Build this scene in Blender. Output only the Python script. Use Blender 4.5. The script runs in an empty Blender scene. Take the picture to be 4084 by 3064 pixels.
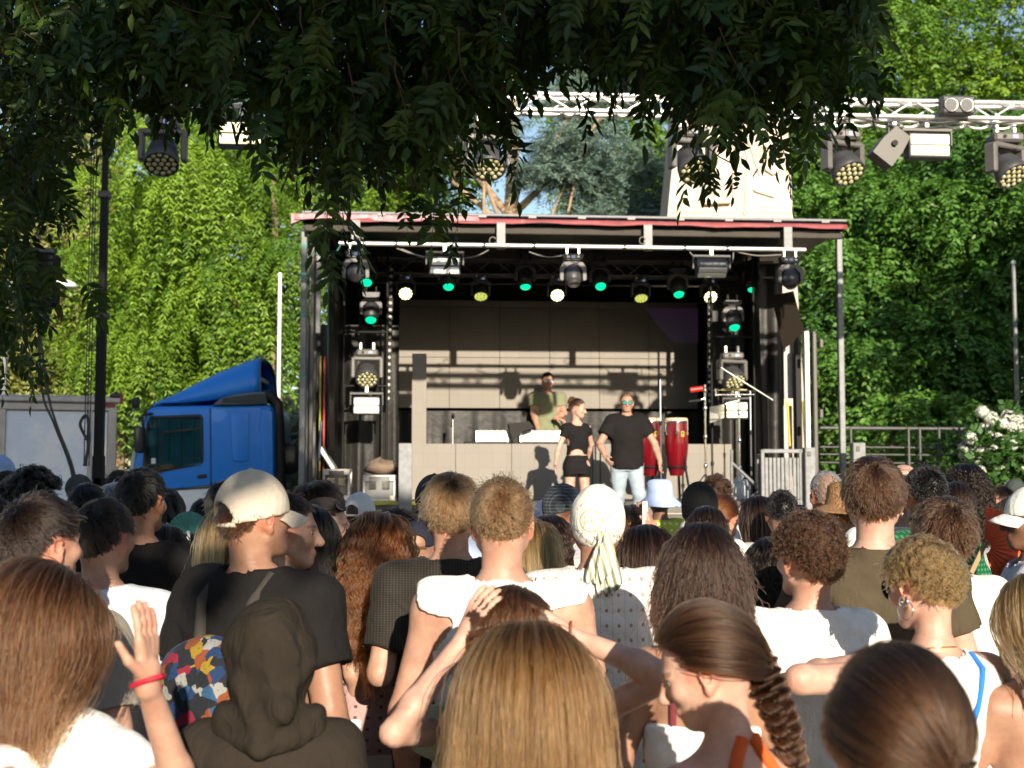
import bpy, bmesh, math, random
import numpy as np
from mathutils import Vector, Matrix, Euler
random.seed(7); RNG = np.random.default_rng(7)
R = math.radians
scn = bpy.context.scene
COL = scn.collection

# ---------------------------------------------------------------- camera
F = 5000.0; CX, CY = 2042.0, 1532.0; HZ = 1880.0; CAMZ = 1.85
PITCH = math.atan((HZ - CY) / F)
cd = bpy.data.cameras.new('camera'); cam = bpy.data.objects.new('camera', cd); COL.objects.link(cam)
cam.location = (0, 0, CAMZ); cam.rotation_euler = (math.pi / 2 + PITCH, 0, 0)
cd.sensor_width = 36.0; cd.lens = F / 4084.0 * 36.0
cd.clip_start = 0.05; cd.clip_end = 600
cd.dof.use_dof = True; cd.dof.focus_distance = 5.2; cd.dof.aperture_fstop = 4.3; cd.dof.aperture_blades = 7
scn.camera = cam

# ---------------------------------------------------------------- sky, sun, exposure
SUN_EL = R(16.5); SUN_AZ = (0.20, -1.0)          # the sun stands low behind the camera, a little to its right
w = bpy.data.worlds.new('World'); scn.world = w; w.use_nodes = True
nt = w.node_tree
sky = nt.nodes.new('ShaderNodeTexSky'); sky.sky_type = 'NISHITA'; sky.sun_disc = False
sky.sun_elevation = SUN_EL; sky.sun_rotation = math.atan2(SUN_AZ[0], SUN_AZ[1])
sky.altitude = 100; sky.air_density = 1.0; sky.dust_density = 0.8; sky.ozone_density = 1.0
bg = nt.nodes['Background']; bg.inputs['Strength'].default_value = 0.095
nt.links.new(sky.outputs[0], bg.inputs['Color'])
sl = bpy.data.lights.new('sun', 'SUN'); sl.energy = 4.6; sl.angle = R(0.5); sl.color = (1.0, 0.885, 0.71)
so = bpy.data.objects.new('sun', sl); COL.objects.link(so)
sdir = Vector((-SUN_AZ[0], -SUN_AZ[1], 0)).normalized() * math.cos(SUN_EL) + Vector((0, 0, -math.sin(SUN_EL)))
so.rotation_euler = sdir.to_track_quat('-Z', 'Y').to_euler(); so.location = (4, -20, 9)
scn.view_settings.view_transform = 'Standard'; scn.view_settings.look = 'None'
scn.view_settings.exposure = 0.92; scn.view_settings.gamma = 1.0
scn.cycles.max_bounces = 4; scn.cycles.diffuse_bounces = 2; scn.cycles.glossy_bounces = 2
scn.cycles.transmission_bounces = 4; scn.cycles.transparent_max_bounces = 6
scn.cycles.use_denoising = True; scn.cycles.caustics_reflective = False; scn.cycles.caustics_refractive = False
scn.cycles_curves.shape = 'RIBBONS'

def P(px, py, Y):
    """a pixel of the photograph at the distance Y in front of the camera, as a point of the world"""
    u = (px - CX) / F; v = (CY - py) / F
    cp, sp = math.cos(PITCH), math.sin(PITCH)
    d = Vector((u, cp - v * sp, sp + v * cp)); t = Y / d.y
    return Vector((0, 0, CAMZ)) + d * t
scn.cycles.use_adaptive_sampling = True; scn.cycles.adaptive_threshold = 0.02
# ---------------------------------------------------------------- helpers: objects, tags, materials, meshes
def tag(o, label=None, cat=None, group=None, kind=None):
    if label: o['label'] = label
    if cat: o['category'] = cat
    if group: o['group'] = group
    if kind: o['kind'] = kind
    return o
def thing(name, label, cat, loc=(0, 0, 0), rotz=0.0, group=None):
    o = bpy.data.objects.new(name, None); COL.objects.link(o)
    o.location = loc; o.rotation_euler = (0, 0, rotz); o.empty_display_size = 0.1
    return tag(o, label, cat, group)
def link(name, data, parent=None, loc=None, rot=None, scale=None):
    o = bpy.data.objects.new(name, data); COL.objects.link(o)
    if parent is not None: o.parent = parent
    if loc is not None: o.location = loc
    if rot is not None: o.rotation_euler = rot
    if scale is not None: o.scale = scale
    return o
def copy_tree(o, parent=None):
    c = o.copy(); COL.objects.link(c); c.parent = parent
    for ch in o.children: copy_tree(ch, c)
    return c

MATS = {}
def mat(name, col, rough=0.6, metal=0.0, var=0.12, scale=6.0, bump=0.0, bscale=80.0, spec=0.5, sheen=0.0, emit=None, estr=0.0, coat=0.0, wear=None, folds=0.0):
    if name in MATS: return MATS[name]
    m = bpy.data.materials.new(name); m.use_nodes = True; MATS[name] = m
    nt = m.node_tree; L = nt.links; b = nt.nodes['Principled BSDF']
    b.inputs['Roughness'].default_value = rough; b.inputs['Metallic'].default_value = metal
    b.inputs['Specular IOR Level'].default_value = spec
    b.inputs['Sheen Weight'].default_value = sheen; b.inputs['Coat Weight'].default_value = coat
    tc = nt.nodes.new('ShaderNodeTexCoord')
    if var > 0:
        n = nt.nodes.new('ShaderNodeTexNoise'); n.inputs['Scale'].default_value = scale; n.inputs['Detail'].default_value = 6; n.inputs['Roughness'].default_value = 0.65
        L.new(tc.outputs['Object'], n.inputs['Vector'])
        r = nt.nodes.new('ShaderNodeValToRGB'); r.color_ramp.elements[0].position = 0.3; r.color_ramp.elements[1].position = 0.72
        c0 = [c * (1 - var) for c in col]; c1 = [min(1, c * (1 + var)) for c in col]
        r.color_ramp.elements[0].color = (*c0, 1); r.color_ramp.elements[1].color = (*c1, 1)
        L.new(n.outputs['Fac'], r.inputs['Fac'])
        out = r.outputs['Color']
        if wear:
            n2 = nt.nodes.new('ShaderNodeTexNoise'); n2.inputs['Scale'].default_value = wear[1]; n2.inputs['Detail'].default_value = 8; n2.inputs['Roughness'].default_value = 0.75
            L.new(tc.outputs['Object'], n2.inputs['Vector'])
            r2 = nt.nodes.new('ShaderNodeValToRGB'); r2.color_ramp.elements[0].position = wear[2]; r2.color_ramp.elements[1].position = wear[2] + 0.08
            L.new(n2.outputs['Fac'], r2.inputs['Fac'])
            mx = nt.nodes.new('ShaderNodeMixRGB'); L.new(r2.outputs['Color'], mx.inputs['Fac']); L.new(out, mx.inputs['Color1']); mx.inputs['Color2'].default_value = (*wear[0], 1)
            out = mx.outputs['Color']
        L.new(out, b.inputs['Base Color'])
        mr = nt.nodes.new('ShaderNodeMapRange'); mr.inputs['To Min'].default_value = max(0.02, rough - 0.08); mr.inputs['To Max'].default_value = min(1, rough + 0.1)
        L.new(n.outputs['Fac'], mr.inputs['Value']); L.new(mr.outputs['Result'], b.inputs['Roughness'])
    else:
        b.inputs['Base Color'].default_value = (*col, 1)
    if bump > 0:
        n3 = nt.nodes.new('ShaderNodeTexNoise'); n3.inputs['Scale'].default_value = bscale; n3.inputs['Detail'].default_value = 4
        L.new(tc.outputs['Object'], n3.inputs['Vector'])
        bp = nt.nodes.new('ShaderNodeBump'); bp.inputs['Strength'].default_value = bump; bp.inputs['Distance'].default_value = 0.02
        L.new(n3.outputs['Fac'], bp.inputs['Height']); L.new(bp.outputs['Normal'], b.inputs['Normal'])
    if folds > 0:
        mpf = nt.nodes.new('ShaderNodeMapping'); mpf.inputs['Rotation'].default_value = (0, .6, 0); mpf.inputs['Scale'].default_value = (1.0, 1.0, .45); L.new(tc.outputs['Object'], mpf.inputs['Vector'])
        nf = nt.nodes.new('ShaderNodeTexNoise'); nf.inputs['Scale'].default_value = 11; nf.inputs['Detail'].default_value = 3; nf.inputs['Distortion'].default_value = 1.6; L.new(mpf.outputs[0], nf.inputs['Vector'])
        bf = nt.nodes.new('ShaderNodeBump'); bf.inputs['Strength'].default_value = folds; bf.inputs['Distance'].default_value = .03; L.new(nf.outputs['Fac'], bf.inputs['Height'])
        if bump > 0: L.new(bf.outputs['Normal'], bp.inputs['Normal'])
        else: L.new(bf.outputs['Normal'], b.inputs['Normal'])
    if emit:
        b.inputs['Emission Color'].default_value = (*emit, 1); b.inputs['Emission Strength'].default_value = estr
    return m

def attr_mat(name, rough=0.6, transl=0.0, attr='col', spec=0.4, sss=0.0, bump=0.0, bscale=200.0, tint=None):
    """a material that takes its colour from a colour attribute of the mesh (each leaf, face or print has its own)"""
    if name in MATS: return MATS[name]
    m = bpy.data.materials.new(name); m.use_nodes = True; MATS[name] = m
    nt = m.node_tree; L = nt.links; b = nt.nodes['Principled BSDF']
    a = nt.nodes.new('ShaderNodeAttribute'); a.attribute_name = attr
    if name == 'skin':
        tcs = nt.nodes.new('ShaderNodeTexCoord'); ns = nt.nodes.new('ShaderNodeTexNoise'); ns.inputs['Scale'].default_value = 16; ns.inputs['Detail'].default_value = 6; ns.inputs['Roughness'].default_value = .7; L.new(tcs.outputs['Object'], ns.inputs['Vector'])
        rs_ = nt.nodes.new('ShaderNodeValToRGB'); rs_.color_ramp.elements[0].position = .35; rs_.color_ramp.elements[0].color = (.86, .74, .70, 1); rs_.color_ramp.elements[1].position = .66; rs_.color_ramp.elements[1].color = (1.08, 1.08, 1.06, 1); L.new(ns.outputs['Fac'], rs_.inputs['Fac'])
        ml = nt.nodes.new('ShaderNodeMixRGB'); ml.blend_type = 'MULTIPLY'; ml.inputs['Fac'].default_value = 1; L.new(a.outputs['Color'], ml.inputs['Color1']); L.new(rs_.outputs['Color'], ml.inputs['Color2']); L.new(ml.outputs['Color'], b.inputs['Base Color'])
    else: L.new(a.outputs['Color'], b.inputs['Base Color'])
    b.inputs['Roughness'].default_value = rough; b.inputs['Specular IOR Level'].default_value = spec
    if sss:
        b.inputs['Subsurface Weight'].default_value = sss; b.inputs['Subsurface Scale'].default_value = 0.006
        b.inputs['Subsurface Radius'].default_value = (1.0, 0.35, 0.2)
    if bump:
        tc = nt.nodes.new('ShaderNodeTexCoord'); n3 = nt.nodes.new('ShaderNodeTexNoise'); n3.inputs['Scale'].default_value = bscale; n3.inputs['Detail'].default_value = 3
        L.new(tc.outputs['Object'], n3.inputs['Vector'])
        bp = nt.nodes.new('ShaderNodeBump'); bp.inputs['Strength'].default_value = bump; bp.inputs['Distance'].default_value = 0.004
        L.new(n3.outputs['Fac'], bp.inputs['Height']); L.new(bp.outputs['Normal'], b.inputs['Normal'])
    if transl:
        t = nt.nodes.new('ShaderNodeBsdfTranslucent'); mx = nt.nodes.new('ShaderNodeMixShader'); mx.inputs[0].default_value = transl
        h = nt.nodes.new('ShaderNodeHueSaturation'); h.inputs['Value'].default_value = 1.25; h.inputs['Hue'].default_value = 0.485
        L.new(a.outputs['Color'], h.inputs['Color']); L.new(h.outputs['Color'], t.inputs['Color'])
        out = nt.nodes['Material Output']
        L.new(b.outputs[0], mx.inputs[1]); L.new(t.outputs[0], mx.inputs[2]); L.new(mx.outputs[0], out.inputs['Surface'])
    return m

def np_mesh(name, V, Q, mat_=None, col=None, smooth=True):
    """mesh from arrays: V (n,3), Q (m,3 or 4); col (n,3) per-vertex colours"""
    V = np.asarray(V, 'f4'); Q = np.asarray(Q, 'i4'); k = Q.shape[1]
    me = bpy.data.meshes.new(name)
    me.vertices.add(len(V)); me.vertices.foreach_set('co', V.ravel())
    me.loops.add(Q.size); me.loops.foreach_set('vertex_index', Q.ravel())
    me.polygons.add(len(Q)); me.polygons.foreach_set('loop_start', np.arange(0, Q.size, k, dtype='i4')); me.polygons.foreach_set('loop_total', np.full(len(Q), k, 'i4'))
    if smooth: me.polygons.foreach_set('use_smooth', np.ones(len(Q), bool))
    if col is not None:
        a = me.color_attributes.new('col', 'FLOAT_COLOR', 'POINT')
        c = np.ones((len(V), 4), 'f4'); c[:, :3] = col; a.data.foreach_set('color', c.ravel())
    me.update(calc_edges=True)
    if mat_: me.materials.append(mat_)
    return me

class MB:
    """collects boxes, tubes, lathes and prisms; obj() links them as one mesh object"""
    def __init__(s): s.v = []; s.f = []; s.sm = []
    def add(s, vs, fs, smooth=False):
        o = len(s.v); s.v += [tuple(v) for v in vs]; s.f += [tuple(i + o for i in f) for f in fs]; s.sm += [smooth] * len(fs); return s
    def box(s, c, d, rot=None, bev=0.0):
        """centre c, full sizes d, optional rotation matrix / euler, bevelled edges"""
        x, y, z = d[0] / 2, d[1] / 2, d[2] / 2
        M = Euler(rot).to_matrix() if isinstance(rot, (tuple, list)) else rot
        if bev <= 0:
            vs = [Vector((i * x, j * y, k * z)) for i in (-1, 1) for j in (-1, 1) for k in (-1, 1)]
            fs = [(0, 1, 3, 2), (4, 6, 7, 5), (0, 4, 5, 1), (2, 3, 7, 6), (0, 2, 6, 4), (1, 5, 7, 3)]
        else:
            b = min(bev, x * .49, y * .49, z * .49); vs = []; idx = {}
            for i in (-1, 1):
                for j in (-1, 1):
                    for k in (-1, 1):
                        for a in range(3):
                            q = [i * (x - b), j * (y - b), k * (z - b)]; q[a] += (i, j, k)[a] * b
                            idx[(i, j, k, a)] = len(vs); vs.append(Vector(q))
            fs = []
            for a in range(3):
                for sg in (-1, 1):
                    loop = []
                    for (p, q) in ((-1, -1), (1, -1), (1, 1), (-1, 1)):
                        t = [0, 0, 0]; t[a] = sg; t[(a + 1) % 3] = p; t[(a + 2) % 3] = q; loop.append(idx[(*t, a)])
                    fs.append(tuple(loop if sg > 0 else loop[::-1]))
            for a in range(3):
                b1, c1 = (a + 1) % 3, (a + 2) % 3
                for p in (-1, 1):
                    for q in (-1, 1):
                        t0 = [0, 0, 0]; t0[b1] = p; t0[c1] = q; t1 = t0[:]; t0[a] = -1; t1[a] = 1
                        f = (idx[(*t0, b1)], idx[(*t1, b1)], idx[(*t1, c1)], idx[(*t0, c1)])
                        fs.append(f if p * q > 0 else f[::-1])
            for i in (-1, 1):
                for j in (-1, 1):
                    for k in (-1, 1):
                        f = tuple(idx[(i, j, k, a)] for a in range(3)); fs.append(f if i * j * k > 0 else f[::-1])
        c = Vector(c)
        return s.add([(M @ v if M is not None else v) + c for v in vs], fs)
    def tube(s, pts, r, n=8, caps=True, r1=None):
        pts = [Vector(p) for p in pts]; m = len(pts); vs = []; fs = []
        ref = None
        for i, p in enumerate(pts):
            t = (pts[min(i + 1, m - 1)] - pts[max(i - 1, 0)]).normalized()
            if ref is None: ref = t.orthogonal().normalized()
            ref = (ref - t * ref.dot(t)); ref = ref.normalized() if ref.length > 1e-6 else t.orthogonal().normalized()
            bi = t.cross(ref); rr = r[i] if isinstance(r, (list, tuple)) else (r if r1 is None else r + (r1 - r) * i / max(1, m - 1))
            for k in range(n):
                a = 2 * math.pi * k / n; vs.append(p + (ref * math.cos(a) + bi * math.sin(a)) * rr)
        for i in range(m - 1):
            for k in range(n):
                k2 = (k + 1) % n; fs.append((i * n + k, i * n + k2, (i + 1) * n + k2, (i + 1) * n + k))
        s.add(vs, fs, True)
        if caps: s.add(vs[:n], [tuple(range(n))[::-1]]); s.add(vs[-n:], [tuple(range(n))])
        return s
    def lathe(s, prof, c=(0, 0, 0), axis=(0, 0, 1), n=20, cap=True):
        """prof: [(radius, along)]"""
        a = Vector(axis).normalized(); u = a.orthogonal().normalized(); w_ = a.cross(u); c = Vector(c); vs = []; fs = []
        for (r, h) in prof:
            for k in range(n):
                t = 2 * math.pi * k / n; vs.append(c + a * h + (u * math.cos(t) + w_ * math.sin(t)) * r)
        for i in range(len(prof) - 1):
            for k in range(n):
                k2 = (k + 1) % n; fs.append((i * n + k, i * n + k2, (i + 1) * n + k2, (i + 1) * n + k))
        s.add(vs, fs, True)
        if cap: s.add(vs[:n], [tuple(range(n))[::-1]]); s.add(vs[-n:], [tuple(range(n))])
        return s
    def prism(s, poly, d, c=(0, 0, 0)):
        """poly in (x,z), extruded from y=0 to y=d"""
        n = len(poly); vs = [Vector((x, 0, z)) + Vector(c) for x, z in poly] + [Vector((x, d, z)) + Vector(c) for x, z in poly]
        fs = [tuple(range(n)), tuple(range(2 * n - 1, n - 1, -1))] + [(i, i + n, (i + 1) % n + n, (i + 1) % n) for i in range(n)]
        return s.add(vs, fs)
    def grid(s, rows, smooth=True, closed=False):
        """rows: list of equal-length lists of points"""
        n = len(rows[0]); vs = [p for r in rows for p in r]; fs = []
        for i in range(len(rows) - 1):
            for k in range(n - (0 if closed else 1)):
                k2 = (k + 1) % n; fs.append((i * n + k, i * n + k2, (i + 1) * n + k2, (i + 1) * n + k))
        return s.add(vs, fs, smooth)
    def mesh(s, name, m):
        me = bpy.data.meshes.new(name); me.from_pydata([tuple(v) for v in s.v], [], s.f)
        me.polygons.foreach_set('use_smooth', s.sm); me.update()
        for q in (m if isinstance(m, (list, tuple)) else [m]): me.materials.append(q)
        return me
    def obj(s, name, m, parent=None, loc=None, rot=None):
        o = link(name, s.mesh(name, m), parent, loc, rot)
        return o
# ---------------------------------------------------------------- vegetation
def nrm(a): return a / np.maximum(np.linalg.norm(a, axis=-1, keepdims=True), 1e-9)
def leaf_quads(base, axis, side, length, width, fold=0.0):
    """one pointed leaf (4 vertices) for each base point; returns V (n*4,3), Q"""
    n = len(base); L = length[:, None]; W = width[:, None]
    nr = nrm(np.cross(axis, side))
    V = np.stack([base, base + axis * L * 0.45 + side * W * 0.5 + nr * fold * W, base + axis * L, base + axis * L * 0.45 - side * W * 0.5 + nr * fold * W], 1).reshape(-1, 3)
    Q = np.arange(n * 4).reshape(n, 4)
    return V, Q
def sprays(rng, clumps, n, nodes=7, reach=0.5, droop=0.5, leaf=0.12, lw=0.045, outw=0.8, upw=0.1, shell=0.75, splay=0.9, flat=0.0, cols=((.05, .1, .02), (.1, .16, .03)), clump_tone_shade=0.35, rnd=1.0):
    """leafy twigs spread over the clumps (cx,cy,cz,rx,ry,rz): each twig arches out and down and carries leaves on both sides"""
    C = np.array(clumps, float); wgt = (C[:, 3] * C[:, 4] * C[:, 5]) ** (2 / 3.); ci = rng.choice(len(C), n, p=wgt / wgt.sum())
    d = nrm(rng.normal(size=(n, 3))); r = shell + (1 - shell) * rng.random(n) ** 0.6
    r = np.where(rng.random(n) < 0.12, rng.random(n) * shell + 0.15, r)
    p0 = C[ci, :3] + d * C[ci, 3:6] * r[:, None]
    dr = nrm(d * outw + rng.normal(size=(n, 3)) * 0.55 + np.array([0, 0, upw]))
    dr[:, 2] *= (1 - flat); dr = nrm(dr)
    s = np.linspace(0.05, 1, nodes); rl = reach * (0.6 + 0.7 * rng.random(n))
    pts = p0[:, None] + dr[:, None] * (rl[:, None] * s[None])[..., None]
    pts[..., 2] -= droop * (rl[:, None] * s[None]) ** 2 / reach
    tang = np.gradient(pts, axis=1); tang = nrm(tang)
    sd = nrm(np.cross(tang, np.array([0, 0, 1.0]) + rng.normal(size=(n, 1, 3)) * 0.35 * rnd))
    B, A, S = [], [], []
    for sg in (-1, 1):
        ax = nrm(tang * (1 - 0.5 * splay) + sd * sg * splay + np.array([0, 0, -0.35 * (droop > 0.2)]) + rng.normal(size=tang.shape) * 0.22 * rnd)
        B.append(pts); A.append(ax); S.append(nrm(np.cross(ax, nrm(np.cross(ax, tang) + rng.normal(size=tang.shape) * 0.5 * rnd))))
    B = np.concatenate([b.reshape(-1, 3) for b in B]); A = np.concatenate([a.reshape(-1, 3) for a in A]); S = np.concatenate([a.reshape(-1, 3) for a in S])
    m = len(B); V, Q = leaf_quads(B, A, S, leaf * (0.7 + 0.6 * rng.random(m)), lw * (0.7 + 0.6 * rng.random(m)), 0.12)
    c0, c1 = np.array(cols[0]), np.array(cols[1])
    tone = np.clip(np.repeat(rng.random(len(C))[ci], nodes) * clump_tone_shade + rng.random(n * nodes) * (1 - clump_tone_shade), 0, 1)  # tone per clump; strong values paint lit and dark boughs into the leaves
    c = c0 + (c1 - c0) * np.concatenate([tone, tone])[:, None]
    return V, Q, np.repeat(c, 4, 0)
def clumps_in(rng, c, r, n, cr, jag=0.25, hollow=0.55, apart=0.0):
    """leaf clumps spread through an ellipsoid crown; apart keeps them separate so that gaps stay open between them"""
    out = []; tries = 0
    while len(out) < n and tries < n * 40:
        tries += 1; d = rng.normal(size=3); d /= np.linalg.norm(d); rr = (hollow + (1 - hollow) * rng.random()) * (1 + jag * (rng.random() - .5))
        k = cr * (0.6 + 0.8 * rng.random()); q = (c[0] + d[0] * r[0] * rr, c[1] + d[1] * r[1] * rr, c[2] + d[2] * r[2] * rr)
        if apart and any(((q[0] - o[0]) ** 2 + .15 * (q[1] - o[1]) ** 2 + (1.25 * (q[2] - o[2])) ** 2) < (apart * .5 * (k + o[3])) ** 2 for o in out): continue
        out.append((*q, k, k, k * 0.75))
    return out
M_LEAF = attr_mat('leaf', rough=0.5, transl=0.22, spec=0.35)
M_NEEDLE = attr_mat('needle', rough=0.65, transl=0.12, spec=0.25)
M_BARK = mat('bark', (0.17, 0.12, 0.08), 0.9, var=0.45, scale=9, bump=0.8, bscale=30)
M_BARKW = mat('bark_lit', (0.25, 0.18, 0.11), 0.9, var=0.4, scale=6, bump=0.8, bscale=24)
def wob(a, b, n, amp, rng):
    a, b = np.array(a, float), np.array(b, float)
    pts = [a + (b - a) * t + (rng.normal(size=3) * amp * math.sin(math.pi * t)) for t in np.linspace(0, 1, n)]
    return [Vector(p) for p in pts]
def make_tree(name, label, base, top, r0, crown, limbs=(), m_leaf=M_LEAF, m_bark=M_BARK, group=None, rng=None, fork=0.6):
    """a tapered trunk with limbs under a crown of leafy twigs; crown = (V, Q, colours) in world axes about the base"""
    rng = rng or RNG; b = Vector(base); t = thing(name, label, 'tree', b, 0, group)
    mb = MB(); tp = Vector(top) - b; pts = wob((0, 0, -0.1), tp, 7, r0 * 0.8, rng); mb.tube(pts, [r0 * (1.25 if i == 0 else 1 - 0.75 * i / 6) for i in range(7)], 10)
    for l in limbs:
        s = pts[min(6, max(1, int(6 * l[0])))]; e = Vector(l[1]) - b; mb.tube(wob(s, e, 6, 0.18, rng), [l[2] * (1 - 0.8 * i / 5) for i in range(6)], 8)
    mb.obj('trunk', m_bark, t)
    V, Q, c = crown; link('crown', np_mesh('crown', V - np.array(b), Q, m_leaf, c, smooth=False), t)
    return t
def join3(*a):
    V, Q, C, o = [], [], [], 0
    for v, q, c in a: V.append(v); Q.append(q + o); C.append(c); o += len(v)
    return np.concatenate(V), np.concatenate(Q), np.concatenate(C)

GREEN_LIT = ((.035, .105, .010), (.215, .35, .032)); GREEN_MID = ((.05, .13, .016), (.15, .28, .03)); OLIVE = ((.12, .14, .035), (.33, .34, .10)); CEDAR = ((.06, .12, .10), (.22, .31, .25)); DEEP = ((.04, .12, .025), (.12, .26, .04))
rg = np.random.default_rng(11)
# locust beside the stage: long feathery sprays
b = P(1105, 1900, 26); b.z = 0
cl = clumps_in(rg, P(800, 900, 26.5), (2.6, 2.6, 4.2), 40, 0.8, hollow=.4, apart=.9) + clumps_in(rg, P(1090, 1180, 25.6), (0.9, 1.3, 1.6), 12, 0.5)
cl = [(a, b_, c, d * 1.2, e, f * .42) for a, b_, c, d, e, f in cl]
make_tree('locust_tree', 'tall feathery bright green locust tree behind the blue truck cab', b, P(1090, 700, 26.2), 0.17, sprays(rg, cl, 3500, 12, 0.8, 1.3, 0.125, 0.036, shell=.85, upw=.4, cols=GREEN_LIT, clump_tone_shade=.8, rnd=.4), [(.5, P(800, 900, 25.6), .08), (.55, P(1180, 950, 25.4), .06), (.7, P(700, 600, 25.8), .06)], m_bark=M_BARKW, rng=rg)
b = P(610, 1900, 27.5); b.z = 0
cl = clumps_in(rg, P(620, 1330, 27.6), (1.6, 2.0, 2.0), 26, 0.6, hollow=.35, apart=.9)
make_tree('locust_tree', 'lower green locust tree leaning over the nose of the blue cab', b, P(640, 1250, 27.3), 0.12, sprays(rg, [(a, b_, c, d * 1.2, e, f * .5) for a, b_, c, d, e, f in cl], 1800, 12, 0.65, 1.1, 0.12, 0.036, shell=.85, upw=.3, cols=GREEN_LIT, clump_tone_shade=.8, rnd=.4), [(.6, P(560, 1200, 27), .05)], rng=rg)
# trees added with near-black leaves to paint shaded gaps behind the brighter trees
for px, py, yy, rx, rz, lab in ((800, 800, 31, 3.6, 5.2, 'added dark tree painting shade into the gaps behind the feathery locust'), (330, 1100, 35, 3.6, 4.6, 'added dark tree painting shade behind the olive green trees at the left'), (3600, 900, 38, 6.0, 6.0, 'added dark tree painting shade deep inside the grove at the right')):
    b = P(px, 1900, yy); b.z = 0
    cl = clumps_in(rg, P(px, py, yy), (rx, 1.2, rz), 70, 0.9, hollow=.2)
    make_tree('gap_shade_tree', lab, b, P(px, py, yy), .3, sprays(rg, cl, 1900, 6, .5, .4, .2, .1, cols=((.008, .020, .006), (.022, .045, .012))), [(.6, P(px + 100, py - 100, yy), .08)], group='added dark trees painting shade behind the brighter trees', rng=rg)
# olive-green trees at the left
for px, py, lab, yy, sc in ((230, 1050, 'olive green tree in evening sun between the speaker stack and the black mast', 31, 1.0), (470, 1250, 'olive green tree standing just right of the black mast, above the white trailer end', 32, 0.72), (60, 1200, 'olive green tree at the very left, above the white trailer', 30, 0.8)):
    b = P(px + 40, 1900, yy); b.z = 0
    cl = [(a, b_, c, d * 1.1, e, f * .7) for a, b_, c, d, e, f in clumps_in(rg, P(px, py, yy), (2.0 * sc, 2.2 * sc, 4.2 * sc), int(40 * sc), 0.72, hollow=0.2, apart=1.35)]
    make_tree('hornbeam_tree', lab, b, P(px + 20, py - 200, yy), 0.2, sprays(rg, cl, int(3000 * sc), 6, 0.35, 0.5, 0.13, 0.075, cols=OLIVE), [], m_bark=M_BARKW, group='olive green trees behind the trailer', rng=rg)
# yellow-green trees behind the roof
for px, py, yy, lab, sc in ((1480, 700, 36, 'sunlit yellow-green tree behind the left half of the stage roof', 1.0), (2520, 620, 44, 'yellow-green tree far behind the blue cedar boughs', 1.1)):
    b = P(px, 1900, yy); b.z = 0
    cl = clumps_in(rg, P(px, py, yy), (3.0 * sc, 1.5, 3.6 * sc), 75, 0.75)
    make_tree('park_tree', lab, b, P(px, py, yy), 0.2, sprays(rg, cl, 2300, 7, 0.55, 0.6, 0.19, 0.075, cols=GREEN_LIT), [(.6, P(px + 150, py - 150, yy), .07)], rng=rg)
# the cedar: bare sunlit trunk, level blue-grey boughs
b = P(2055, 1900, 31); b.z = 0; cw = []
boughs = [((2055, 640), (2330, 560)), ((2055, 700), (2270, 700)), ((2060, 820), (2560, 660)), ((2060, 860), (2640, 800)), ((2050, 520), (2420, 380)), ((2040, 460), (1750, 380)), ((2050, 560), (1880, 480)), ((2060, 880), (2700, 870)), ((2050, 420), (2650, 280)), ((2040, 360), (1500, 250)), ((2050, 330), (2400, 180))]
for i, (a, e) in enumerate(boughs):
    q0, q1 = P(*a, 31), P(*e, 29.6 + 0.35 * (i % 6)); dv = q1 - q0
    for t in np.linspace(0.5, 1.06, 7): 
        q = q0 + dv * t; k = 0.36 + 0.3 * (t > .7) * rg.random(); cw.append((q.x + rg.normal() * .1, q.y + rg.normal() * .35, q.z + 0.08 - (t > 1) * .1, k * 1.5, k * 1.4, k * 0.4))
V, Q, c = sprays(rg, cw, 5600, 12, 0.55, 0.22, 0.10, 0.026, outw=0.9, flat=0.55, splay=1.15, cols=CEDAR)
tt = make_tree('cedar_tree', 'old cedar with bare tan trunk and level blue-grey boughs behind the roof', b, P(2040, 250, 31), 0.36, (V, Q, c), [(.3 + .05 * i, P(*e, 29.8 + 0.3 * (i % 6)), .1) for i, (a, e) in enumerate(boughs)] + [(.35, P(1930, 740, 30.4), .16)], m_leaf=M_NEEDLE, m_bark=mat('cedar_bark', (0.36, 0.26, 0.17), 0.9, var=0.3, scale=5, bump=0.7, bscale=20), rng=rg)
# the dense trees at the right
for k, (px, py, yy, rx, rz, nn, lab, cc) in enumerate((
        (3420, 350, 33, 3.0, 4.6, 95, 'tall green tree right behind the stone monument', GREEN_MID), (3930, 250, 34, 3.2, 4.8, 100, 'broad sunlit tree above the truss at the right edge', GREEN_LIT),
        (3330, 1150, 30, 2.0, 3.0, 60, 'dark leafy tree beside the right end of the stage', DEEP), (3700, 1050, 29, 2.5, 3.4, 80, 'dense dark green tree in the middle of the right grove', DEEP), (4060, 1100, 28, 2.2, 3.6, 75, 'dense dark tree at the right edge above the white hydrangea', DEEP),
        (3560, 1560, 27.5, 2.6, 1.5, 50, 'low dark leafy tree drooping over the railing', DEEP))):
    b = P(px + 30, 1900, yy); b.z = 0
    cl = [(a, b_, c, d * 1.15, e, f * .6) for a, b_, c, d, e, f in clumps_in(rg, P(px, py, yy), (rx, 2.4, rz), int(nn * .5), 0.95, hollow=0.15, apart=1.4)]
    make_tree('plane_tree', lab, b, P(px, py, yy), 0.2, sprays(rg, cl, nn * 44, 7, 0.5, 0.7, 0.14, 0.07, shell=.85, cols=cc, clump_tone_shade=.7, rnd=.6), [(.6, P(px + 120, py - 100, yy), .06), (.7, P(px - 160, py - 200, yy), .06)], group='grove right of the stage', rng=rg)
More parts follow.
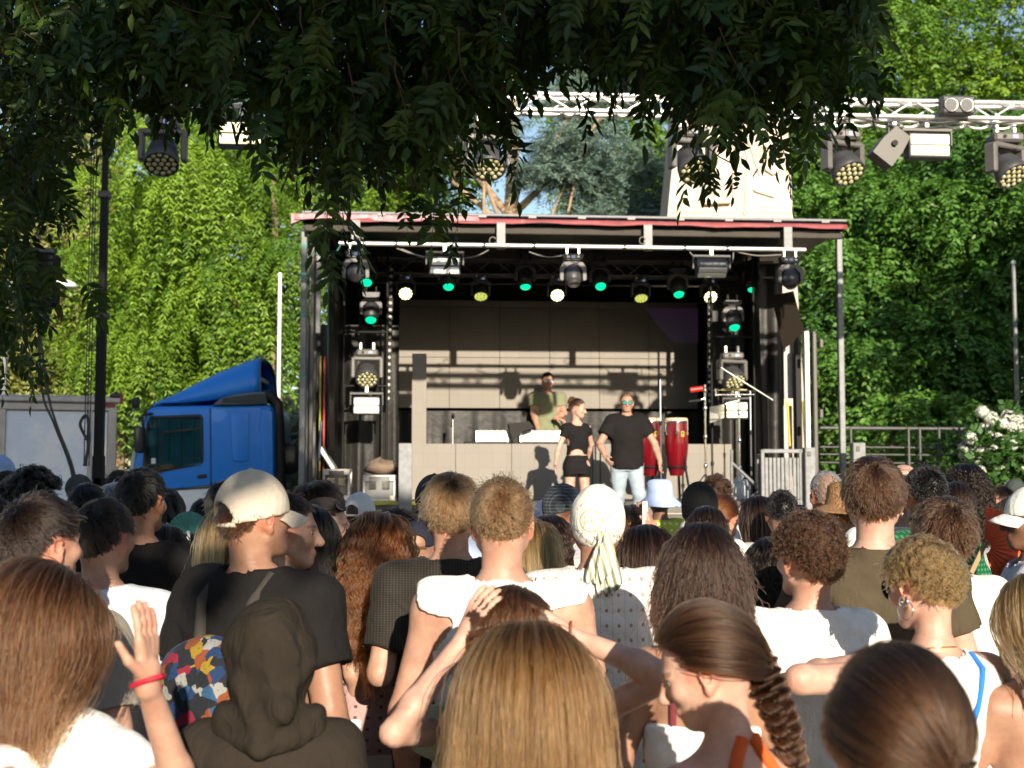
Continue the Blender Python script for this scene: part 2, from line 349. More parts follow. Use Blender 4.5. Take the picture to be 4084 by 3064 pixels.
# unseen tree added to shade the right grove; the wood far behind
b = Vector((13.5, 15.0, 0))
make_tree('shade_tree', 'broad unseen tree added beyond the right edge to shade the grove', b, (13.3, 15, 6), 0.3, sprays(rg, clumps_in(rg, (13.5, 15.0, 6.4), (3.6, 4.0, 4.2), 80, 1.0), 2600, 5, 0.7, 0.5, 0.3, 0.2, cols=DEEP), [(.6, (15, 16, 8), .1)], rng=rg)
cl = []
for x in np.linspace(-26, 26, 44): cl += clumps_in(rg, (x, 52 + rg.normal() * 2, 3.4 + (1.4 if abs(x) > 6 else -.6) * rg.random()), (1.6, 1.5, 3.4), 7, 1.3)
V, Q, c = sprays(rg, cl, 5200, 5, 0.8, 0.5, 0.34, 0.2, cols=GREEN_MID)
tag(link('distant_wood', np_mesh('distant_wood', V, Q, M_LEAF, c, smooth=False)), 'green wood closing off the park far behind the stage', 'wood', kind='stuff')
# silver shrub beside the cab
b = P(1170, 1900, 21); b.z = 0
s = thing('silver_shrub', 'grey-green shrub between the blue cab and the stage post', 'shrub', b)
V, Q, c = sprays(rg, clumps_in(rg, P(1185, 1800, 21), (0.35, 0.35, 0.7), 26, 0.28), 900, 6, 0.2, 0.2, 0.08, 0.035, cols=((.16, .19, .13), (.34, .37, .28)))
link('foliage', np_mesh('foliage', V - np.array(b), Q, M_LEAF, c, smooth=False), s); mb = MB()
for i in range(5): mb.tube(wob((0, 0, 0), (rg.normal() * .3, rg.normal() * .2, 1.6 + rg.random() * .5), 4, .06, rg), .02, 6, r1=.006)
mb.obj('stem', M_BARK, s)

# ---------------------------------------------------------------- ground, monument, wall, railing, hydrangea
M_GROUND = mat('plaza_paving', (0.19, 0.17, 0.145), 0.9, var=0.25, scale=1.2, bump=0.4, bscale=60, wear=((.2, .18, .15), 3.0, .62))
mb = MB(); mb.add([(-150, -120, 0), (150, -120, 0), (150, 260, 0), (-150, 260, 0)], [(0, 1, 2, 3)]); tag(mb.obj('ground', M_GROUND), 'pale gravelled plaza under the crowd', kind='structure')
M_STONE = mat('travertine', (0.60, 0.505, 0.415), 0.85, var=0.12, scale=1.4, bump=0.35, bscale=9, wear=((.5, .41, .33), 5.0, .66))
Ym = 26.0
def mon(px, py, d=0): return P(px, py, Ym - d)
mo = thing('stone_monument', 'pale travertine memorial tower with carved relief behind the stage roof', 'monument', (0, 0, 0))
lo_l, lo_r, hi_l, hi_r = mon(2656, 920), mon(3167, 920), mon(2712, 330), mon(3132, 330)
def at_z(a, b_, z): t = (z - a.z) / (b_.z - a.z); return a + (b_ - a) * t
zs = [0.0] + [lo_l.z - 2.2 + i * 0.86 for i in range(7)]; zs = [z for z in zs if z < hi_l.z] + [hi_l.z]
for i in range(len(zs) - 1):                               # courses of stone blocks, joints recessed
    z0, z1 = zs[i] + 0.004, zs[i + 1] - 0.004
    xs0 = [at_z(lo_l, hi_l, z0).x, at_z(lo_r, hi_r, z0).x]; xs1 = [at_z(lo_l, hi_l, z1).x, at_z(lo_r, hi_r, z1).x]
    cuts = [0, .35, .72, 1] if i % 2 else [0, .22, .55, 1]
    for a, c in zip(cuts[:-1], cuts[1:]):
        g = 0.003; q = []
        for (xa, zz) in ((xs0, z0), (xs1, z1)):
            q.append((xa[0] + (xa[1] - xa[0]) * a + g, zz)); q.append((xa[0] + (xa[1] - xa[0]) * c - g, zz))
        MB().prism([q[0], q[1], q[3], q[2]], 1.6, (0, Ym + (0.004 if i % 2 else 0), 0)).obj('stone_block', M_STONE, mo)
def relief(name, poly, depth, skew=0): 
    pts = [mon(x, y) for x, y in poly]; n = len(pts)
    vs = [(p.x, Ym + 0.02, p.z) for p in pts] + [(p.x + skew, Ym - depth * (1 - .0 * i), p.z) for i, p in enumerate(pts)]
    MB().add(vs, [tuple(range(n, 2 * n))] + [(i, (i + 1) % n, (i + 1) % n + n, i + n) for i in range(n)]).obj(name, M_STONE, mo)
relief('carved_block', [(2803, 735), (2910, 728), (2912, 815), (2800, 820)], 0.16)
relief('carved_ledge', [(2770, 722), (2875, 715), (2875, 728), (2770, 738)], 0.05)
relief('carved_ledge', [(3003, 757), (3098, 768), (3087, 790), (3010, 766)], 0.06)
relief('carved_face', [(3040, 620), (3075, 610), (3100, 650), (3108, 690), (3080, 700), (3050, 680)], 0.07)
mb = MB()
for k, (x, y, r_) in enumerate(((3052, 640, 26), (3052, 640, 40), (3052, 640, 54), (3098, 630, 22), (3098, 630, 34))):
    pts = [mon(x + r_ * math.cos(a), y - r_ * math.sin(a), .02) for a in np.linspace(.3, 2.6, 9)]; mb.tube(pts, 0.016, 6)
mb.obj('carved_frond', M_STONE, mo)
mb = MB(); pts = [mon(x, y, .02) for x, y in ((2960, 560), (2985, 640), (2975, 740), (2970, 860))]; mb.tube(pts, .025, 6); pts = [mon(x, y, .02) for x, y in ((2985, 560), (3010, 640), (3030, 700))]; mb.tube(pts, .02, 6); mb.obj('carved_stem', M_STONE, mo)
mb = MB()
for (x, y, ww, hh) in ((2835, 780, 5, 14), (2848, 783, 10, 4), (2862, 780, 5, 12), (2876, 782, 9, 5), (2970, 888, 4, 12), (2980, 884, 4, 12), (2996, 888, 5, 14), (3004, 884, 12, 4), (3020, 890, 4, 12), (3040, 826, 10, 4), (3056, 828, 10, 4)):
    q = mon(x, y); mb.box((q.x, Ym - .168 if y < 800 else Ym - .006, q.z), (ww * .0052, .01, hh * .0052))
mb.obj('inscription', mat('carved_letter', (.38, .30, .24), .9), mo)

M_STEELP = mat('painted_steel', (0.10, 0.10, 0.10), 0.5, metal=0.3, var=0.2)
M_CONC = mat('concrete', (0.40, 0.39, 0.37), 0.85, var=0.18, scale=2.5, bump=0.3, bscale=50)
Yr = 19.5
wl = thing('retaining_wall', 'low pale block wall under the railing at the right', 'wall', (0, 0, 0))
for i in range(4):
    z0 = P(3300, 2060, Yr).z - 1.05 + i * 0.27
    x0 = P(3290, 2000, Yr).x; off = 0.5 * (i % 2)
    for k in range(5):
        MB().box((x0 + off + k * 1.15, Yr + .2, z0 + .13), (1.142, .4, .262), bev=.01).obj('stone_block', M_CONC, wl)
MB().box((x0 + 2.6, Yr + .35, (P(3300, 2060, Yr).z - 1.05) / 2), (6.4, .5, P(3300, 2060, Yr).z - 1.06)).obj('footing', M_CONC, wl)
rl = thing('park_railing', 'grey tubular railing with three rails above the retaining wall', 'railing', (0, 0, 0))
Yl = Yr + .25
for py in (1707, 1783, 1812, 1845):
    MB().tube([P(3270, py, Yl), P(4090, py + 6, Yl + .3)], .028 if py == 1707 else .014, 8).obj('rail', M_STEELP, rl)
for px in (3393, 3623, 3668, 3745, 3826, 4028):
    a = P(px, 1705, Yl + .02); MB().tube([a, (a.x, a.y, P(px, 1905, Yl).z - .25)], .02, 8).obj('railing_post', M_STEELP, rl)
# white hydrangea
hb = P(3960, 1950, 18.6); hb.z = 0
hy = thing('hydrangea_bush', 'hydrangea bush with big white flower heads at the right edge', 'bush', hb)
V, Q, c = sprays(rg, clumps_in(rg, P(3980, 1830, 18.7), (0.55, .4, .62), 40, .24, hollow=.3), 750, 6, .2, .2, .12, .085, cols=((.03, .09, .02), (.07, .16, .03)))
link('foliage', np_mesh('foliage', V - np.array(hb), Q, M_LEAF, c, smooth=False), hy)
mb = MB()
for i in range(9): mb.tube(wob((rg.normal() * .1, rg.normal() * .1, 0), Vector(P(3860 + 30 * i, 1700 + rg.random() * 200, 18.6)) - hb, 4, .04, rg), .012, 5)
mb.obj('stem', M_BARK, hy)
def floret_head(r):
    d = nrm(rg.normal(size=(230, 3))); base = d * r * (0.78 + .2 * rg.random((230, 1)))
    tn = nrm(np.cross(d, rg.normal(size=(230, 3)))); V, Q = leaf_quads(base - tn * .014, nrm(tn + d * .3), nrm(np.cross(d, tn)), np.full(230, .034), np.full(230, .034), .25)
    c = np.repeat(np.array([.78, .80, .72]) * (0.8 + .2 * rg.random((230, 1))), 4, 0); return np_mesh('flower_head', V, Q, M_LEAF, c, smooth=False)
heads = [floret_head(.105), floret_head(.088), floret_head(.075)]
for (px, py) in ((3918, 1642), (3953, 1668), (4020, 1662), (4055, 1672), (3998, 1690), (3928, 1705), (3948, 1712), (4030, 1705), (4070, 1700), (4060, 1730), (3872, 1750), (3972, 1745), (3985, 1760), (4020, 1768), (4040, 1775), (3850, 1790), (3867, 1800), (3915, 1790), (3960, 1790), (3935, 1830), (3958, 1850), (3940, 1862), (4032, 1832), (4065, 1800), (3905, 1838), (3990, 1872), (4010, 1868), (3845, 1822), (3885, 1868), (3908, 1878), (4070, 1870), (4050, 1888), (3925, 1730), (3890, 1815)):
    q = P(px, py, 18.25 + rg.random() * .35) - hb; link('flower_head', heads[rg.integers(3)], hy, q, (rg.random() * 6, rg.random() * 6, 0))

# flag poles, street lamp
M_GALV = mat('galvanised', (0.19, 0.195, 0.20), 0.55, metal=0.3, var=0.3, scale=14, wear=((.12, .125, .13), 20., .6))
M_WHITE = mat('white_paint', (0.78, 0.78, 0.76), 0.5, var=0.05)
for px, pt, yy, lab in ((1117, 1100, 22, 'slim white flag pole rising beside the locust tree, behind the blue cab'), (4042, 1052, 20.5, 'slim grey pole standing above the hydrangea at the right edge')):
    a = P(px, pt, yy); t = thing('flag_pole', lab, 'pole', (a.x, a.y, 0))
    MB().tube([(0, 0, 0), (0, 0, a.z)], .04, 12, r1=.032).obj('pole', M_WHITE if px < 2000 else M_GALV, t); MB().lathe([(.0, .06), (.03, .05), (.04, .02), (.034, 0)], (0, 0, a.z)).obj('finial', M_WHITE, t); MB().lathe([(.12, 0), (.12, .02), (.05, .03), (.05, .12)], (0, 0, 0)).obj('base', M_GALV, t)
a = P(255, 1135, 24); t = thing('street_lamp', 'white street lamp head showing beside the hanging speakers', 'lamp', (a.x - 1.1, a.y, 0))
MB().tube([(0, 0, 0), (0, 0, a.z - .1), (.12, 0, a.z + .08), (.9, 0, a.z + .04)], .05, 10).obj('pole', M_GALV, t)
MB().lathe([(.02, .12), (.12, .1), (.24, .03), (.26, -.02), (.2, -.05), (0.02, -.06)], (1.1, 0, a.z - .02)).obj('lamp_head', M_WHITE, t)

# white box trailer at the left
M_ALU = mat('aluminium_frame', (0.50, 0.47, 0.43), 0.5, metal=0.5, var=0.15)
M_PANEL = mat('cloud_reflection_panel', (0.78, 0.84, 0.93), 0.2, var=0.03, coat=0.4, wear=((.93, .93, .93), .9, .5))  # sky reflection painted into the base colour, white clouds through the wear mask
ty = 17.2
tr = thing('box_trailer', 'white panelled box trailer with metal frame at the left', 'trailer', (P(462, 1900, ty).x, ty, 0), R(20))
zt = P(300, 1580, ty).z; zb = 0.75; Ltr = 7.2; xb = 0
for i, (x0_, x1_) in enumerate(((-.33, -.12), (-1.42, -.37), (-2.5, -1.5), (-3.7, -2.6), (-4.9, -3.8))):
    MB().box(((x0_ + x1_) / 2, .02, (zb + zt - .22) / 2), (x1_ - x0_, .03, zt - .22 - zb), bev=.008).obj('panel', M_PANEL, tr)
mb = MB()
for x in (-.345, -1.46, -2.55, -3.75, -4.95): mb.box((x, .0, (zb + zt - .2) / 2), (.09 if x < -1 else .05, .05, zt - .2 - zb), bev=.008)
mb.box((-.06, 0, (zb + zt) / 2 - .05), (.12, .07, zt - zb), bev=.01); mb.box((-2.5, 0, zt - .16), (5.0, .06, .1), bev=.01); mb.obj('frame', M_ALU, tr)
MB().box((-2.5, .0, zt - .06), (5.1, .14, .09), bev=.02).obj('top_rail', M_ALU, tr)
MB().box((-2.5, 1.25, zt - .03), (5.1, 2.4, .05), bev=.02).obj('roof', M_WHITE, tr); MB().box((-2.5, 1.25, (zb + zt) / 2), (4.9, 2.3, zt - zb - .1)).obj('body', M_WHITE, tr)
MB().box((-.1, -.045, zt - 1.02), (.26, .02, .12), bev=.004).obj('hinge', M_ALU, tr); MB().box((-.12, -.05, zt - .12), (.18, .012, .07)).obj('marker_light', mat('dark_red_lens', (.25, .03, .03), .3), tr)
M_TYRE = mat('tyre', (.02, .02, .02), .85)
for x in (-1.2, -3.9):
    for y in (.25, 2.2):
        wh = MB().lathe([(.3, -.12), (.44, -.1), (.46, 0), (.44, .1), (.3, .12)], (x, y, .46), (0, 1, 0), 24).obj('wheel', M_TYRE, tr); MB().lathe([(.05, -.13), (.24, -.12), (.29, -.09)], (x, y, .46), (0, 1, 0), 20).obj('rim', M_ALU, wh)
MB().box((-2.5, 1.2, .68), (4.9, 1.0, .16)).obj('chassis', M_STEELP, tr)
# ---------------------------------------------------------------- the mobile stage
TH = R(4.5); O = P(2284, 1900, 16.0); O.z = 0
US, NS = Vector((math.cos(TH), math.sin(TH), 0)), Vector((-math.sin(TH), math.cos(TH), 0))
def SP(px, py, yl):
    """a pixel on the plane yl metres behind the stage front, in stage coordinates"""
    d = P(px, py, 1.0) - Vector((0, 0, CAMZ)); t = (yl + O.dot(NS)) / d.dot(NS)
    p = d * t + Vector((0, 0, CAMZ)) - O
    return Vector((p.dot(US), yl, p.z))
def SW(v): return O + US * v[0] + NS * v[1] + Vector((0, 0, v[2]))
def sthing(name, label, cat, v=(0, 0, 0), group=None, rz=0.0): return thing(name, label, cat, SW(v), TH + rz, group)

M_BLACK = mat('black_paint', (0.010, 0.010, 0.0105), 0.55, var=0.3, scale=12, spec=.2)
M_DRAPE = mat('black_vinyl', (0.012, 0.011, 0.010), 0.45, var=0.3, scale=3, bump=0.35, bscale=9, spec=.3)
M_CLOTHB = mat('black_cloth', (0.022, 0.020, 0.019), 0.9, var=0.25, scale=20, sheen=.2)
M_ALUP = mat('bright_aluminium', (0.80, 0.79, 0.76), 0.36, metal=0.7, var=0.1, scale=20)
M_RED = mat('red_tarpaulin', (0.26, 0.055, 0.06), 0.6, var=0.3, scale=3, wear=((.45, .22, .20), 4.0, .58))
M_PINK = mat('faded_tarpaulin', (0.44, 0.22, 0.24), 0.55, var=0.25, scale=3, wear=((.7, .52, .5), 5.0, .55))
M_ROOF = mat('roof_lip', (0.18, 0.18, 0.19), 0.55, metal=.2, var=0.25, wear=((.16, .15, .14), 6., .58))
M_BEAM = mat('weathered_beam', (0.05, 0.041, 0.033), 0.75, var=0.35, scale=4, wear=((.3, .27, .22), 14., .7))
M_GREY = mat('dark_grey_metal', (0.085, 0.080, 0.075), 0.5, metal=.3, var=0.2)
M_LED = mat('led_face', (0.30, 0.255, 0.205), 0.75, var=0.05, scale=40)
def led_mat():
    m = M_LED; nt = m.node_tree; L = nt.links; b = nt.nodes['Principled BSDF']
    tc = nt.nodes.new('ShaderNodeTexCoord'); br = nt.nodes.new('ShaderNodeTexBrick'); br.inputs['Scale'].default_value = 1.0
    br.inputs['Brick Width'].default_value = .19; br.inputs['Row Height'].default_value = .19; br.inputs['Mortar Size'].default_value = .002; br.offset = 0
    br.inputs['Color1'].default_value = (.25, .225, .195, 1); br.inputs['Color2'].default_value = (.235, .212, .185, 1); br.inputs['Mortar'].default_value = (.19, .17, .15, 1)
    mp = nt.nodes.new('ShaderNodeMapping'); mp.inputs['Rotation'].default_value = (R(90), 0, 0)
    L.new(tc.outputs['Object'], mp.inputs['Vector']); L.new(mp.outputs[0], br.inputs['Vector']); L.new(br.outputs['Color'], b.inputs['Base Color'])
led_mat()
DECK = 1.47; xl, xr = SP(1203, 1900, 0).x, SP(3362, 1900, 0).x
st = sthing('mobile_stage', 'black-draped mobile stage with red-edged roof on grey posts', 'stage')
W_ = xr - xl; xm = (xl + xr) / 2
MB().box((xm, 2.45, DECK - .06), (W_ + .1, 5.0, .12), bev=.01).obj('deck', mat('deck_board', (.055, .05, .045), .7, var=.3, scale=5), st)
MB().box((xl + .95, -.085, DECK - .02), (1.9, .05, .05), bev=.006).obj('deck_edge', mat('yellow_edge', (.42, .40, .06), .6), st)
MB().box((xm, -.075, DECK - .1), (W_ + .1, .035, .1), bev=.006).obj('deck_frame', M_GREY, st)
for i in range(7):
    w7 = (W_ + .1) / 7; MB().box((xl - .05 + (i + .5) * w7, -.03, (DECK - .16) / 2), (w7 - .012, .04, DECK - .17), bev=.006).obj('skirt_panel', mat('skirt', (.11, .10, .09), .8, var=.25, scale=3), st)
# front posts
for x, (pa, pb) in ((xl, (1203, 925)), (xr, (3343, 925))):
    top = SP(pa, pb, 0); p_ = MB().box((x, 0, top.z / 2), (.075, .075, top.z), bev=.008).obj('post', M_GALV, st)
    MB().box((x, -.0, .012), (.26, .26, .024)).obj('base_plate', M_GALV, p_)
    if x == xl:
        for py in (980, 1095, 1255, 1505): MB().box((x, 0, SP(1203, py, 0).z), (.081, .081, .03)).obj('green_tape', mat('green_tape', (.05, .30, .24), .5), p_)
# roof
zl, zr = SP(1195, 925, -.1).z, SP(3362, 955, -.1).z; zc = (zl + zr) / 2; RT = .06
ro = MB().box((xm, 2.45, zc + .14), (W_ + .02, 5.3, .1), bev=.02).obj('roof', M_BLACK, st)
MB().box((xm, -.235, zc + .215), (W_ + .03, .1, .035), bev=.01).obj('roof_lip', M_ROOF, ro)
MB().box((xm, 2.4, zc + .205), (W_ - .02, 5.1, .03), bev=.01).obj('roof_skin', M_ROOF, ro)
MB().box((xm, -.18, zc + .03), (W_ - .04, .06, .08), bev=.01).obj('front_beam', M_BEAM, ro)
def strip(name, x0, x1, zz0, zz1, m, amp, seed):
    r2 = np.random.default_rng(seed); mb = MB(); rows = []
    n = int((x1 - x0) / .09); ph = r2.random(4) * 6
    for t in np.linspace(0, 1, 4):
        row = []
        for k in range(n + 1):
            x = x0 + (x1 - x0) * k / n; s = math.sin(x * 4.1 + ph[0]) * .6 + math.sin(x * 9.7 + ph[1]) * .3 + r2.normal() * .06
            row.append(Vector((x, -.30 - .012 * t - amp * abs(s) * t * .8, zz1 + (zz0 - zz1) * t + amp * s * t * .5)))
        rows.append(row)
    mb.grid(rows); o = mb.obj(name, m, ro); o.modifiers.new('s', 'SOLIDIFY').thickness = .004; return o
strip('tarpaulin_edge', xl + .55, xr + .01, zc + .10, zc + .16, M_RED, .035, 1); strip('tarpaulin_edge', xl - .1, xl + 2.2, zc + .11, zc + .19, M_PINK, .03, 2)
for k in range(11): MB().box((xl + .35 + k * W_ / 11, -.315, zc + .185), (.1, .03, .025)).obj('roof_clip', M_GALV, ro)
for px in (1190,): MB().prism([(xl - .14, zc + .19), (xl - .14, zc + .06), (xl + .1, zc + .16)], .1, (0, -.3, 0)).obj('corner_flap', M_PINK, ro)
# drapes
def drape(name, a, b, z0, z1, m, folds, amp, seed, nz=10):
    r2 = np.random.default_rng(seed); a, b = Vector(a), Vector(b); d = (b - a); ln = d.length; nn = Vector((-d.y, d.x, 0)).normalized(); n = max(24, int(ln * 24)); mb = MB(); rows = []; ph = r2.random(5) * 6
    for j in range(nz + 1):
        t = j / nz; row = []
        for k in range(n + 1):
            s = k / n; x = s * folds * 6.28; f = math.sin(x + ph[0] + .5 * math.sin(t * 3 + ph[1])) * .6 + math.sin(2.3 * x + ph[2]) * .3 + math.sin(.37 * x + 4 * t + ph[3]) * .35
            q = a + d * s + nn * amp * f * (0.35 + .65 * t); row.append(Vector((q.x, q.y, z1 + (z0 - z1) * t)))
        rows.append(row)
    return mb.grid(rows).obj(name, m, st)
drape('back_drape', (xl + .05, 4.75, 0), (xr - .05, 4.75, 0), DECK, zc + .08, M_DRAPE, 13, .05, 3)
drape('side_drape', (xl + .28, .35, 0), (xl + .45, 4.7, 0), DECK, zc + .05, M_DRAPE, 7, .06, 4)
drape('side_drape', (xr - .75, 1.2, 0), (xr - .45, 4.7, 0), DECK, zc + .05, M_DRAPE, 7, .06, 5)
drape('side_drape', (SP(1365, 1600, 2.2).x - .55, 2.2, 0), (SP(1590, 1600, 2.2).x, 2.2, 0), DECK, SP(1400, 1545, 2.2).z + .9, M_DRAPE, 4, .05, 6)
drape('side_drape', (SP(2830, 1600, 2.0).x, 2.05, 0), (SP(3120, 1600, 2.0).x, 1.9, 0), DECK, zc + .02, M_DRAPE, 5, .05, 8)
drape('low_drape', (SP(1560, 1700, 3.2).x, 3.25, 0), (SP(2830, 1700, 3.2).x, 3.25, 0), DECK, SP(2000, 1640, 3.25).z, M_DRAPE, 10, .03, 9, 5)
MB().add([SP(3075, 1180, .3), SP(3165, 1160, .3), SP(3208, 1330, .3), SP(3125, 1395, .3)], [(0, 1, 2, 3)]).obj('roof_flap', mat('dark_vinyl', (.014, .010, .006), .7, spec=.08), st)
# inner uprights at the left edge
for px, w_, m_, yl_ in ((1238, .045, M_GREY, .25), (1262, .06, M_GALV, .3), (1222, .03, M_STEELP, .45), (1250, .05, M_GREY, .9)):
    q = SP(px, 1900, yl_); zt_ = SP(px, 930 if m_ is not M_GALV else 1320, yl_).z
    MB().box((q.x, yl_, (DECK + zc) / 2 if m_ is not M_GALV else (zc + SP(px, 1330, yl_).z) / 2), (w_, .06, zc - DECK if m_ is not M_GALV else zc - SP(px, 1330, yl_).z), bev=.005).obj('upright', m_, st)
for px, c_ in ((1292, (.45, .06, .04)), (1276, (.4, .38, .05))): MB().box((SP(px, 1700, .6).x, .6, SP(px, 1650, .6).z), (.02, .03, 1.5)).obj('ratchet_strap', mat('strap_%d' % px, c_, .7), st)
MB().tube([SP(1272, 1840, .2), SP(1282, 1680, .2)], .018, 8).obj('hydraulic_strut', mat('blue_strut', (.07, .10, .15), .4, metal=.5), st)
# right end: folded side wall
for (pa, pb, m_, yy) in ((3208, 3240, M_ALUP, .02), (3240, 3270, M_GREY, .06)):
    q0, q1 = SP(pa, 1320, yy), SP(pb, 2040, yy); MB().box(((q0.x + q1.x) / 2, yy + .05, (q0.z + .3) / 2), (abs(q1.x - q0.x) - .004, .1, q0.z - .3), bev=.01).obj('side_wall', m_, st)
for k in range(3): MB().box((SP(3276, 1370 + 280 * k, .05).x, .06, SP(3276, 1370 + 280 * k, .05).z), (.05, .05, .12), bev=.01).obj('hinge', M_GREY, st)
for (ya, yb) in ((1352, 1590), (1618, 1900)):  # pale panels added for the stone wall showing through the gap
    q0, q1 = SP(3124, ya, .9), SP(3162, yb, .9); MB().box(((q0.x + q1.x) / 2, .9, (q0.z + q1.z) / 2), (q1.x - q0.x, .03, q0.z - q1.z), bev=.006).obj('gap_backing', mat('pale_panel', (.55, .50, .47), .5), st)
MB().box((SP(3180, 1600, .8).x, .8, (SP(3180, 1340, .8).z + DECK) / 2), (.1, .1, SP(3180, 1340, .8).z - DECK), bev=.01).obj('upright', M_BLACK, st)
for px in (3150, 3212): MB().tube([SP(px - 10, 1600, .4), SP(px, 1780, .4)], .016, 6).obj('yellow_strap', mat('yellow_strap', (.5, .45, .04), .6), st)
# light bar with hangers
ya = -.37; pl, pr = SP(1352, 976, ya), SP(3212, 991, ya); zb_ = (pl.z + pr.z) / 2
MB().tube([(pl.x, ya, zb_), (pr.x, ya, zb_)], .028, 14).obj('light_bar', M_ALUP, st)
for px in (1418, 1999, 2587, 3147):
    q = SP(px, 980, ya); MB().box((q.x, ya + .036, (zb_ - .03 + zc + .1) / 2), (.11, .012, zc + .1 - zb_ + .05), bev=.004).obj('hanger', M_GALV, st)
for px in (1580, 1450, 1930, 2130, 2490, 2730, 2900): MB().tube([(SP(px, 985, ya).x, ya, zb_ - .031), (SP(px, 985, ya).x, ya, zb_ + .031)], .031, 10).obj('tape_band', M_BLACK, st)
def cable(name, pts, r, m, parent):
    out = []; pts = [Vector(p) for p in pts]
    for i in range(len(pts) - 1):
        p0, p1, p2, p3 = pts[max(0, i - 1)], pts[i], pts[i + 1], pts[min(len(pts) - 1, i + 2)]
        for k in range(6):
            t = k / 6; out.append(.5 * ((2 * p1) + (p2 - p0) * t + (2 * p0 - 5 * p1 + 4 * p2 - p3) * t * t + (3 * p1 - p0 - 3 * p2 + p3) * t ** 3))
    out.append(pts[-1]); return MB().tube(out, r, 6).obj(name, m, parent)
M_CABLE = mat('cable_rubber', (.05, .047, .043), .55)
M_CABG = mat('grey_cable', (.2, .19, .17), .55)
for pts in (((1580, 990), (1650, 1015), (1710, 1026)), ((1600, 993), (1670, 1022), (1712, 1030)), ((1840, 1032), (1900, 1022), (1948, 998)), ((2110, 1005), (2180, 1026), (2245, 1020)), ((2750, 1005), (2770, 1030), (2772, 1050)), ((2925, 1005), (2920, 1045), (2895, 1060)), ((2930, 1003), (3020, 1020), (3120, 1016))):
    cable('lamp_cable', [SP(x, y, ya + .04) for x, y in pts], .008, M_CABG, st)
for px in (1437, 1965, 2563): cable('safety_loop', [SP(px + 8 * math.cos(a) * 1.6, 960 + 14 * math.sin(a), ya) for a in np.linspace(.4, 5.9, 9)], .006, M_CABG, st)
cable('green_cable', [SP(x, y, .1) for x, y in ((1205, 982), (1250, 1010), (1300, 1022), (1345, 1000), (1372, 940))], .008, mat('green_rubber', (.03, .2, .16), .5), st)
cable('hanging_cable', [SP(x, y, .35) for x, y in ((1268, 1010), (1240, 1080), (1215, 1180), (1210, 1300))], .007, M_CABLE, st)
# inner truss
def truss(name, a, b, side, r, parent, m, bay=.5, depth=True):
    a, b = Vector(a), Vector(b); d = (b - a).normalized(); up = Vector((0, 0, 1)); bk = Vector((-d.y, d.x, 0)); n = int((b - a).length / bay); h = side
    cs = [Vector((0, 0, 0)) + up * h / 2 - bk * h / 2, up * -h / 2 - bk * h / 2, up * -h / 2 + bk * h / 2, up * h / 2 + bk * h / 2]
    for c in cs: MB().tube([a + c, b + c], r, 10).obj('chord', m, parent)
    for i in range(4):
        c0, c1 = cs[i], cs[(i + 1) % 4]
        for k in range(n):
            p0, p1, p2 = a + d * (k * bay), a + d * ((k + .5) * bay), a + d * ((k + 1) * bay)
            MB().tube([p0 + c0, p1 + c1, p2 + c0], r * .45, 6, caps=False).obj('brace', m, parent)
q0, q1 = SP(1505, 1068, 1.9), SP(3075, 1078, 1.9); zt2 = (q0.z + q1.z) / 2
it = sthing('inner_truss', 'dim lattice truss under the stage roof carrying the green and yellow lights', 'truss')
truss('inner', (q0.x, 1.9, zt2), (q1.x, 1.9, zt2), .22, .02, it, mat('dim_truss', (.16, .145, .13), .5, metal=.5), .55)
for x in (q0.x + .2, q1.x - .2, xm): MB().box((x, 1.9, (zt2 + zc + .1) / 2 + .05), (.05, .05, zc + .09 - zt2 - .1)).obj('drop_bracket', M_BLACK, it)
# light towers
def tower(lab, x0, x1, yl_, px_ref, bars):
    t = sthing('lamp_frame', lab, 'frame'); a, b = SP(x0, 1500, yl_).x, SP(x1, 1500, yl_).x; top = zc + .05
    for x in (a, b): MB().tube([(x, yl_, DECK), (x, yl_, top)], .018, 8).obj('upright', M_BLACK, t)
    for py in bars: z = SP((x0 + x1) / 2, py, yl_).z; MB().tube([(a, yl_, z), (b, yl_, z)], .018, 8).obj('cross_bar', M_BLACK, t)
    return t
tower('thin black lamp frame at the left side of the stage', 1370, 1543, 1.25, 1400, (1325, 1540)); tower('thin black lamp frame at the right side of the stage', 2838, 3008, 1.25, 2900, (1345, 1560))

# ---------------------------------------------------------------- lamps
M_LAMPB = mat('lamp_body', (0.045, 0.045, 0.048), 0.42, var=0.2, scale=10, bump=.1, bscale=60)
M_LAMPG = mat('lamp_grey', (0.115, 0.107, 0.10), 0.5, var=0.15, scale=8)
M_LENS = mat('amber_lens', (0.42, 0.40, 0.22), 0.12, var=0.1, spec=.8, coat=.6)
M_GREEN = mat('green_beam_lens', (.0, .2, .1), .1, var=0, emit=(0.0, 0.75, 0.28), estr=1.1, coat=.5)
M_YEL = mat('yellow_lamp', (.6, .6, .3), .2, var=0, emit=(0.95, 1.0, 0.38), estr=3.2); M_YELD = mat('yellow_lamp_dim', (.5, .5, .2), .2, var=0, emit=(0.55, 0.62, 0.12), estr=.75)
M_GLOW = mat('strobe_glow', (.9, .9, .85), .3, var=0, emit=(1.0, 0.84, 0.44), estr=1.1)
M_REFL = mat('strobe_reflector', (0.85, 0.84, 0.80), 0.35, metal=.2, var=0.1, scale=60, bump=.5, bscale=70)
M_DISP = mat('display', (.25, .26, .30), .2, var=0, emit=(.2, .25, .5), estr=.25)
lens_me = {}
def lens_mesh(r):
    if r not in lens_me:
        mb = MB(); mb.lathe([(r, 0), (r * .95, r * .25), (r * .7, r * .55), (r * .3, r * .7), (r * .01, r * .72)], (0, 0, 0), (0, -1, 0), 10); lens_me[r] = mb.mesh('lens', M_LENS)
    return lens_me[r]
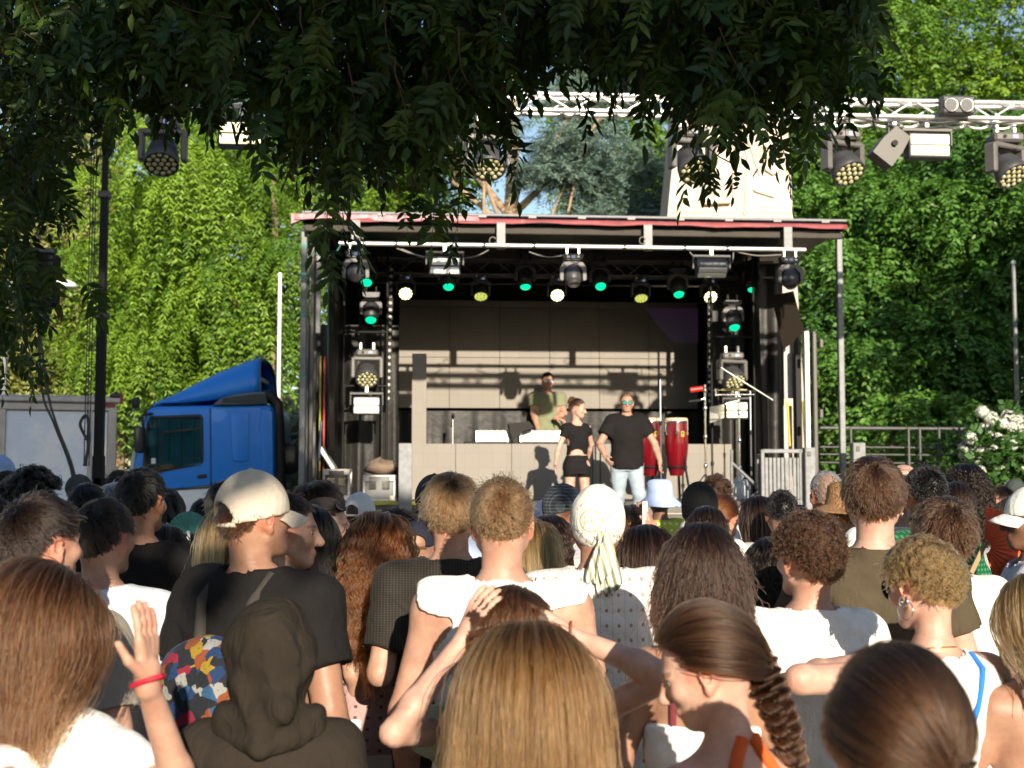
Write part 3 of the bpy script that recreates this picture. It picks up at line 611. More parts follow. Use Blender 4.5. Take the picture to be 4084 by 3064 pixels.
def frame_from(axis):
    q = Vector((0, -1, 0)).rotation_difference(Vector(axis)); return q.to_matrix()
def axis_of(tilt, yaw): return Matrix.Rotation(yaw, 3, 'Z') @ (Matrix.Rotation(tilt, 3, 'X') @ Vector((0, -1, 0)))
def wash(label, v, scale=1.0, tilt=R(40), yaw=0.0, group=None, world=False, lens=M_LENS, simple=False):
    """moving-head wash light hanging from a bar: clamps, base with display, yoke, barrel, nineteen lenses"""
    t = thing('wash_light', label, 'stage light', v if world else SW(v), TH, group); s = scale
    for x in (-.08, .08): MB().box((x * s, 0, -.03 * s), (.03 * s, .05 * s, .09 * s), bev=.005).obj('clamp', M_ALUP, t)
    ba = MB().box((0, 0, -.115 * s), (.27 * s, .2 * s, .085 * s), bev=.025 * s).obj('base', M_LAMPG, t)
    MB().box((.045 * s, -.103 * s, -.115 * s), (.055 * s, .008, .04 * s)).obj('display', M_DISP, ba); MB().lathe([(.016 * s, 0), (.016 * s, .01)], (-.05 * s, -.1 * s, -.115 * s), (0, -1, 0), 12).obj('knob', M_BLACK, ba)
    yk = MB(); Ry = Matrix.Rotation(yaw, 3, 'Z')
    for sx in (-1, 1): yk.box(Ry @ Vector((sx * .175 * s, 0, -.3 * s)), (.05 * s, .12 * s, .26 * s), Ry, bev=.015 * s)
    yk.box(Ry @ Vector((0, 0, -.185 * s)), (.36 * s, .12 * s, .05 * s), Ry, bev=.02 * s); yk.obj('yoke', M_LAMPB if simple else M_LAMPG, t)
    ax = axis_of(tilt, yaw); pv = Vector((0, 0, -.36 * s))
    hd = MB().lathe([(.02, -.13), (.09, -.13), (.115, -.1), (.12, -.03), (.128, 0), (.128, .03), (.14, .05), (.145, .13), (.135, .14), (.13, .125), (.02, .12)] if s == 1 else [(a * s, b * s) for a, b in ((.02, -.13), (.09, -.13), (.115, -.1), (.12, -.03), (.128, 0), (.128, .03), (.14, .05), (.145, .13), (.135, .14), (.13, .125), (.02, .12))], pv, ax, 24).obj('head', M_LAMPB, t)
    Rm = frame_from(ax)
    for k in range(9): MB().box(pv + Rm @ Vector(((k - 4) * .022 * s, .08 * s, .118 * s)), (.009 * s, .07 * s, .012 * s), Rm).obj('cooling_slot', M_BLACK, hd)
    pos = [(0, 0)] + [(.055 * math.cos(a), .055 * math.sin(a)) for a in np.arange(6) * math.pi / 3] + [(.105 * math.cos(a), .105 * math.sin(a)) for a in np.arange(12) * math.pi / 6]
    for (x, z) in pos:
        o = link('lens', lens_mesh(.023 * s), hd, pv + Rm @ Vector((x * s, -.128 * s, z * s)), Rm.to_euler())
        if lens is not M_LENS: o.material_slots[0].link = 'OBJECT'; o.material_slots[0].material = lens
    return t
def spot(label, v, scale=1.0, tilt=R(65), yaw=0.0, group=None, lens=None, back=True):
    """moving-head spot: clamp frame, base with display, rounded yoke, drum-shaped head"""
    t = thing('moving_spot', label, 'stage light', SW(v), TH, group); s = scale; m_y = M_LAMPG if lens is None else M_LAMPB
    for x in (-.075, .075): MB().box((x * s, 0, -.03 * s), (.025 * s, .05 * s, .11 * s), bev=.005).obj('clamp', M_ALUP if lens is None else M_BLACK, t)
    ba = MB().prism([(-.13 * s, -.075 * s), (.13 * s, -.075 * s), (.12 * s, -.135 * s), (.07 * s, -.155 * s), (-.07 * s, -.155 * s), (-.12 * s, -.135 * s)], .14 * s, (0, -.07 * s, 0)).obj('base', M_LAMPB, t)
    if lens is None:
        MB().box((.0, -.073 * s, -.112 * s), (.05 * s, .008, .035 * s)).obj('display', M_DISP, ba)
        for x in (-.075, -.055, .055, .07): MB().box((x * s, -.073 * s, -.112 * s), (.012 * s, .006, .022 * s)).obj('button', M_ALUP, ba)
    mb = MB()
    for sx in (-1, 1):
        mb.prism([(sx * .055 * s, -.17 * s), (sx * .12 * s, -.18 * s), (sx * .165 * s, -.24 * s), (sx * .165 * s, -.40 * s), (sx * .125 * s, -.41 * s), (sx * .12 * s, -.28 * s), (sx * .055 * s, -.215 * s)], .11 * s, (0, -.055 * s, 0))
    mb.box((0, 0, -.19 * s), (.13 * s, .11 * s, .045 * s)); mb.obj('yoke', m_y, t)
    ax = axis_of(tilt, yaw); pv = Vector((0, 0, -.34 * s))
    hd = MB().lathe([(.01 * s, -.13 * s), (.07 * s, -.125 * s), (.105 * s, -.08 * s), (.112 * s, 0), (.11 * s, .06 * s), (.118 * s, .07 * s), (.118 * s, .1 * s), (.1 * s, .12 * s), (.09 * s, .2 * s), (.085 * s, .2 * s), (.08 * s, .18 * s), (.01 * s, .18 * s)], pv, ax, 22).obj('head', M_LAMPB, t)
    if lens is not None: MB().lathe([(.082 * s, .185 * s), (.07 * s, .21 * s), (.04 * s, .225 * s), (.005 * s, .23 * s)], pv, ax, 20).obj('lens', lens, hd)
    else:
        for r_ in (.03, .05, .068): MB().lathe([(r_ * s, -.128 * s), (r_ * s, -.136 * s), ((r_ + .006) * s, -.136 * s), ((r_ + .006) * s, -.128 * s)], pv, ax, 18, cap=False).obj('grille_ring', M_LAMPG, hd)
    return t
def strobe(label, v, w=.45, h=.24, tilt=0.0, group=None, lit=True, world=False, text=None, bracket=M_LAMPG, yaw=0.0):
    """strobe panel: clamp, U bracket, housing, two long tubes in front"""
    t = thing('strobe_panel', label, 'stage light', v if world else SW(v), TH + yaw, group)
    MB().box((0, 0, -.02), (.045, .05, .08), bev=.006).obj('clamp', M_ALUP, t)
    mb = MB(); mb.box((0, 0, -.075), (w + .09, .06, .035), bev=.006)
    for sx in (-1, 1): mb.box((sx * (w / 2 + .035), 0, -.15), (.018, .05, .17), bev=.005)
    mb.obj('bracket', bracket, t)
    Rm = Matrix.Rotation(tilt, 3, 'X'); c = Vector((0, 0, -.12 - h / 2))
    ho = MB().box(c, (w, .16, h), Rm, bev=.012).obj('housing', M_LAMPB, t)
    for sz in (-1, 1): MB().box(c + Rm @ Vector((0, -.086, sz * h * .225)), (w * .9, .025, h * .36), Rm, bev=.01).obj('tube_panel', M_GLOW if lit else M_REFL, ho)
    if text:
        fc = bpy.data.curves.new('lettering', 'FONT'); fc.body = text; fc.size = .042; fc.align_x = 'CENTER'; fc.extrude = .001; fc.materials.append(M_ALUP)
        o = link('lettering', fc, ho, c + Rm @ Vector((0, -.02, h / 2 + .006)), (Rm @ Matrix.Rotation(math.pi, 3, 'Z')).to_euler())
    return t
GB = 'spot lights on the front light bar'
for px, lab, tl, yw in ((1420, 'dark moving spot under the left end of the front light bar', R(200), 0), (2284, 'dark moving spot at the middle of the front light bar', R(240), .1), (3148, 'dark moving spot under the right end of the front light bar', R(235), -.1)):
    q = SP(px, 985, ya); spot(lab, (q.x, ya, zb_ - .03), 1.0, tl, yw, GB)
q = SP(1774, 985, ya); strobe('white-faced strobe panel left of centre on the front light bar', (q.x, ya, zb_ - .03), .39, .23, R(12), 'strobe panels on the front light bar', lit=False)
q = SP(2836, 985, ya); strobe('tilted strobe panel with flap toward the right of the front light bar', (q.x, ya, zb_ - .03), .40, .2, R(52), 'strobe panels on the front light bar', lit=False, text='3000 LED STROBE')
# lamps on the inner truss
for k, (px, py, m_, lab) in enumerate(((1618, 1077, M_YEL, 'brightly lit yellow wash light, leftmost on the inner truss'), (1918, 1092, M_YELD, 'dim yellow wash light between the first two green beams'), (2222, 1088, M_YEL, 'bright yellow wash light half hidden by the middle spot'), (2557, 1108, M_YELD, 'dim yellow-green wash light right of the middle of the inner truss'), (2832, 1118, M_YEL, 'bright wash light peeping out under the tilted strobe panel'))):
    q = SP(px, py, 1.75); wash(lab, (q.x, 1.8, zt2 - .1), .72, R(35 if m_ is M_YEL else 58), 0, 'yellow wash lights on the inner truss', lens=m_, simple=True)
for k, (px, py, lab) in enumerate(((1462, 1129, 'green beam light at the far left under the roof'), (1789, 1146, 'green beam light below the white-faced strobe'), (2096, 1146, 'green beam light left of the middle spot'), (2396, 1144, 'green beam light right of the middle spot'), (2708, 1176, 'lowest green beam light, left of the tilted strobe'), (3003, 1156, 'green beam light at the far right under the roof'))):
    q = SP(px, py, 1.6); tl = R(50 + 8 * (k % 3)); ax = axis_of(tl, 0) * .2 * .9
    hz = q.z - ax.z; top_z = hz + .34 * .9; spot(lab, (q.x, q.y - ax.y, top_z), .9, tl, 0, 'green beam lights', lens=M_GREEN)
for k, (px, py, lab) in enumerate(((1479, 1278, 'green beam light hanging in the left lamp frame'), (2930, 1308, 'green beam light hanging in the right lamp frame'))):
    q = SP(px, py, 1.2); tl = R(58); ax = axis_of(tl, 0) * .18; spot(lab, (q.x, q.y - ax.y, q.z - ax.z + .34 * .9), .9, tl, 0, 'green beam lights', lens=M_GREEN)
for px, py, lab, yw in ((1465, 1372, 'big wash light with many lenses in the left lamp frame', 0.05), (2918, 1385, 'big wash light with many lenses in the right lamp frame', .25)):
    q = SP(px, py, 1.1); wash(lab, (q.x, 1.1, q.z), 1.08, R(48), yw, 'big wash lights in the lamp frames')
q = SP(1463, 1548, 1.05); strobe('glowing strobe panel low at the left side of the stage', (q.x, 1.05, q.z), .36, .24, 0, 'glowing strobe panels', bracket=M_LAMPB)
q = SP(2938, 1568, .9); bs = strobe('glowing strobe panel with a pale side flap low at the right side of the stage', (q.x, .9, q.z), .3, .24, 0, 'glowing strobe panels', bracket=M_LAMPB, yaw=-.25)
MB().add([(-.17, -.1, -.16), (-.36, -.3, -.2), (-.36, -.3, -.42), (-.17, -.1, -.34)], [(0, 1, 2, 3)]).obj('side_flap', M_ALUP, bs)
# strings of bulbs
for lab, a, b in (('vertical pixel strip of small round bulbs left of the screen', (1560, 1075), (1548, 1590)), ('vertical pixel strip of small round bulbs right of the screen', (2833, 1130), (2832, 1600))):
    p0, p1 = SP(*a, 1.7), SP(*b, 1.7); t = sthing('pixel_strip', lab, 'light strip', group='pixel strips beside the screen')
    MB().box(((p0.x + p1.x) / 2, 1.73, (p0.z + p1.z) / 2), (.07, .03, p0.z - p1.z + .06), (0, math.atan2(p1.x - p0.x, p1.z - p0.z) - math.pi, 0)).obj('rail', M_BLACK, t)
    bm_ = MB().lathe([(.026, 0), (.024, .014), (.014, .024), (.002, .027)], (0, 0, 0), (0, -1, 0), 10).mesh('bulb', mat('frosted_bulb', (.62, .58, .48), .35))
    for k in range(20): link('bulb', bm_, t, p0 + (p1 - p0) * (k / 19) - Vector((0, -.0, 0)))

# ---------------------------------------------------------------- screen, booth, stage furniture
ls = sthing('video_screen', 'large tan video screen of square cabinets at the back of the stage', 'screen')
ys = 3.6; s0, s1 = SP(1592, 1222, ys), SP(2785, 1632, ys); cwid = (s1.x - s0.x) / 6; chgt = (s0.z - s1.z) / 2
for i in range(6):
    for j in range(2):
        MB().box((s0.x + (i + .5) * cwid, ys + .04, s1.z + (j + .5) * chgt), (cwid - .006, .08, chgt - .006), bev=.003).obj('cabinet', M_LED, ls)
    MB().box((s0.x + (i + .5) * cwid, ys + .03, s0.z + .055), (cwid - .006, .07, .1), bev=.004).obj('header', mat('header_grey', (.30, .26, .22), .6), ls)
MB().box(((s0.x + s1.x) / 2, ys + .16, (s0.z + s1.z) / 2), (s1.x - s0.x + .1, .1, s0.z - s1.z)).obj('back_frame', M_BLACK, ls)
for x in (s0.x + .3, (s0.x + s1.x) / 2, s1.x - .3): MB().box((x, ys + .14, (s1.z + DECK) / 2), (.06, .06, s1.z - DECK)).obj('leg', M_BLACK, ls)
im = [SP(x, y, ys - .005) for x, y in ((2570, 1228), (2784, 1228), (2784, 1368), (2680, 1368), (2625, 1300))]
def image_mat():
    m = bpy.data.materials.new('screen_picture'); m.use_nodes = True; nt = m.node_tree; b = nt.nodes['Principled BSDF']; b.inputs['Base Color'].default_value = (.24, .22, .19, 1); b.inputs['Roughness'].default_value = .75
    tc = nt.nodes.new('ShaderNodeTexCoord'); mp = nt.nodes.new('ShaderNodeMapping'); mp.inputs['Scale'].default_value = (2, 1, 7); n = nt.nodes.new('ShaderNodeTexNoise'); n.inputs['Scale'].default_value = 1.3
    r = nt.nodes.new('ShaderNodeValToRGB'); cr = r.color_ramp; cr.elements[0].color = (.012, .010, .03, 1); cr.elements[1].color = (.01, .03, .03, 1); e = cr.elements.new(.5); e.color = (.035, .012, .05, 1)
    nt.links.new(tc.outputs['Object'], mp.inputs[0]); nt.links.new(mp.outputs[0], n.inputs['Vector']); nt.links.new(n.outputs['Fac'], r.inputs['Fac']); nt.links.new(r.outputs['Color'], b.inputs['Emission Color']); b.inputs['Emission Strength'].default_value = .12; return m
MB().add(im, [(0, 1, 2, 3, 4)]).obj('screen_picture', image_mat(), ls)
bo = sthing('booth_front', 'low tan video wall in front of the player\'s table', 'screen')
yb = 1.1; b0, b1 = SP(1592, 1769, yb), SP(2922, 1998, yb); n6 = 6; bw = (b1.x - b0.x) / n6; bh = b0.z - DECK
for i in range(n6):
    MB().box((b0.x + (i + .5) * bw, yb + .04, DECK + bh / 2), (bw - .005, .08, bh - .004), bev=.003).obj('cabinet', M_LED, bo)
MB().box(((b0.x + b1.x) / 2, yb + .13, DECK + bh / 2), (b1.x - b0.x - .1, .08, bh - .06)).obj('back_frame', M_BLACK, bo)
for px in (2363, 2394): MB().tube([SP(px, 1746, yb - .25), (SP(px, 1746, yb - .25).x, yb - .25, DECK)], .012, 8).obj('support_tube', M_GREY, bo)
q0, q1 = SP(1644, 1411, 1.6), SP(1700, 1765, 1.6)
co = sthing('narrow_column', 'narrow tan upright panel standing left of the screen', 'panel'); MB().box(((q0.x + q1.x) / 2, 1.6, (q0.z + DECK) / 2), (q1.x - q0.x, .06, q0.z - DECK), bev=.004).obj('panel', M_LED, co); MB().box(((q0.x + q1.x) / 2, 1.7, DECK + .02), (.5, .4, .04)).obj('foot', M_BLACK, co)
# table with cases
q0, q1 = SP(1895, 1716, 2.3), SP(2300, 1770, 2.3); ztab = q1.z + .02
tb = sthing('folding_table', 'long table behind the booth carrying the white cases', 'table')
MB().box(((q0.x + q1.x) / 2 + .1, 2.5, ztab - .02), (q1.x - q0.x + .5, .7, .04), bev=.006).obj('table_top', M_BLACK, tb)
for sx in (q0.x - .05, q1.x + .25):
    for y in (2.22, 2.8): MB().box((sx, y, (ztab - .04 + DECK) / 2), (.04, .04, ztab - .04 - DECK)).obj('leg', M_GREY, tb)
M_CASE = mat('white_case', (.80, .79, .76), .45, var=.04)
for (pa, pb, lab) in ((1897, 2030, 'white equipment case at the left end of the player\'s table'), (2072, 2238, 'white equipment case at the right of the player\'s table, behind the black cloth')):
    a, b_ = SP(pa, 1718, 2.25), SP(pb, 1768, 2.25); hh = a.z - ztab
    c = sthing('equipment_case', lab, 'case', ((a.x + b_.x) / 2, 2.45, ztab)); w_ = b_.x - a.x
    MB().box((0, 0, hh / 2), (w_, .42, hh), bev=.012).obj('body', M_CASE, c)
    for x in (-w_ / 2 + .02, w_ / 2 - .02): MB().box((x, -.205, hh / 2), (.045, .03, hh + .006), bev=.008).obj('corner', M_ALUP, c)
    MB().box((-w_ * .25, -.218, hh * .45), (.07, .012, .06), bev=.004).obj('latch', M_ALUP, c)
    for k in range(5): MB().box((-w_ * .35 + k * w_ * .17, -.05 + .04 * (k % 2), hh + .012), (.05, .12, .02), bev=.004).obj('control', M_GREY, c)
a = [SP(x, y, 2.0) for x, y in ((2030, 1690), (2110, 1680), (2130, 1705), (2085, 1720), (2046, 1762), (2038, 1730))]
cl_ = tag(MB().add(a + [v + Vector((0, .35, -.01)) for v in a], [tuple(range(6)), tuple(range(11, 5, -1))] + [(i, (i + 1) % 6, (i + 1) % 6 + 6, i + 6) for i in range(6)]).obj('black_cloth', M_CLOTHB, None, SW((0, 0, 0)), (0, 0, TH)), 'black cloth hanging over the front of the player\'s table', 'cloth')
def mic_stand(label, base_px, yl_, top_py, boom=None, mic=True, z0=DECK):
    q = SP(base_px, top_py, yl_); t = sthing('microphone_stand', label, 'stand', (q.x, yl_, z0)); h = q.z - z0
    MB().lathe([(.13, 0), (.13, .015), (.03, .03), (.016, .05)], (0, 0, 0), n=16).obj('base', M_BLACK, t); MB().tube([(0, 0, .03), (0, 0, h * .62)], .012, 8).obj('tube', M_STEELP, t); MB().tube([(0, 0, h * .6), (0, 0, h)], .008, 8).obj('rod', M_ALUP, t)
    MB().lathe([(.016, -.03), (.02, 0), (.016, .03)], (0, 0, h * .62), n=10).obj('clutch', M_BLACK, t)
    tip = Vector((0, 0, h))
    if boom:
        a, b_ = [SP(*p, yl_) - Vector((q.x, yl_, z0)) for p in boom]; a.y = b_.y = 0; MB().tube([a, b_], .008, 8).obj('boom', M_ALUP, t); tip = b_
    if mic: mc = MB().lathe([(.012, -.17), (.016, -.1), (.02, -.03), (.026, -.015), (.028, .01), (.02, .03), (.004, .038)], tip, (0.1, -.25, 1) if not boom else (-.2, -.1, -1), 12).obj('microphone', M_BLACK, t)
    return t
mic_stand('tall straight microphone stand between the two red drums', 2633, -.0, 1500); mic_stand('small microphone stand behind the left part of the booth', 1806, 2.4, 1660); mic_stand('microphone stand with long slanting boom at the right of the stage', 2992, .15, 1560, boom=((3082, 1596), (2868, 1462)))
# percussion stands
M_CHROME = mat('chrome', (.82, .82, .8), .12, metal=1.0, var=.04)
def perc(lab, px, yl_, top, items):
    q = SP(px, top, yl_); t = sthing('percussion_stand', lab, 'stand', (q.x, yl_, DECK), 'chrome percussion stands'); h = q.z - DECK
    MB().tube([(0, 0, .25), (0, 0, h)], .014, 10).obj('tube', M_CHROME, t)
    for k in range(3): a = k * 2.09 + .5; MB().tube([(0, 0, .35), (.28 * math.cos(a), .28 * math.sin(a), .01)], .009, 8).obj('leg', M_CHROME, t)
    for z in (.3, .55, .8, .95): MB().lathe([(.014, -.03), (.026, -.02), (.026, .02), (.014, .03)], (0, 0, h * z), n=10).obj('clamp', M_CHROME, t)
    for (nm, p0, p1, r_, m_) in items:
        a, b_ = [SP(*p, yl_) - Vector((q.x, yl_, DECK)) for p in (p0, p1)]; a.y = b_.y = -.02; MB().tube([a, b_], r_, 10).obj(nm, m_, t)
    return t
perc('chrome stand with a red block and black bell near the right side drape', 2811, .2, 1535, [('red_block', (2752, 1557), (2800, 1550), .035, mat('red_plastic', (.65, .02, .015), .35)), ('bell', (2745, 1603), (2792, 1597), .022, M_BLACK), ('arm', (2790, 1597), (2811, 1590), .008, M_CHROME)])
perc('chrome stand with a level bar and cymbal in front of the glowing right panel', 2946, .1, 1560, [('level_bar', (2852, 1576), (3008, 1574), .012, M_CHROME), ('upright', (2853, 1580), (2853, 1552), .012, M_CHROME), ('arm', (2890, 1612), (2946, 1598), .01, M_CHROME), ('cup', (2920, 1555), (2920, 1570), .02, M_CHROME)])
MB().lathe([(.002, .03), (.03, .025), (.04, .012), (.19, -.008), (.2, -.012)], (0, 0, 0), n=24, cap=False).obj('cymbal', mat('bronze', (.45, .32, .12), .25, metal=1.0), bpy.data.objects['percussion_stand.001'], SP(2920, 1552, .1) - Vector((SP(2946, 1560, .1).x, .1, DECK)) + Vector((0, 0, 0)))
# congas
def conga(lab, px, yl_, top, bot):
    q = SP(px, top, yl_); zb = SP(px, bot, yl_).z; t = sthing('conga_drum', lab, 'drum', (q.x, yl_, DECK), 'red conga drums'); h0 = zb - DECK; h1 = q.z - DECK; H = h1 - h0
    pr = [(.55, 0), (.72, .12), (.88, .3), (.98, .5), (1.0, .62), (.97, .8), (.92, .95), (.915, 1.0)]; Rr = .155
    MB().lathe([(r_ * Rr, h0 + z * H * .97) for r_, z in pr], (0, 0, 0), n=28).obj('shell', mat('red_lacquer', (.15, .003, .008), .16, var=.25, scale=3, coat=.8), t)
    MB().lathe([(Rr * .95, h1 - .045), (Rr * .98, h1 - .03), (Rr * .98, h1 - .015), (Rr * .94, h1 + .005), (Rr * .9, h1 + .012), (.005, h1 + .014)], (0, 0, 0), n=28).obj('drumhead', mat('drum_skin', (.66, .52, .34), .7), t)
    MB().lathe([(Rr * .985, h1 - .05), (Rr * 1.03, h1 - .045), (Rr * 1.03, h1 - .03), (Rr * .985, h1 - .025)], (0, 0, 0), n=28, cap=False).obj('hoop', M_CHROME, t)
    for k in range(6):
        a = k * 1.047 + .35; c_, s_ = math.cos(a), math.sin(a); MB().tube([(Rr * 1.03 * c_, Rr * 1.03 * s_, h1 - .035), (Rr * 1.05 * c_, Rr * 1.05 * s_, h1 - .2)], .009, 8).obj('tension_rod', M_CHROME, t); MB().box((Rr * 1.03 * c_, Rr * 1.03 * s_, h1 - .19), (.03, .04, .05), (0, 0, a), bev=.006).obj('lug', M_CHROME, t)
    bd = MB().box((.05, -Rr * .985, h1 - .2), (.045, .012, .07), (0, 0, .3), bev=.004).obj('badge', mat('brass_badge', (.72, .5, .08), .35), t); MB().box((.05, -Rr * .985 - .008, h1 - .19), (.026, .003, .03), (0, 0, .3)).obj('badge_mark', M_BLACK, bd); MB().box((.05, -Rr * .985 - .008, h1 - .222), (.03, .003, .008), (0, 0, .3)).obj('badge_mark', M_BLACK, bd)
    MB().lathe([(Rr * .86, h0 + .1), (Rr * .9, h0 + .1), (Rr * .9, h0 + .125), (Rr * .86, h0 + .125)], (0, 0, 0), n=24, cap=False).obj('stand_ring', M_BLACK, t)
    for k in range(3): a = k * 2.094 - .9; c_, s_ = math.cos(a), math.sin(a); MB().tube([(Rr * .95 * c_, Rr * .95 * s_, h0 + .26), (Rr * .95 * c_, Rr * .95 * s_, h0 + .1), (Rr * 1.5 * c_, Rr * 1.5 * s_, .015)], .016, 8).obj('stand_leg', M_BLACK, t)
conga('red conga drum on its stand, the one in full view beside the microphone stand', 2697, .25, 1672, 1898); conga('red conga drum half hidden behind the man in sunglasses', 2592, .3, 1672, 1898)
# flight cases at the left
def flight(lab, px, py0, py1, pw, yl_, lid=False, dark=True):
    a = SP(px, py0, yl_); w_ = SP(px + pw, py0, yl_).x - a.x; h = max(.1, a.z - DECK); t = sthing('flight_case', lab, 'case', (a.x + w_ / 2, yl_ + .25, DECK))
    MB().box((0, 0, h / 2 + .01), (w_ - .02, .48, h - .02), bev=.005).obj('body', M_GREY if dark else mat('grey_ply', (.2, .2, .2), .6), t)
    mb = MB()
    for x in (-w_ / 2, w_ / 2):
        for y in (-.245, .245): mb.box((x, y, h / 2), (.03, .03, h), bev=.004)
    for z in (.015, h - .01):
        for y in (-.245, .245): mb.box((0, y, z), (w_ + .02, .028, .028), bev=.004)
        for x in (-w_ / 2, w_ / 2): mb.box((x, 0, z), (.028, .5, .028), bev=.004)
    mb.obj('edging', M_ALU, t)
    for sx in (-1, 1):
        for z in (.04, h - .04): MB().box((sx * (w_ / 2 - .03), -.262, z), (.07, .02, .07), bev=.012).obj('ball_corner', M_ALU, t)
    for x in (-w_ * .22, w_ * .22): MB().box((x, -.263, h * .62), (.09, .012, .1), bev=.01).obj('latch', M_CHROME, t)
    if lid: MB().box((-w_ * .42, .1, h + .14), (.06, .48, .34), (0, R(-32), 0), bev=.01).obj('open_lid', M_ALUP, t)
    return t, h
flight('black flight case with lid tilted open beside the left stage post', 1292, 1872, 1975, 100, .15, lid=True); flight('grey flight case with bright edging left of the booth, cloth heaped on top', 1452, 1896, 1978, 122, .12, dark=False)
rc = np.random.default_rng(5); rows = []
for j in range(9):
    rows.append([Vector((.2 * math.sin(math.pi * j / 8 * .98 + .02) * math.cos(a) * (1 + .15 * rc.normal()), .16 * math.sin(math.pi * j / 8) * math.sin(a), .2 * (1 + math.cos(math.pi * j / 8)) * .5 * (1 + .12 * rc.normal()))) for a in np.linspace(0, 6.28, 15)[:-1]])
q = SP(1520, 1896, .3); tag(MB().grid(rows, closed=True).obj('heaped_cloth', mat('brown_cloth', (.20, .14, .10), .9, var=.3), None, SW((q.x, .37, q.z + .005)), (0, 0, TH)), 'brown cloth heaped on the grey flight case', 'cloth')
# galvanised guard post, stair rail, slatted gate
q0, q1 = SP(1590, 1768, -.25), SP(1643, 2030, -.25)
gp = sthing('guard_post', 'flat galvanised upright in front of the left end of the booth', 'post'); MB().box(((q0.x + q1.x) / 2, -.25, q0.z / 2), (q1.x - q0.x, .06, q0.z), bev=.006).obj('upright', M_GALV, gp)
MB().box((q0.x + .03, -.29, q0.z - .06), (.05, .012, .08)).obj('hook_plate', M_GALV, gp)
sr = sthing('stair_rail', 'galvanised handrail slanting down at the right end of the stage', 'railing')
for pts in (((2918, 1795), (2918, 2080)), ((2918, 1845), (3040, 1960)), ((3020, 1815), (3030, 2060)), ((3020, 1815), (3045, 1835)), ((2930, 2050), (3040, 1945))):
    MB().tube([SP(x, y, -.35) for x, y in pts], .02, 8).obj('tube', M_GALV, sr)
MB().tube([(SP(2918, 2080, -.35).x, -.35, SP(2918, 2080, -.35).z), (SP(2918, 2080, -.35).x, -.35, 0)], .02, 8).obj('tube', M_GALV, sr); MB().tube([SP(3030, 2060, -.35), (SP(3030, 2060, -.35).x, -.35, 0)], .02, 8).obj('tube', M_GALV, sr)
sg = sthing('slatted_gate', 'galvanised gate of vertical slats beside the right end of the stage', 'gate')
q0, q1 = SP(3040, 1793, -.6), SP(3203, 2040, -.6); zt_ = q0.z
for k in range(9):
    MB().box((q0.x + .05 + k * (q1.x - q0.x - .1) / 8, -.6, (zt_ - .12 + .12) / 2), (.042, .02, zt_ - .2), bev=.006).obj('slat', M_GALV, sg)
mb = MB(); mb.box(((q0.x + q1.x) / 2, -.6, zt_ - .02), (q1.x - q0.x, .05, .05), bev=.006); mb.box((q0.x, -.6, zt_ / 2), (.045, .05, zt_), bev=.006); mb.box((q1.x - .03, -.6, zt_ / 2), (.03, .05, zt_), bev=.006); mb.box(((q0.x + q1.x) / 2, -.6, .1), (q1.x - q0.x, .05, .05)); mb.obj('frame', M_GALV, sg)
for (pa, pb, pt, yy, lab) in ((3205, 3247, 1785, -.62, 'thick galvanised gate post right of the slatted gate'), (3396, 3446, 1766, -.5, 'short galvanised block post behind the tall brown-haired man')):
    q0, q1 = SP(pa, pt, yy), SP(pb, pt, yy); g = sthing('gate_post', lab, 'post', ((q0.x + q1.x) / 2, yy, 0), 'galvanised gate posts'); MB().box((0, 0, q0.z / 2), (q1.x - q0.x, .12, q0.z), bev=.008).obj('upright', M_GALV, g); MB().box((-.02, -.065, q0.z - .08), (.045, .012, .06), bev=.01).obj('latch_hole', M_GREY, g)
# forestage where the performers stand
fs = sthing('forestage', 'lower blue-edged platform in front of the stage', 'platform')
FZ = 1.10; fx0, fx1 = SP(1900, 2000, -1).x, SP(2905, 2000, -1).x
MB().box(((fx0 + fx1) / 2, -.85, FZ - .05), (fx1 - fx0, 1.45, .1), bev=.01).obj('deck', mat('platform_board', (.09, .08, .07), .8, var=.2), fs)
MB().box(((fx0 + fx1) / 2, -1.59, FZ - .05), (fx1 - fx0, .03, .12), bev=.006).obj('edge_rail', mat('blue_grey_edge', (.24, .28, .36), .5), fs)
for k in range(4):
    x = fx0 + (k + .5) * (fx1 - fx0) / 4; MB().box((x, -1.56, (FZ - .12) / 2), ((fx1 - fx0) / 4 - .01, .03, FZ - .14), bev=.004).obj('front_board', mat('ply_front', (.34, .28, .21), .8, var=.15), fs)
    for y in (-.3, -1.4): MB().box((x, y, (FZ - .1) / 2), (.06, .06, FZ - .1)).obj('leg', M_GREY, fs)
q = SP(2955, 1935, .3); jc = sthing('water_jug', 'white plastic jug on the stage behind the handrail', 'jug', (q.x, .3, DECK)); MB().lathe([(.10, 0), (.12, .02), (.12, .2), (.09, .26), (.035, .28), (.035, .31)], (0, 0, 0), n=16).obj('body', mat('white_plastic', (.75, .78, .8), .4), jc); MB().lathe([(.04, .31), (.04, .335), (.01, .34)], (0, 0, 0), n=14).obj('lid', mat('blue_cap', (.1, .2, .5), .4), jc)

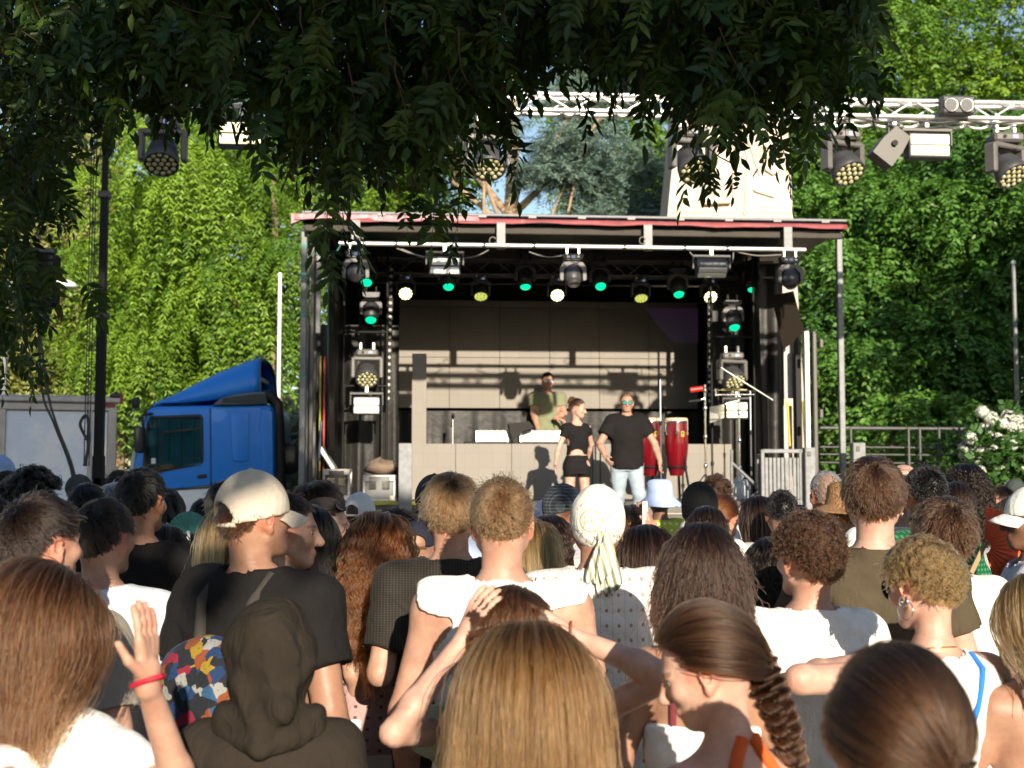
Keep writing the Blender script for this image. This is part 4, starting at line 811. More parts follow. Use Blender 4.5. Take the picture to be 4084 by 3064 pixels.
# ---------------------------------------------------------------- the truss across the front, with its lamps
Yt = 12.2
tl, t2 = P(-250, 355, Yt - .42), P(4400, 440, Yt + .32); ztr = (tl.z + t2.z) / 2
ft = thing('front_truss', 'bright aluminium lattice truss spanning above the crowd', 'truss', (0, 0, 0))
a_, b_ = Vector((tl.x, tl.y, tl.z + .0)), Vector((t2.x, t2.y, t2.z - .0)); zt0 = (P(480, 390, Yt - .3).z + P(3400, 440, Yt + .2).z) / 2
a_.z = b_.z = zt0
truss('front', a_, b_, .16, .024, ft, M_ALUP, .53)
def on_truss(px, dz=-.1):
    d = (b_ - a_); u = (px - CX) / F; t = (u * a_.y - a_.x) / (d.x - u * d.y); p = a_ + d * t; return Vector((p.x, p.y, zt0 + dz))
cable('truss_cable', [on_truss(x, -.12 - .03 * (i % 2)) + Vector((0, -.12, 0)) for i, x in enumerate(range(3200, 4200, 110))], .012, M_CABLE, ft)
for k in range(9): cable('cable_loom', [on_truss(3230 + k * 95 + dx, -.125 - .03 * math.sin(dx / 90 * 3.14)) + Vector((0, .05, 0)) for dx in (0, 30, 60, 90)], .018, M_ALUP, ft)
for px, lab in ((362, 'black winch mast holding the truss at the left'), (4290, 'black winch mast holding the truss beyond the right edge')):
    q = on_truss(px); t = thing('winch_mast', lab, 'mast', (q.x, q.y + .25, 0), 0, 'winch masts under the truss')
    for (z0, z1, w_) in ((0, 2.0, .10), (1.9, 3.4, .085), (3.3, 4.6, .07), (4.5, zt0 + .12, .055)): MB().box((0, 0, (z0 + z1) / 2), (w_, w_, z1 - z0), bev=.008).obj('mast_section', M_BLACK, t)
    for a in (0, 1.57, 3.14, 4.71): MB().box((.5 * math.cos(a), .5 * math.sin(a), .06), (1.0, .06, .06), (0, 0, a)).obj('outrigger', M_BLACK, t)
    MB().box((.06, 0, 1.75), (.18, .1, .07)).obj('winch', M_BLACK, t); MB().tube([(.1, 0, P(0, 1572, q.y).z), (.2, 0, P(0, 1572, q.y).z)], .022, 8).obj('crank', M_GREY, t); MB().box((.21, 0, P(0, 1572, q.y).z - .03), (.02, .03, .1)).obj('crank_grip', mat('red_grip', (.4, .04, .03), .5), t)
    for (z0, w_) in ((3.36, .125), (4.55, .105)): MB().box((0, 0, z0), (w_, w_, .07), bev=.01).obj('collar', M_GREY, t)
    for dx in (-.075, -.1, -.125): MB().tube([(dx, -.04, zt0 - .1), (dx + .0, -.05, 1.9)], .006, 6).obj('lift_cable', M_CABLE, t)
    cable('loop_cable', [(-.09, -.08, 2.15), (-.16, -.08, 2.3), (-.09, -.1, 2.38), (-.07, -.08, 2.15), (-.11, -.08, 1.9)], .016, M_CABLE, t)
gt = 'wash lights on the front truss'
for px, lab, tl_, yw in ((628, 'wash light on the truss just right of the black mast', R(58), .05), (1945, 'wash light on the truss in front of the cedar trunk', R(58), .1), (2768, 'wash light on the truss in front of the monument, half behind leaves', R(52), .2), (3382, 'wash light on the truss left of the glowing panel', R(52), .35), (4040, 'wash light on the truss at the right edge', R(52), .4)):
    q = on_truss(px, -.14); wash(lab, q, 1.15, tl_, yw, gt, world=True)
for px, lab in ((945, 'glowing strobe panel on the truss, half behind leaves'), (3722, 'glowing strobe panel in full view on the truss')):
    q = on_truss(px, -.12); strobe(lab, q, .43, .25, 0, 'glowing strobe panels on the truss', world=True)
# blinder and barn-door spot
q = on_truss(3818, .0); bl = thing('twin_blinder', 'black two-lamp blinder fixed to the truss', 'stage light', q + Vector((0, -.2, 0)), TH)
MB().box((0, 0, 0), (.34, .12, .19), bev=.02).obj('housing', M_LAMPB, bl); MB().box((0, .1, .09), (.2, .16, .03), bev=.006).obj('clamp', M_ALUP, bl)
for sx in (-1, 1):
    rf = MB().lathe([(.07, .0), (.068, .01), (.05, -.03), (.02, -.05)], (sx * .08, -.062, -.005), (0, -1, 0), 20, cap=False).obj('reflector', M_CHROME, bl); MB().lathe([(.02, -.04), (.018, -.015), (.002, -.01)], (sx * .08, -.062, -.005), (0, -1, 0), 12).obj('lamp', mat('warm_led', (.75, .5, .1), .3), rf); MB().lathe([(.07, .0), (.077, .0), (.077, .012), (.07, .012)], (sx * .08, -.062, -.005), (0, -1, 0), 20, cap=False).obj('bezel', M_GREY, rf)
q = on_truss(3590, -.12); bd_ = thing('barndoor_spot', 'dark square spot tilted sideways left of the glowing truss panel', 'stage light', q, TH)
MB().box((0, 0, 0), (.05, .06, .1), bev=.006).obj('clamp', M_ALUP, bd_); mb = MB(); mb.box((-.06, 0, -.12), (.015, .05, .24), bev=.003); mb.box((.02, 0, -.045), (.17, .05, .015)); mb.obj('bracket', M_LAMPB, bd_)
Rm = Matrix.Rotation(R(38), 3, 'Y'); c = Vector((-.05, -.03, -.25)); hs = MB(); hs.prism([(-.09, .16), (.09, .16), (.12, -.02), (.12, -.2), (-.12, -.2), (-.12, -.02)], .2); hs.v = [tuple(c + Rm @ (Vector(v) - Vector((0, .1, 0)))) for v in hs.v]; hs.obj('housing', M_GREY, bd_)
MB().lathe([(.03, 0), (.03, .03)], c + Vector((0, -.1, 0)), (0, -1, 0), 12).obj('knob', M_BLACK, bd_)
# hanging loudspeakers at the left
q = on_truss(135, 0); la = thing('line_array', 'black hanging loudspeaker stack at the left under the leaves', 'speaker', Vector((q.x, q.y, 0)), 0)
zb0 = P(100, 1232, q.y).z; zt_a = P(100, 1020, q.y).z; hb_ = (zt_a - zb0) / 2
for k in range(2):
    z = zb0 + (k + .5) * hb_; ca = MB().box((0, 0, z), (.36, .4, hb_ - .012), (0, 0, .5), bev=.03).obj('cabinet', M_BLACK, la)
    for j in range(4): MB().box((.165, -.16, z - .1 + j * .06), (.016, .12, .035), (0, 0, .5 + .25), bev=.005).obj('grille_slot', M_GREY, ca)
MB().box((0, 0, zt_a + .03), (.3, .34, .05), (0, 0, .5), bev=.01).obj('fly_frame', M_STEELP, la); MB().tube([(0, 0, zt_a + .05), (0, 0, zt0 - .1)], .012, 8).obj('chain', M_STEELP, la)
for (x0_, y0_), (x1_, y1_), (x2_, y2_) in (((168, 1560), (215, 1690), (290, 1905)), ((190, 1560), (228, 1700), (300, 1905))):
    o = cable('speaker_cable', [Vector((P(x, y, q.y).x - q.x, 0, P(x, y, q.y).z)) for x, y in ((150, 1250), (x0_, y0_), (x1_, y1_), (x2_, y2_), (x2_ + 20, 2200))], .012, M_CABLE, la)

# ---------------------------------------------------------------- the blue truck cab
yc = 1.25
def K(px, py, dy=0.0): return SP(px, py, yc + dy)
M_BLUE = mat('blue_lacquer', (0.018, 0.235, 0.78), 0.42, var=0.06, scale=2, coat=.12)
M_TRUCKW = mat('truck_white', (.70, .72, .74), .35, var=.04, coat=.3)
M_RUB = mat('black_rubber', (.02, .02, .02), .6)
tk = sthing('truck_cab', 'bright blue lorry cab with roof fairing and white lower band', 'truck')
def plate(name, pts, d0, d1, m, parent, bev=0.0):
    """outline in pixels on the cab's near side, from d0 (front, towards us) to d1 (back)"""
    me = bpy.data.meshes.new(name); bm = bmesh.new(); P3 = [K(*p) for p in pts]
    f = [bm.verts.new((p.x, yc + d0, p.z)) for p in P3]; g = [bm.verts.new((p.x, yc + d1, p.z)) for p in P3]; n = len(f)
    bm.faces.new(f); bm.faces.new(g[::-1])
    for i in range(n): bm.faces.new((f[i], g[i], g[(i + 1) % n], f[(i + 1) % n]))
    bmesh.ops.recalc_face_normals(bm, faces=bm.faces)
    if bev > 0:
        r_ = bmesh.ops.bevel(bm, geom=list(bm.edges), offset=bev, segments=3, affect='EDGES', profile=.5)
        for fc in bm.faces: fc.smooth = True
    bm.to_mesh(me); bm.free(); me.materials.append(m); return link(name, me, parent)
def dense(pts, closed=True): return pts
cab = plate('cab_body', [(512, 1960), (530, 1830), (580, 1640), (612, 1622), (1075, 1612), (1092, 1640), (1096, 1925), (780, 1942)], 0, 2.35, M_BLUE, tk, .055)
lower = plate('lower_body', [(505, 2060), (514, 1962), (780, 1944), (1096, 1927), (1098, 2160), (1000, 2160), (985, 2110), (760, 2110), (745, 2170), (500, 2170)], .01, 2.34, M_TRUCKW, tk, .04)
plate('band_edge', [(700, 1951), (1092, 1926), (1092, 1930), (700, 1955)], -.006, .02, M_RUB, tk)
dr = plate('door', [(557, 1905), (575, 1800), (590, 1650), (835, 1628), (838, 1935), (700, 1949), (552, 1956)], -.014, .03, M_BLUE, tk, .006)
plate('window_gasket', [(568, 1872), (586, 1690), (600, 1660), (800, 1653), (812, 1668), (813, 1840), (800, 1855), (640, 1885), (565, 1893)], -.028, .0, M_RUB, dr, .006)
cu = MB(); rows = []
for t in (0, 1): rows.append([Vector((K(600 + 205 * k / 60, 1675).x, yc - .032 - .004 * math.sin(k * 1.3) - .002 * math.sin(k * .47), K(600, 1672 if t == 0 else 1858).z)) for k in range(61)])
cu.grid(rows).obj('curtain', mat('teal_curtain', (.022, .15, .20), .85, var=.25, scale=4), dr)
m_glass = bpy.data.materials.new('window_glass'); m_glass.use_nodes = True; gn = m_glass.node_tree; gb = gn.nodes['Principled BSDF']; gb.inputs['Base Color'].default_value = (.02, .03, .035, 1); gb.inputs['Roughness'].default_value = .03
gt_ = gn.nodes.new('ShaderNodeBsdfTransparent'); gt_.inputs['Color'].default_value = (.75, .85, .85, 1); gm = gn.nodes.new('ShaderNodeMixShader'); gm.inputs[0].default_value = .13; gn.links.new(gt_.outputs[0], gm.inputs[1]); gn.links.new(gb.outputs[0], gm.inputs[2]); gn.links.new(gm.outputs[0], gn.nodes['Material Output'].inputs[0])
plate('window_pane', [(575, 1866), (592, 1692), (606, 1668), (796, 1661), (804, 1672), (805, 1838), (796, 1848), (640, 1876), (572, 1884)], -.046, -.042, m_glass, dr)
for pts in ([(636, 1885), (648, 1730), (655, 1722), (655, 1735), (650, 1745), (644, 1885)], [(650, 1722), (810, 1704), (810, 1711), (652, 1731)]): plate('window_bar', pts, -.052, -.04, M_RUB, dr)
plate('door_handle', [(790, 1895), (826, 1890), (826, 1905), (790, 1910)], -.035, .0, M_RUB, dr, .008); plate('sticker', [(607, 1828), (624, 1828), (624, 1850), (607, 1850)], -.058, -.05, M_WHITE, dr)
sp_ = plate('side_panel', [(918, 1655), (925, 1645), (988, 1645), (995, 1655), (993, 1832), (985, 1842), (935, 1842), (926, 1832)], -.02, .02, M_BLUE, tk, .012); plate('panel_seam', [(838, 1628), (842, 1628), (845, 1932), (841, 1932)], -.004, .01, M_RUB, tk)
plate('rear_corner', [(1040, 1625), (1088, 1640), (1092, 1920), (1046, 1922)], -.03, .06, M_BLUE, tk, .02)
# windscreen edge, visor, mirrors, lamps
plate('windscreen_edge', [(516, 1890), (522, 1830), (566, 1660), (580, 1660), (538, 1832), (530, 1890)], -.004, 2.3, mat('pale_edge', (.45, .5, .42), .3), tk, .01)
vs = []; rows = []
for (x, y) in ((492, 1690), (500, 1668), (520, 1645), (548, 1630), (575, 1627)): rows.append([K(x, y, d) for d in (.0, .6, 1.2, 1.8, 2.35)])
o = MB().grid(rows).obj('sun_visor', mat('smoked_acrylic', (.16, .15, .15), .15, coat=.5), tk); o.modifiers.new('s', 'SOLIDIFY').thickness = .012
plate('mirror', [(553, 1712), (560, 1705), (588, 1705), (592, 1715), (590, 1800), (582, 1810), (560, 1808), (554, 1798)], -.32, -.14, M_RUB, tk, .03); MB().tube([K(572, 1706, -.2), K(566, 1660, -.1), K(582, 1648, 0)], .018, 8).obj('mirror_arm', M_RUB, tk); MB().tube([K(580, 1655, -.14), K(606, 1650, -.02)], .018, 8).obj('mirror_arm', M_RUB, tk)
for dy in (.25, .6): MB().lathe([(.04, .06), (.075, .05), (.085, .0), (.085, -.03), (.06, -.035)], K(545, 1608, dy), (-1, 0, 0), 16).obj('roof_lamp', M_RUB, tk)
MB().tube([K(655, 1622, .3), K(668, 1555, .3)], .006, 6).obj('antenna', M_RUB, tk)
# roof fairing: arched sections growing to the rear, open at the back
stn = [(598, 1622, 1618), (640, 1608, 1592), (700, 1606, 1556), (770, 1600, 1515), (850, 1592, 1474), (930, 1582, 1440), (985, 1573, 1420), (1018, 1565, 1410)]
rows = []
for (x, yb_, yt_) in stn:
    b0_, t0_ = K(x, yb_), K(x, yt_); hh = t0_.z - b0_.z; row = []
    for a in np.linspace(0, math.pi, 25):
        cx_, sx_ = -math.cos(a), math.sin(a); row.append(Vector((b0_.x - .0 * hh + .09 * hh * (1 - sx_), yc + 1.17 + 1.02 * math.copysign(abs(cx_) ** .6, cx_), b0_.z + hh * sx_ ** .62)))
    rows.append(row)
fa = MB().grid(rows).obj('roof_fairing', M_BLUE, tk); so_ = fa.modifiers.new('s', 'SOLIDIFY'); so_.thickness = .03; so_.offset = -1
MB().tube(rows[-1], .022, 8).obj('fairing_rim', mat('grey_trim', (.12, .15, .18), .5), fa)
fl = MB(); fl.grid([[Vector((v.x - .25, yc + 1.17 + (v.y - yc - 1.17) * .93, K(1018, 1580).z + (v.z - K(1018, 1580).z) * .95)) for v in rows[-1]], [Vector((v.x - .25, yc + 1.17, K(1018, 1580).z)) for v in rows[-1]]]).obj('fairing_back', M_BLUE, fa); MB().box((K(1000, 1500).x, yc + 1.17, K(1000, 1490).z), (.05, 1.6, .06)).obj('fairing_brace', M_GREY, fa)
vn = plate('side_vent', [(848, 1618), (880, 1592), (930, 1575), (1000, 1566), (1062, 1564), (1066, 1612), (1000, 1614)], -.05, .1, mat('vent_grey', (.10, .12, .14), .5), tk, .015)
for k in range(24):
    x = 888 + k * 7.2; plate('louver', [(x, 1608), (x + 3.4, 1608), (x + 9, max(1572, 1590 - k)), (x + 5.6, max(1572, 1590 - k))], -.058, -.048, M_RUB, vn)
du = MB(); du.tube([K(1050, 1578, .25), K(1082, 1582, .25), K(1104, 1612, .25), K(1110, 1700, .25), K(1114, 1860, .25), K(1120, 2030, .25)], .085, 12); du.obj('air_duct', M_RUB, tk)
MB().lathe([(.02, -.1), (.2, -.1), (.22, 0), (.2, .1), (.02, .1)], K(1150, 1830, .6), (0, 1, 0), 20).obj('air_filter', M_RUB, tk)
for (px, dy) in ((640, .2), (640, 2.1), (1080, .3), (1080, 2.0)):
    q = K(px, 2190, dy); q.z = .5; wh = MB().lathe([(.28, -.14), (.46, -.12), (.5, -.04), (.5, .04), (.46, .12), (.28, .14)], q, (0, 1, 0), 26).obj('wheel', M_TYRE, tk); MB().lathe([(.05, .1), (.1, -.15), (.2, -.1), (.27, -.13), (.29, -.1)], q, (0, -1, 0), 20).obj('rim', M_ALU, wh)
MB().box((K(860, 2100).x, yc + 1.2, .75), (2.6, .9, .3)).obj('chassis', M_STEELP, tk)
for m_ in (M_GREEN, M_YEL, M_YELD, M_DISP, M_GLOW): m_.cycles.emission_sampling = 'NONE'
# ---------------------------------------------------------------- people: implicit surfaces turned into one continuous mesh
def axis_pts(lo, hi, coarse, fine):
    """grid lines from lo to hi, coarse apart, finer inside the given (a, b, step) stretches"""
    pts = [lo]; x = lo
    while x < hi:
        st_ = coarse
        for a, b, f in fine:
            if a - 1e-9 <= x < b: st_ = min(st_, f)
            elif x < a < x + st_: st_ = max(a - x, .003)
        x += st_; pts.append(x)
    return np.array(pts, 'f4')
class Field:
    def __init__(s, xs, ys, zs):
        s.xs, s.ys, s.zs = xs, ys, zs; s.f = np.full((len(xs), len(ys), len(zs)), 1.0, 'f4')
    def blk(s, lo, hi):
        r = []
        for g, a, b in ((s.xs, lo[0], hi[0]), (s.ys, lo[1], hi[1]), (s.zs, lo[2], hi[2])):
            i, j = max(0, np.searchsorted(g, a) - 1), min(len(g), np.searchsorted(g, b) + 1); r.append(slice(i, max(i, j)))
        return tuple(r)
    def pts(s, sl): return s.xs[sl[0]][:, None, None], s.ys[sl[1]][None, :, None], s.zs[sl[2]][None, None, :]
    def merge(s, sl, d, k, sub=False):
        a = s.f[sl]
        if sub:
            h = np.maximum(k - np.abs(-d - a), 0) / max(k, 1e-6); s.f[sl] = np.maximum(a, -d) + h * h * k * .25
        else:
            h = np.maximum(k - np.abs(a - d), 0) / max(k, 1e-6); s.f[sl] = np.minimum(a, d) - h * h * k * .25
    def cone(s, a, b, ra, rb, k=.02, sub=False):
        a, b = np.array(a, 'f4'), np.array(b, 'f4'); m = max(ra, rb) + k + .03; lo, hi = np.minimum(a, b) - m, np.maximum(a, b) + m; sl = s.blk(lo, hi); X, Y, Z = s.pts(sl)
        v = b - a; L2 = max(float(v @ v), 1e-9); t = np.clip(((X - a[0]) * v[0] + (Y - a[1]) * v[1] + (Z - a[2]) * v[2]) / L2, 0, 1)
        d = np.sqrt((X - a[0] - t * v[0]) ** 2 + (Y - a[1] - t * v[1]) ** 2 + (Z - a[2] - t * v[2]) ** 2) - (ra + t * (rb - ra)); s.merge(sl, d, k, sub)
    def ell(s, c, r, k=.02, Rm=None, sub=False):
        c, r = np.array(c, 'f4'), np.array(r, 'f4'); m = r.max() + k + .03; sl = s.blk(c - m, c + m); X, Y, Z = s.pts(sl); x, y, z = X - c[0], Y - c[1], Z - c[2]
        if Rm is not None: x, y, z = [Rm[0, i] * x + Rm[1, i] * y + Rm[2, i] * z for i in range(3)]
        x, y, z = x / r[0], y / r[1], z / r[2]; k0 = np.sqrt(x * x + y * y + z * z); k1 = np.sqrt((x / r[0]) ** 2 + (y / r[1]) ** 2 + (z / r[2]) ** 2)
        s.merge(sl, k0 * (k0 - 1) / np.maximum(k1, 1e-6), k, sub)
    def loft(s, tab, off=0.0, k=.03, z0=None, z1=None):
        T = np.array(tab, 'f4'); zl, zh = T[0, 0] if z0 is None else z0, T[-1, 0] if z1 is None else z1
        sl = s.blk((-.6, -.6, zl), (.6, .6, zh)); X, Y, Z = s.pts(sl); z = Z[0, 0]
        a = np.interp(z, T[:, 0], T[:, 1]) + off; b = np.interp(z, T[:, 0], T[:, 2]) + off; c = np.interp(z, T[:, 0], T[:, 3])
        x, y = X / a, (Y - c) / b; n = 2.4; q = (np.abs(x) ** n + np.abs(y) ** n) ** (1 / n)
        d = (q - 1) * np.minimum(a, b); d = np.maximum(d, np.maximum(zl - Z, Z - zh)); s.merge(sl, d.astype('f4'), k)
    def mesh(s):
        f = s.f; ins = f < 0; nx, ny, nz = f.shape
        cnt = np.zeros((nx - 1, ny - 1, nz - 1), 'i1')
        for i in (0, 1):
            for j in (0, 1):
                for k in (0, 1): cnt += ins[i:nx - 1 + i, j:ny - 1 + j, k:nz - 1 + k]
        I, J, K = np.nonzero((cnt > 0) & (cnt < 8)); n = len(I); idx = np.full(cnt.shape, -1, 'i4'); idx[I, J, K] = np.arange(n)
        acc = np.zeros((n, 3)); w_ = np.zeros(n); G = (s.xs, s.ys, s.zs)
        for ax in range(3):
            o1, o2 = [(1, 2), (0, 2), (0, 1)][ax]
            for u in (0, 1):
                for v in (0, 1):
                    o = [0, 0, 0]; o[o1] = u; o[o2] = v; a = [I + o[0], J + o[1], K + o[2]]; o[ax] = 1; b = [I + o[0], J + o[1], K + o[2]]
                    f0, f1 = f[tuple(a)], f[tuple(b)]; m = (f0 < 0) != (f1 < 0); t = np.where(m, f0 / np.where(m, f0 - f1, 1), 0)
                    for q in range(3):
                        g0, g1 = G[q][a[q]], G[q][b[q]]; acc[:, q] += np.where(m, g0 + t * (g1 - g0), 0)
                    w_ += m
        V = acc / w_[:, None]; Qs = []
        for ax in range(3):
            sl0 = [slice(1, -1)] * 3; sl1 = [slice(1, -1)] * 3; sl0[ax] = slice(0, -1); sl1[ax] = slice(1, None)
            s0, s1 = ins[tuple(sl0)], ins[tuple(sl1)]; e = np.nonzero(s0 != s1); fl = s0[e]; e = list(e)
            for q in range(3):
                if q != ax: e[q] = e[q] + 1
            o1, o2 = [(1, 2), (2, 0), (0, 1)][ax]; quad = []
            for (u, v) in ((-1, -1), (0, -1), (0, 0), (-1, 0)):
                p = [e[0].copy(), e[1].copy(), e[2].copy()]; p[o1] = p[o1] + u; p[o2] = p[o2] + v; quad.append(idx[tuple(p)])
            q4 = np.stack(quad, 1); q4[~fl] = q4[~fl][:, ::-1]; Qs.append(q4)
        Q = np.concatenate(Qs); return V, Q[(Q >= 0).all(1)]
def rotm(yaw, pitch, roll): return np.array(Matrix.Rotation(yaw, 3, 'Z') @ Matrix.Rotation(-pitch, 3, 'X') @ Matrix.Rotation(roll, 3, 'Y'))
SKC, SKR = np.array([0, -.008, .135]), np.array([.078, .098, .102])         # the skull, about the neck pivot
NECK = np.array([0, -.005, 1.52])
TORSO_M = [(.80, .15, .10, 0), (.86, .168, .115, 0), (.93, .170, .118, -.005), (1.03, .155, .108, 0), (1.12, .156, .11, .005), (1.22, .168, .118, .005), (1.32, .182, .118, .0), (1.39, .178, .105, -.005), (1.44, .135, .085, -.012), (1.475, .088, .07, -.015), (1.505, .058, .056, -.018)]
TORSO_F = [(.80, .155, .11, -.005), (.86, .178, .125, -.01), (.93, .172, .12, -.01), (1.03, .138, .098, 0), (1.10, .128, .092, .005), (1.20, .142, .105, .01), (1.30, .155, .112, .008), (1.37, .15, .098, -.002), (1.42, .118, .078, -.012), (1.46, .072, .06, -.014), (1.495, .049, .048, -.018)]
def hand_prims(w_, d, n, side, curl=.25, k=1.0):
    """palm, four fingers of unequal length and a thumb from the palm's side: cones (a, b, ra, rb) from the wrist w_, fingers along d, palm facing n"""
    w_, d, n = [np.array(v, float) for v in (w_, d, n)]; d /= np.linalg.norm(d); n -= d * (n @ d); n /= np.linalg.norm(n); x = np.cross(d, n) * side; out = []
    out.append((w_ - d * .01, w_ + d * .03, .027 * k, .03 * k))
    for i, o in enumerate((-.028, -.010, .010, .028)): out.append((w_ + d * .02 + x * o * .6, w_ + d * .085 + x * o, .016 * k, .0125 * k))
    for i, (o, L) in enumerate(((-.031, .062), (-.0105, .076), (.0105, .08), (.031, .070))):
        a = w_ + d * .087 + x * o * 1.03; ang = curl * (.6 + .15 * i)
        for j, fr in enumerate((.45, .32, .25)):
            th = ang * (j + .6); dv = d * math.cos(th) + n * math.sin(th) - x * o * .8; dv /= np.linalg.norm(dv); b = a + dv * L * fr * k; out.append((a, b, .0092 * k, .0082 * k)); a = b
    a = w_ + d * .025 + x * .026; t1 = d * .6 + x * .75 + n * .25; t1 /= np.linalg.norm(t1); b = a + t1 * .042 * k; out.append((a, b, .0135 * k, .0108 * k)); t2 = d * .86 + x * .42 + n * .3; t2 /= np.linalg.norm(t2); out.append((b, b + t2 * .045 * k, .0105 * k, .0088 * k)); 
    return out
SKIN = dict(fair=(.52, .33, .26), light=(.45, .27, .20), tan=(.35, .20, .135), brown=(.17, .088, .055), dark=(.065, .033, .021))
HAIRC = dict(black=(.006, .005, .0045), dark=(.013, .0075, .005), deep=(.021, .0095, .0055), brown=(.042, .018, .008), chest=(.085, .034, .014), auburn=(.115, .032, .009), light=(.135, .060, .023), honey=(.165, .068, .022), blonde=(.21, .105, .036), grey=(.15, .145, .14))
M_SKIN = attr_mat('skin', rough=.48, spec=.4, sss=.12, bump=.12, bscale=260)
def hair_mat(name):
    key = 'hair_' + name
    if key in MATS: return MATS[key]
    m = bpy.data.materials.new(key); m.use_nodes = True; MATS[key] = m; nt = m.node_tree; nt.nodes.remove(nt.nodes['Principled BSDF'])
    h = nt.nodes.new('ShaderNodeBsdfHairPrincipled'); h.parametrization = 'COLOR'; c = HAIRC[name]; info = nt.nodes.new('ShaderNodeHairInfo')
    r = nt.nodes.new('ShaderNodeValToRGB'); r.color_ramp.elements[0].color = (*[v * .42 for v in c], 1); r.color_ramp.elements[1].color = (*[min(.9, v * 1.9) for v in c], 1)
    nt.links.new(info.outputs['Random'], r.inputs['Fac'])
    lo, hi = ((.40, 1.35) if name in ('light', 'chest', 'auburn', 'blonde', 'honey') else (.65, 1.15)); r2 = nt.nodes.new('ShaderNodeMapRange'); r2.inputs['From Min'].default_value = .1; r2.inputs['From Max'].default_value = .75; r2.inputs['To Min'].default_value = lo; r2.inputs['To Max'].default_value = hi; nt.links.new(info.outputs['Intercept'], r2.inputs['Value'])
    vm = nt.nodes.new('ShaderNodeVectorMath'); vm.operation = 'SCALE'; nt.links.new(r.outputs['Color'], vm.inputs[0]); nt.links.new(r2.outputs['Result'], vm.inputs['Scale']); nt.links.new(vm.outputs[0], h.inputs['Color'])
    h.inputs['IOR'].default_value = 1.42; h.inputs['Roughness'].default_value = .30; h.inputs['Radial Roughness'].default_value = .55; h.inputs['Random Roughness'].default_value = .2
    nt.links.new(h.outputs[0], nt.nodes['Material Output'].inputs['Surface']); return m
def curves_obj(name, Pn, r0, r1, m, parent):
    """strands: Pn (n, k, 3)"""
    n, k = Pn.shape[:2]; c = bpy.data.hair_curves.new(name); c.add_curves([k] * n); c.position_data.foreach_set('vector', np.ascontiguousarray(Pn, 'f4').ravel())
    a = c.attributes.get('radius') or c.attributes.new('radius', 'FLOAT', 'POINT'); rr = np.broadcast_to(np.linspace(r0, r1, k, dtype='f4'), (n, k)); a.data.foreach_set('value', np.ascontiguousarray(rr).ravel())
    c.materials.append(m); return link(name, c, parent)
def hairline(d, low=0.0):
    """True where a direction d from the skull's middle lies in the hair"""
    az = np.arctan2(np.abs(d[:, 0]), d[:, 1]); h = np.interp(az, [0, .6, 1.0, 1.22, 1.5, 1.82, 2.1, 2.6, 3.2], [.62, .58, .40, .05, .16, .10, -.36, -.58, -.64]); return d[:, 2] > h + low
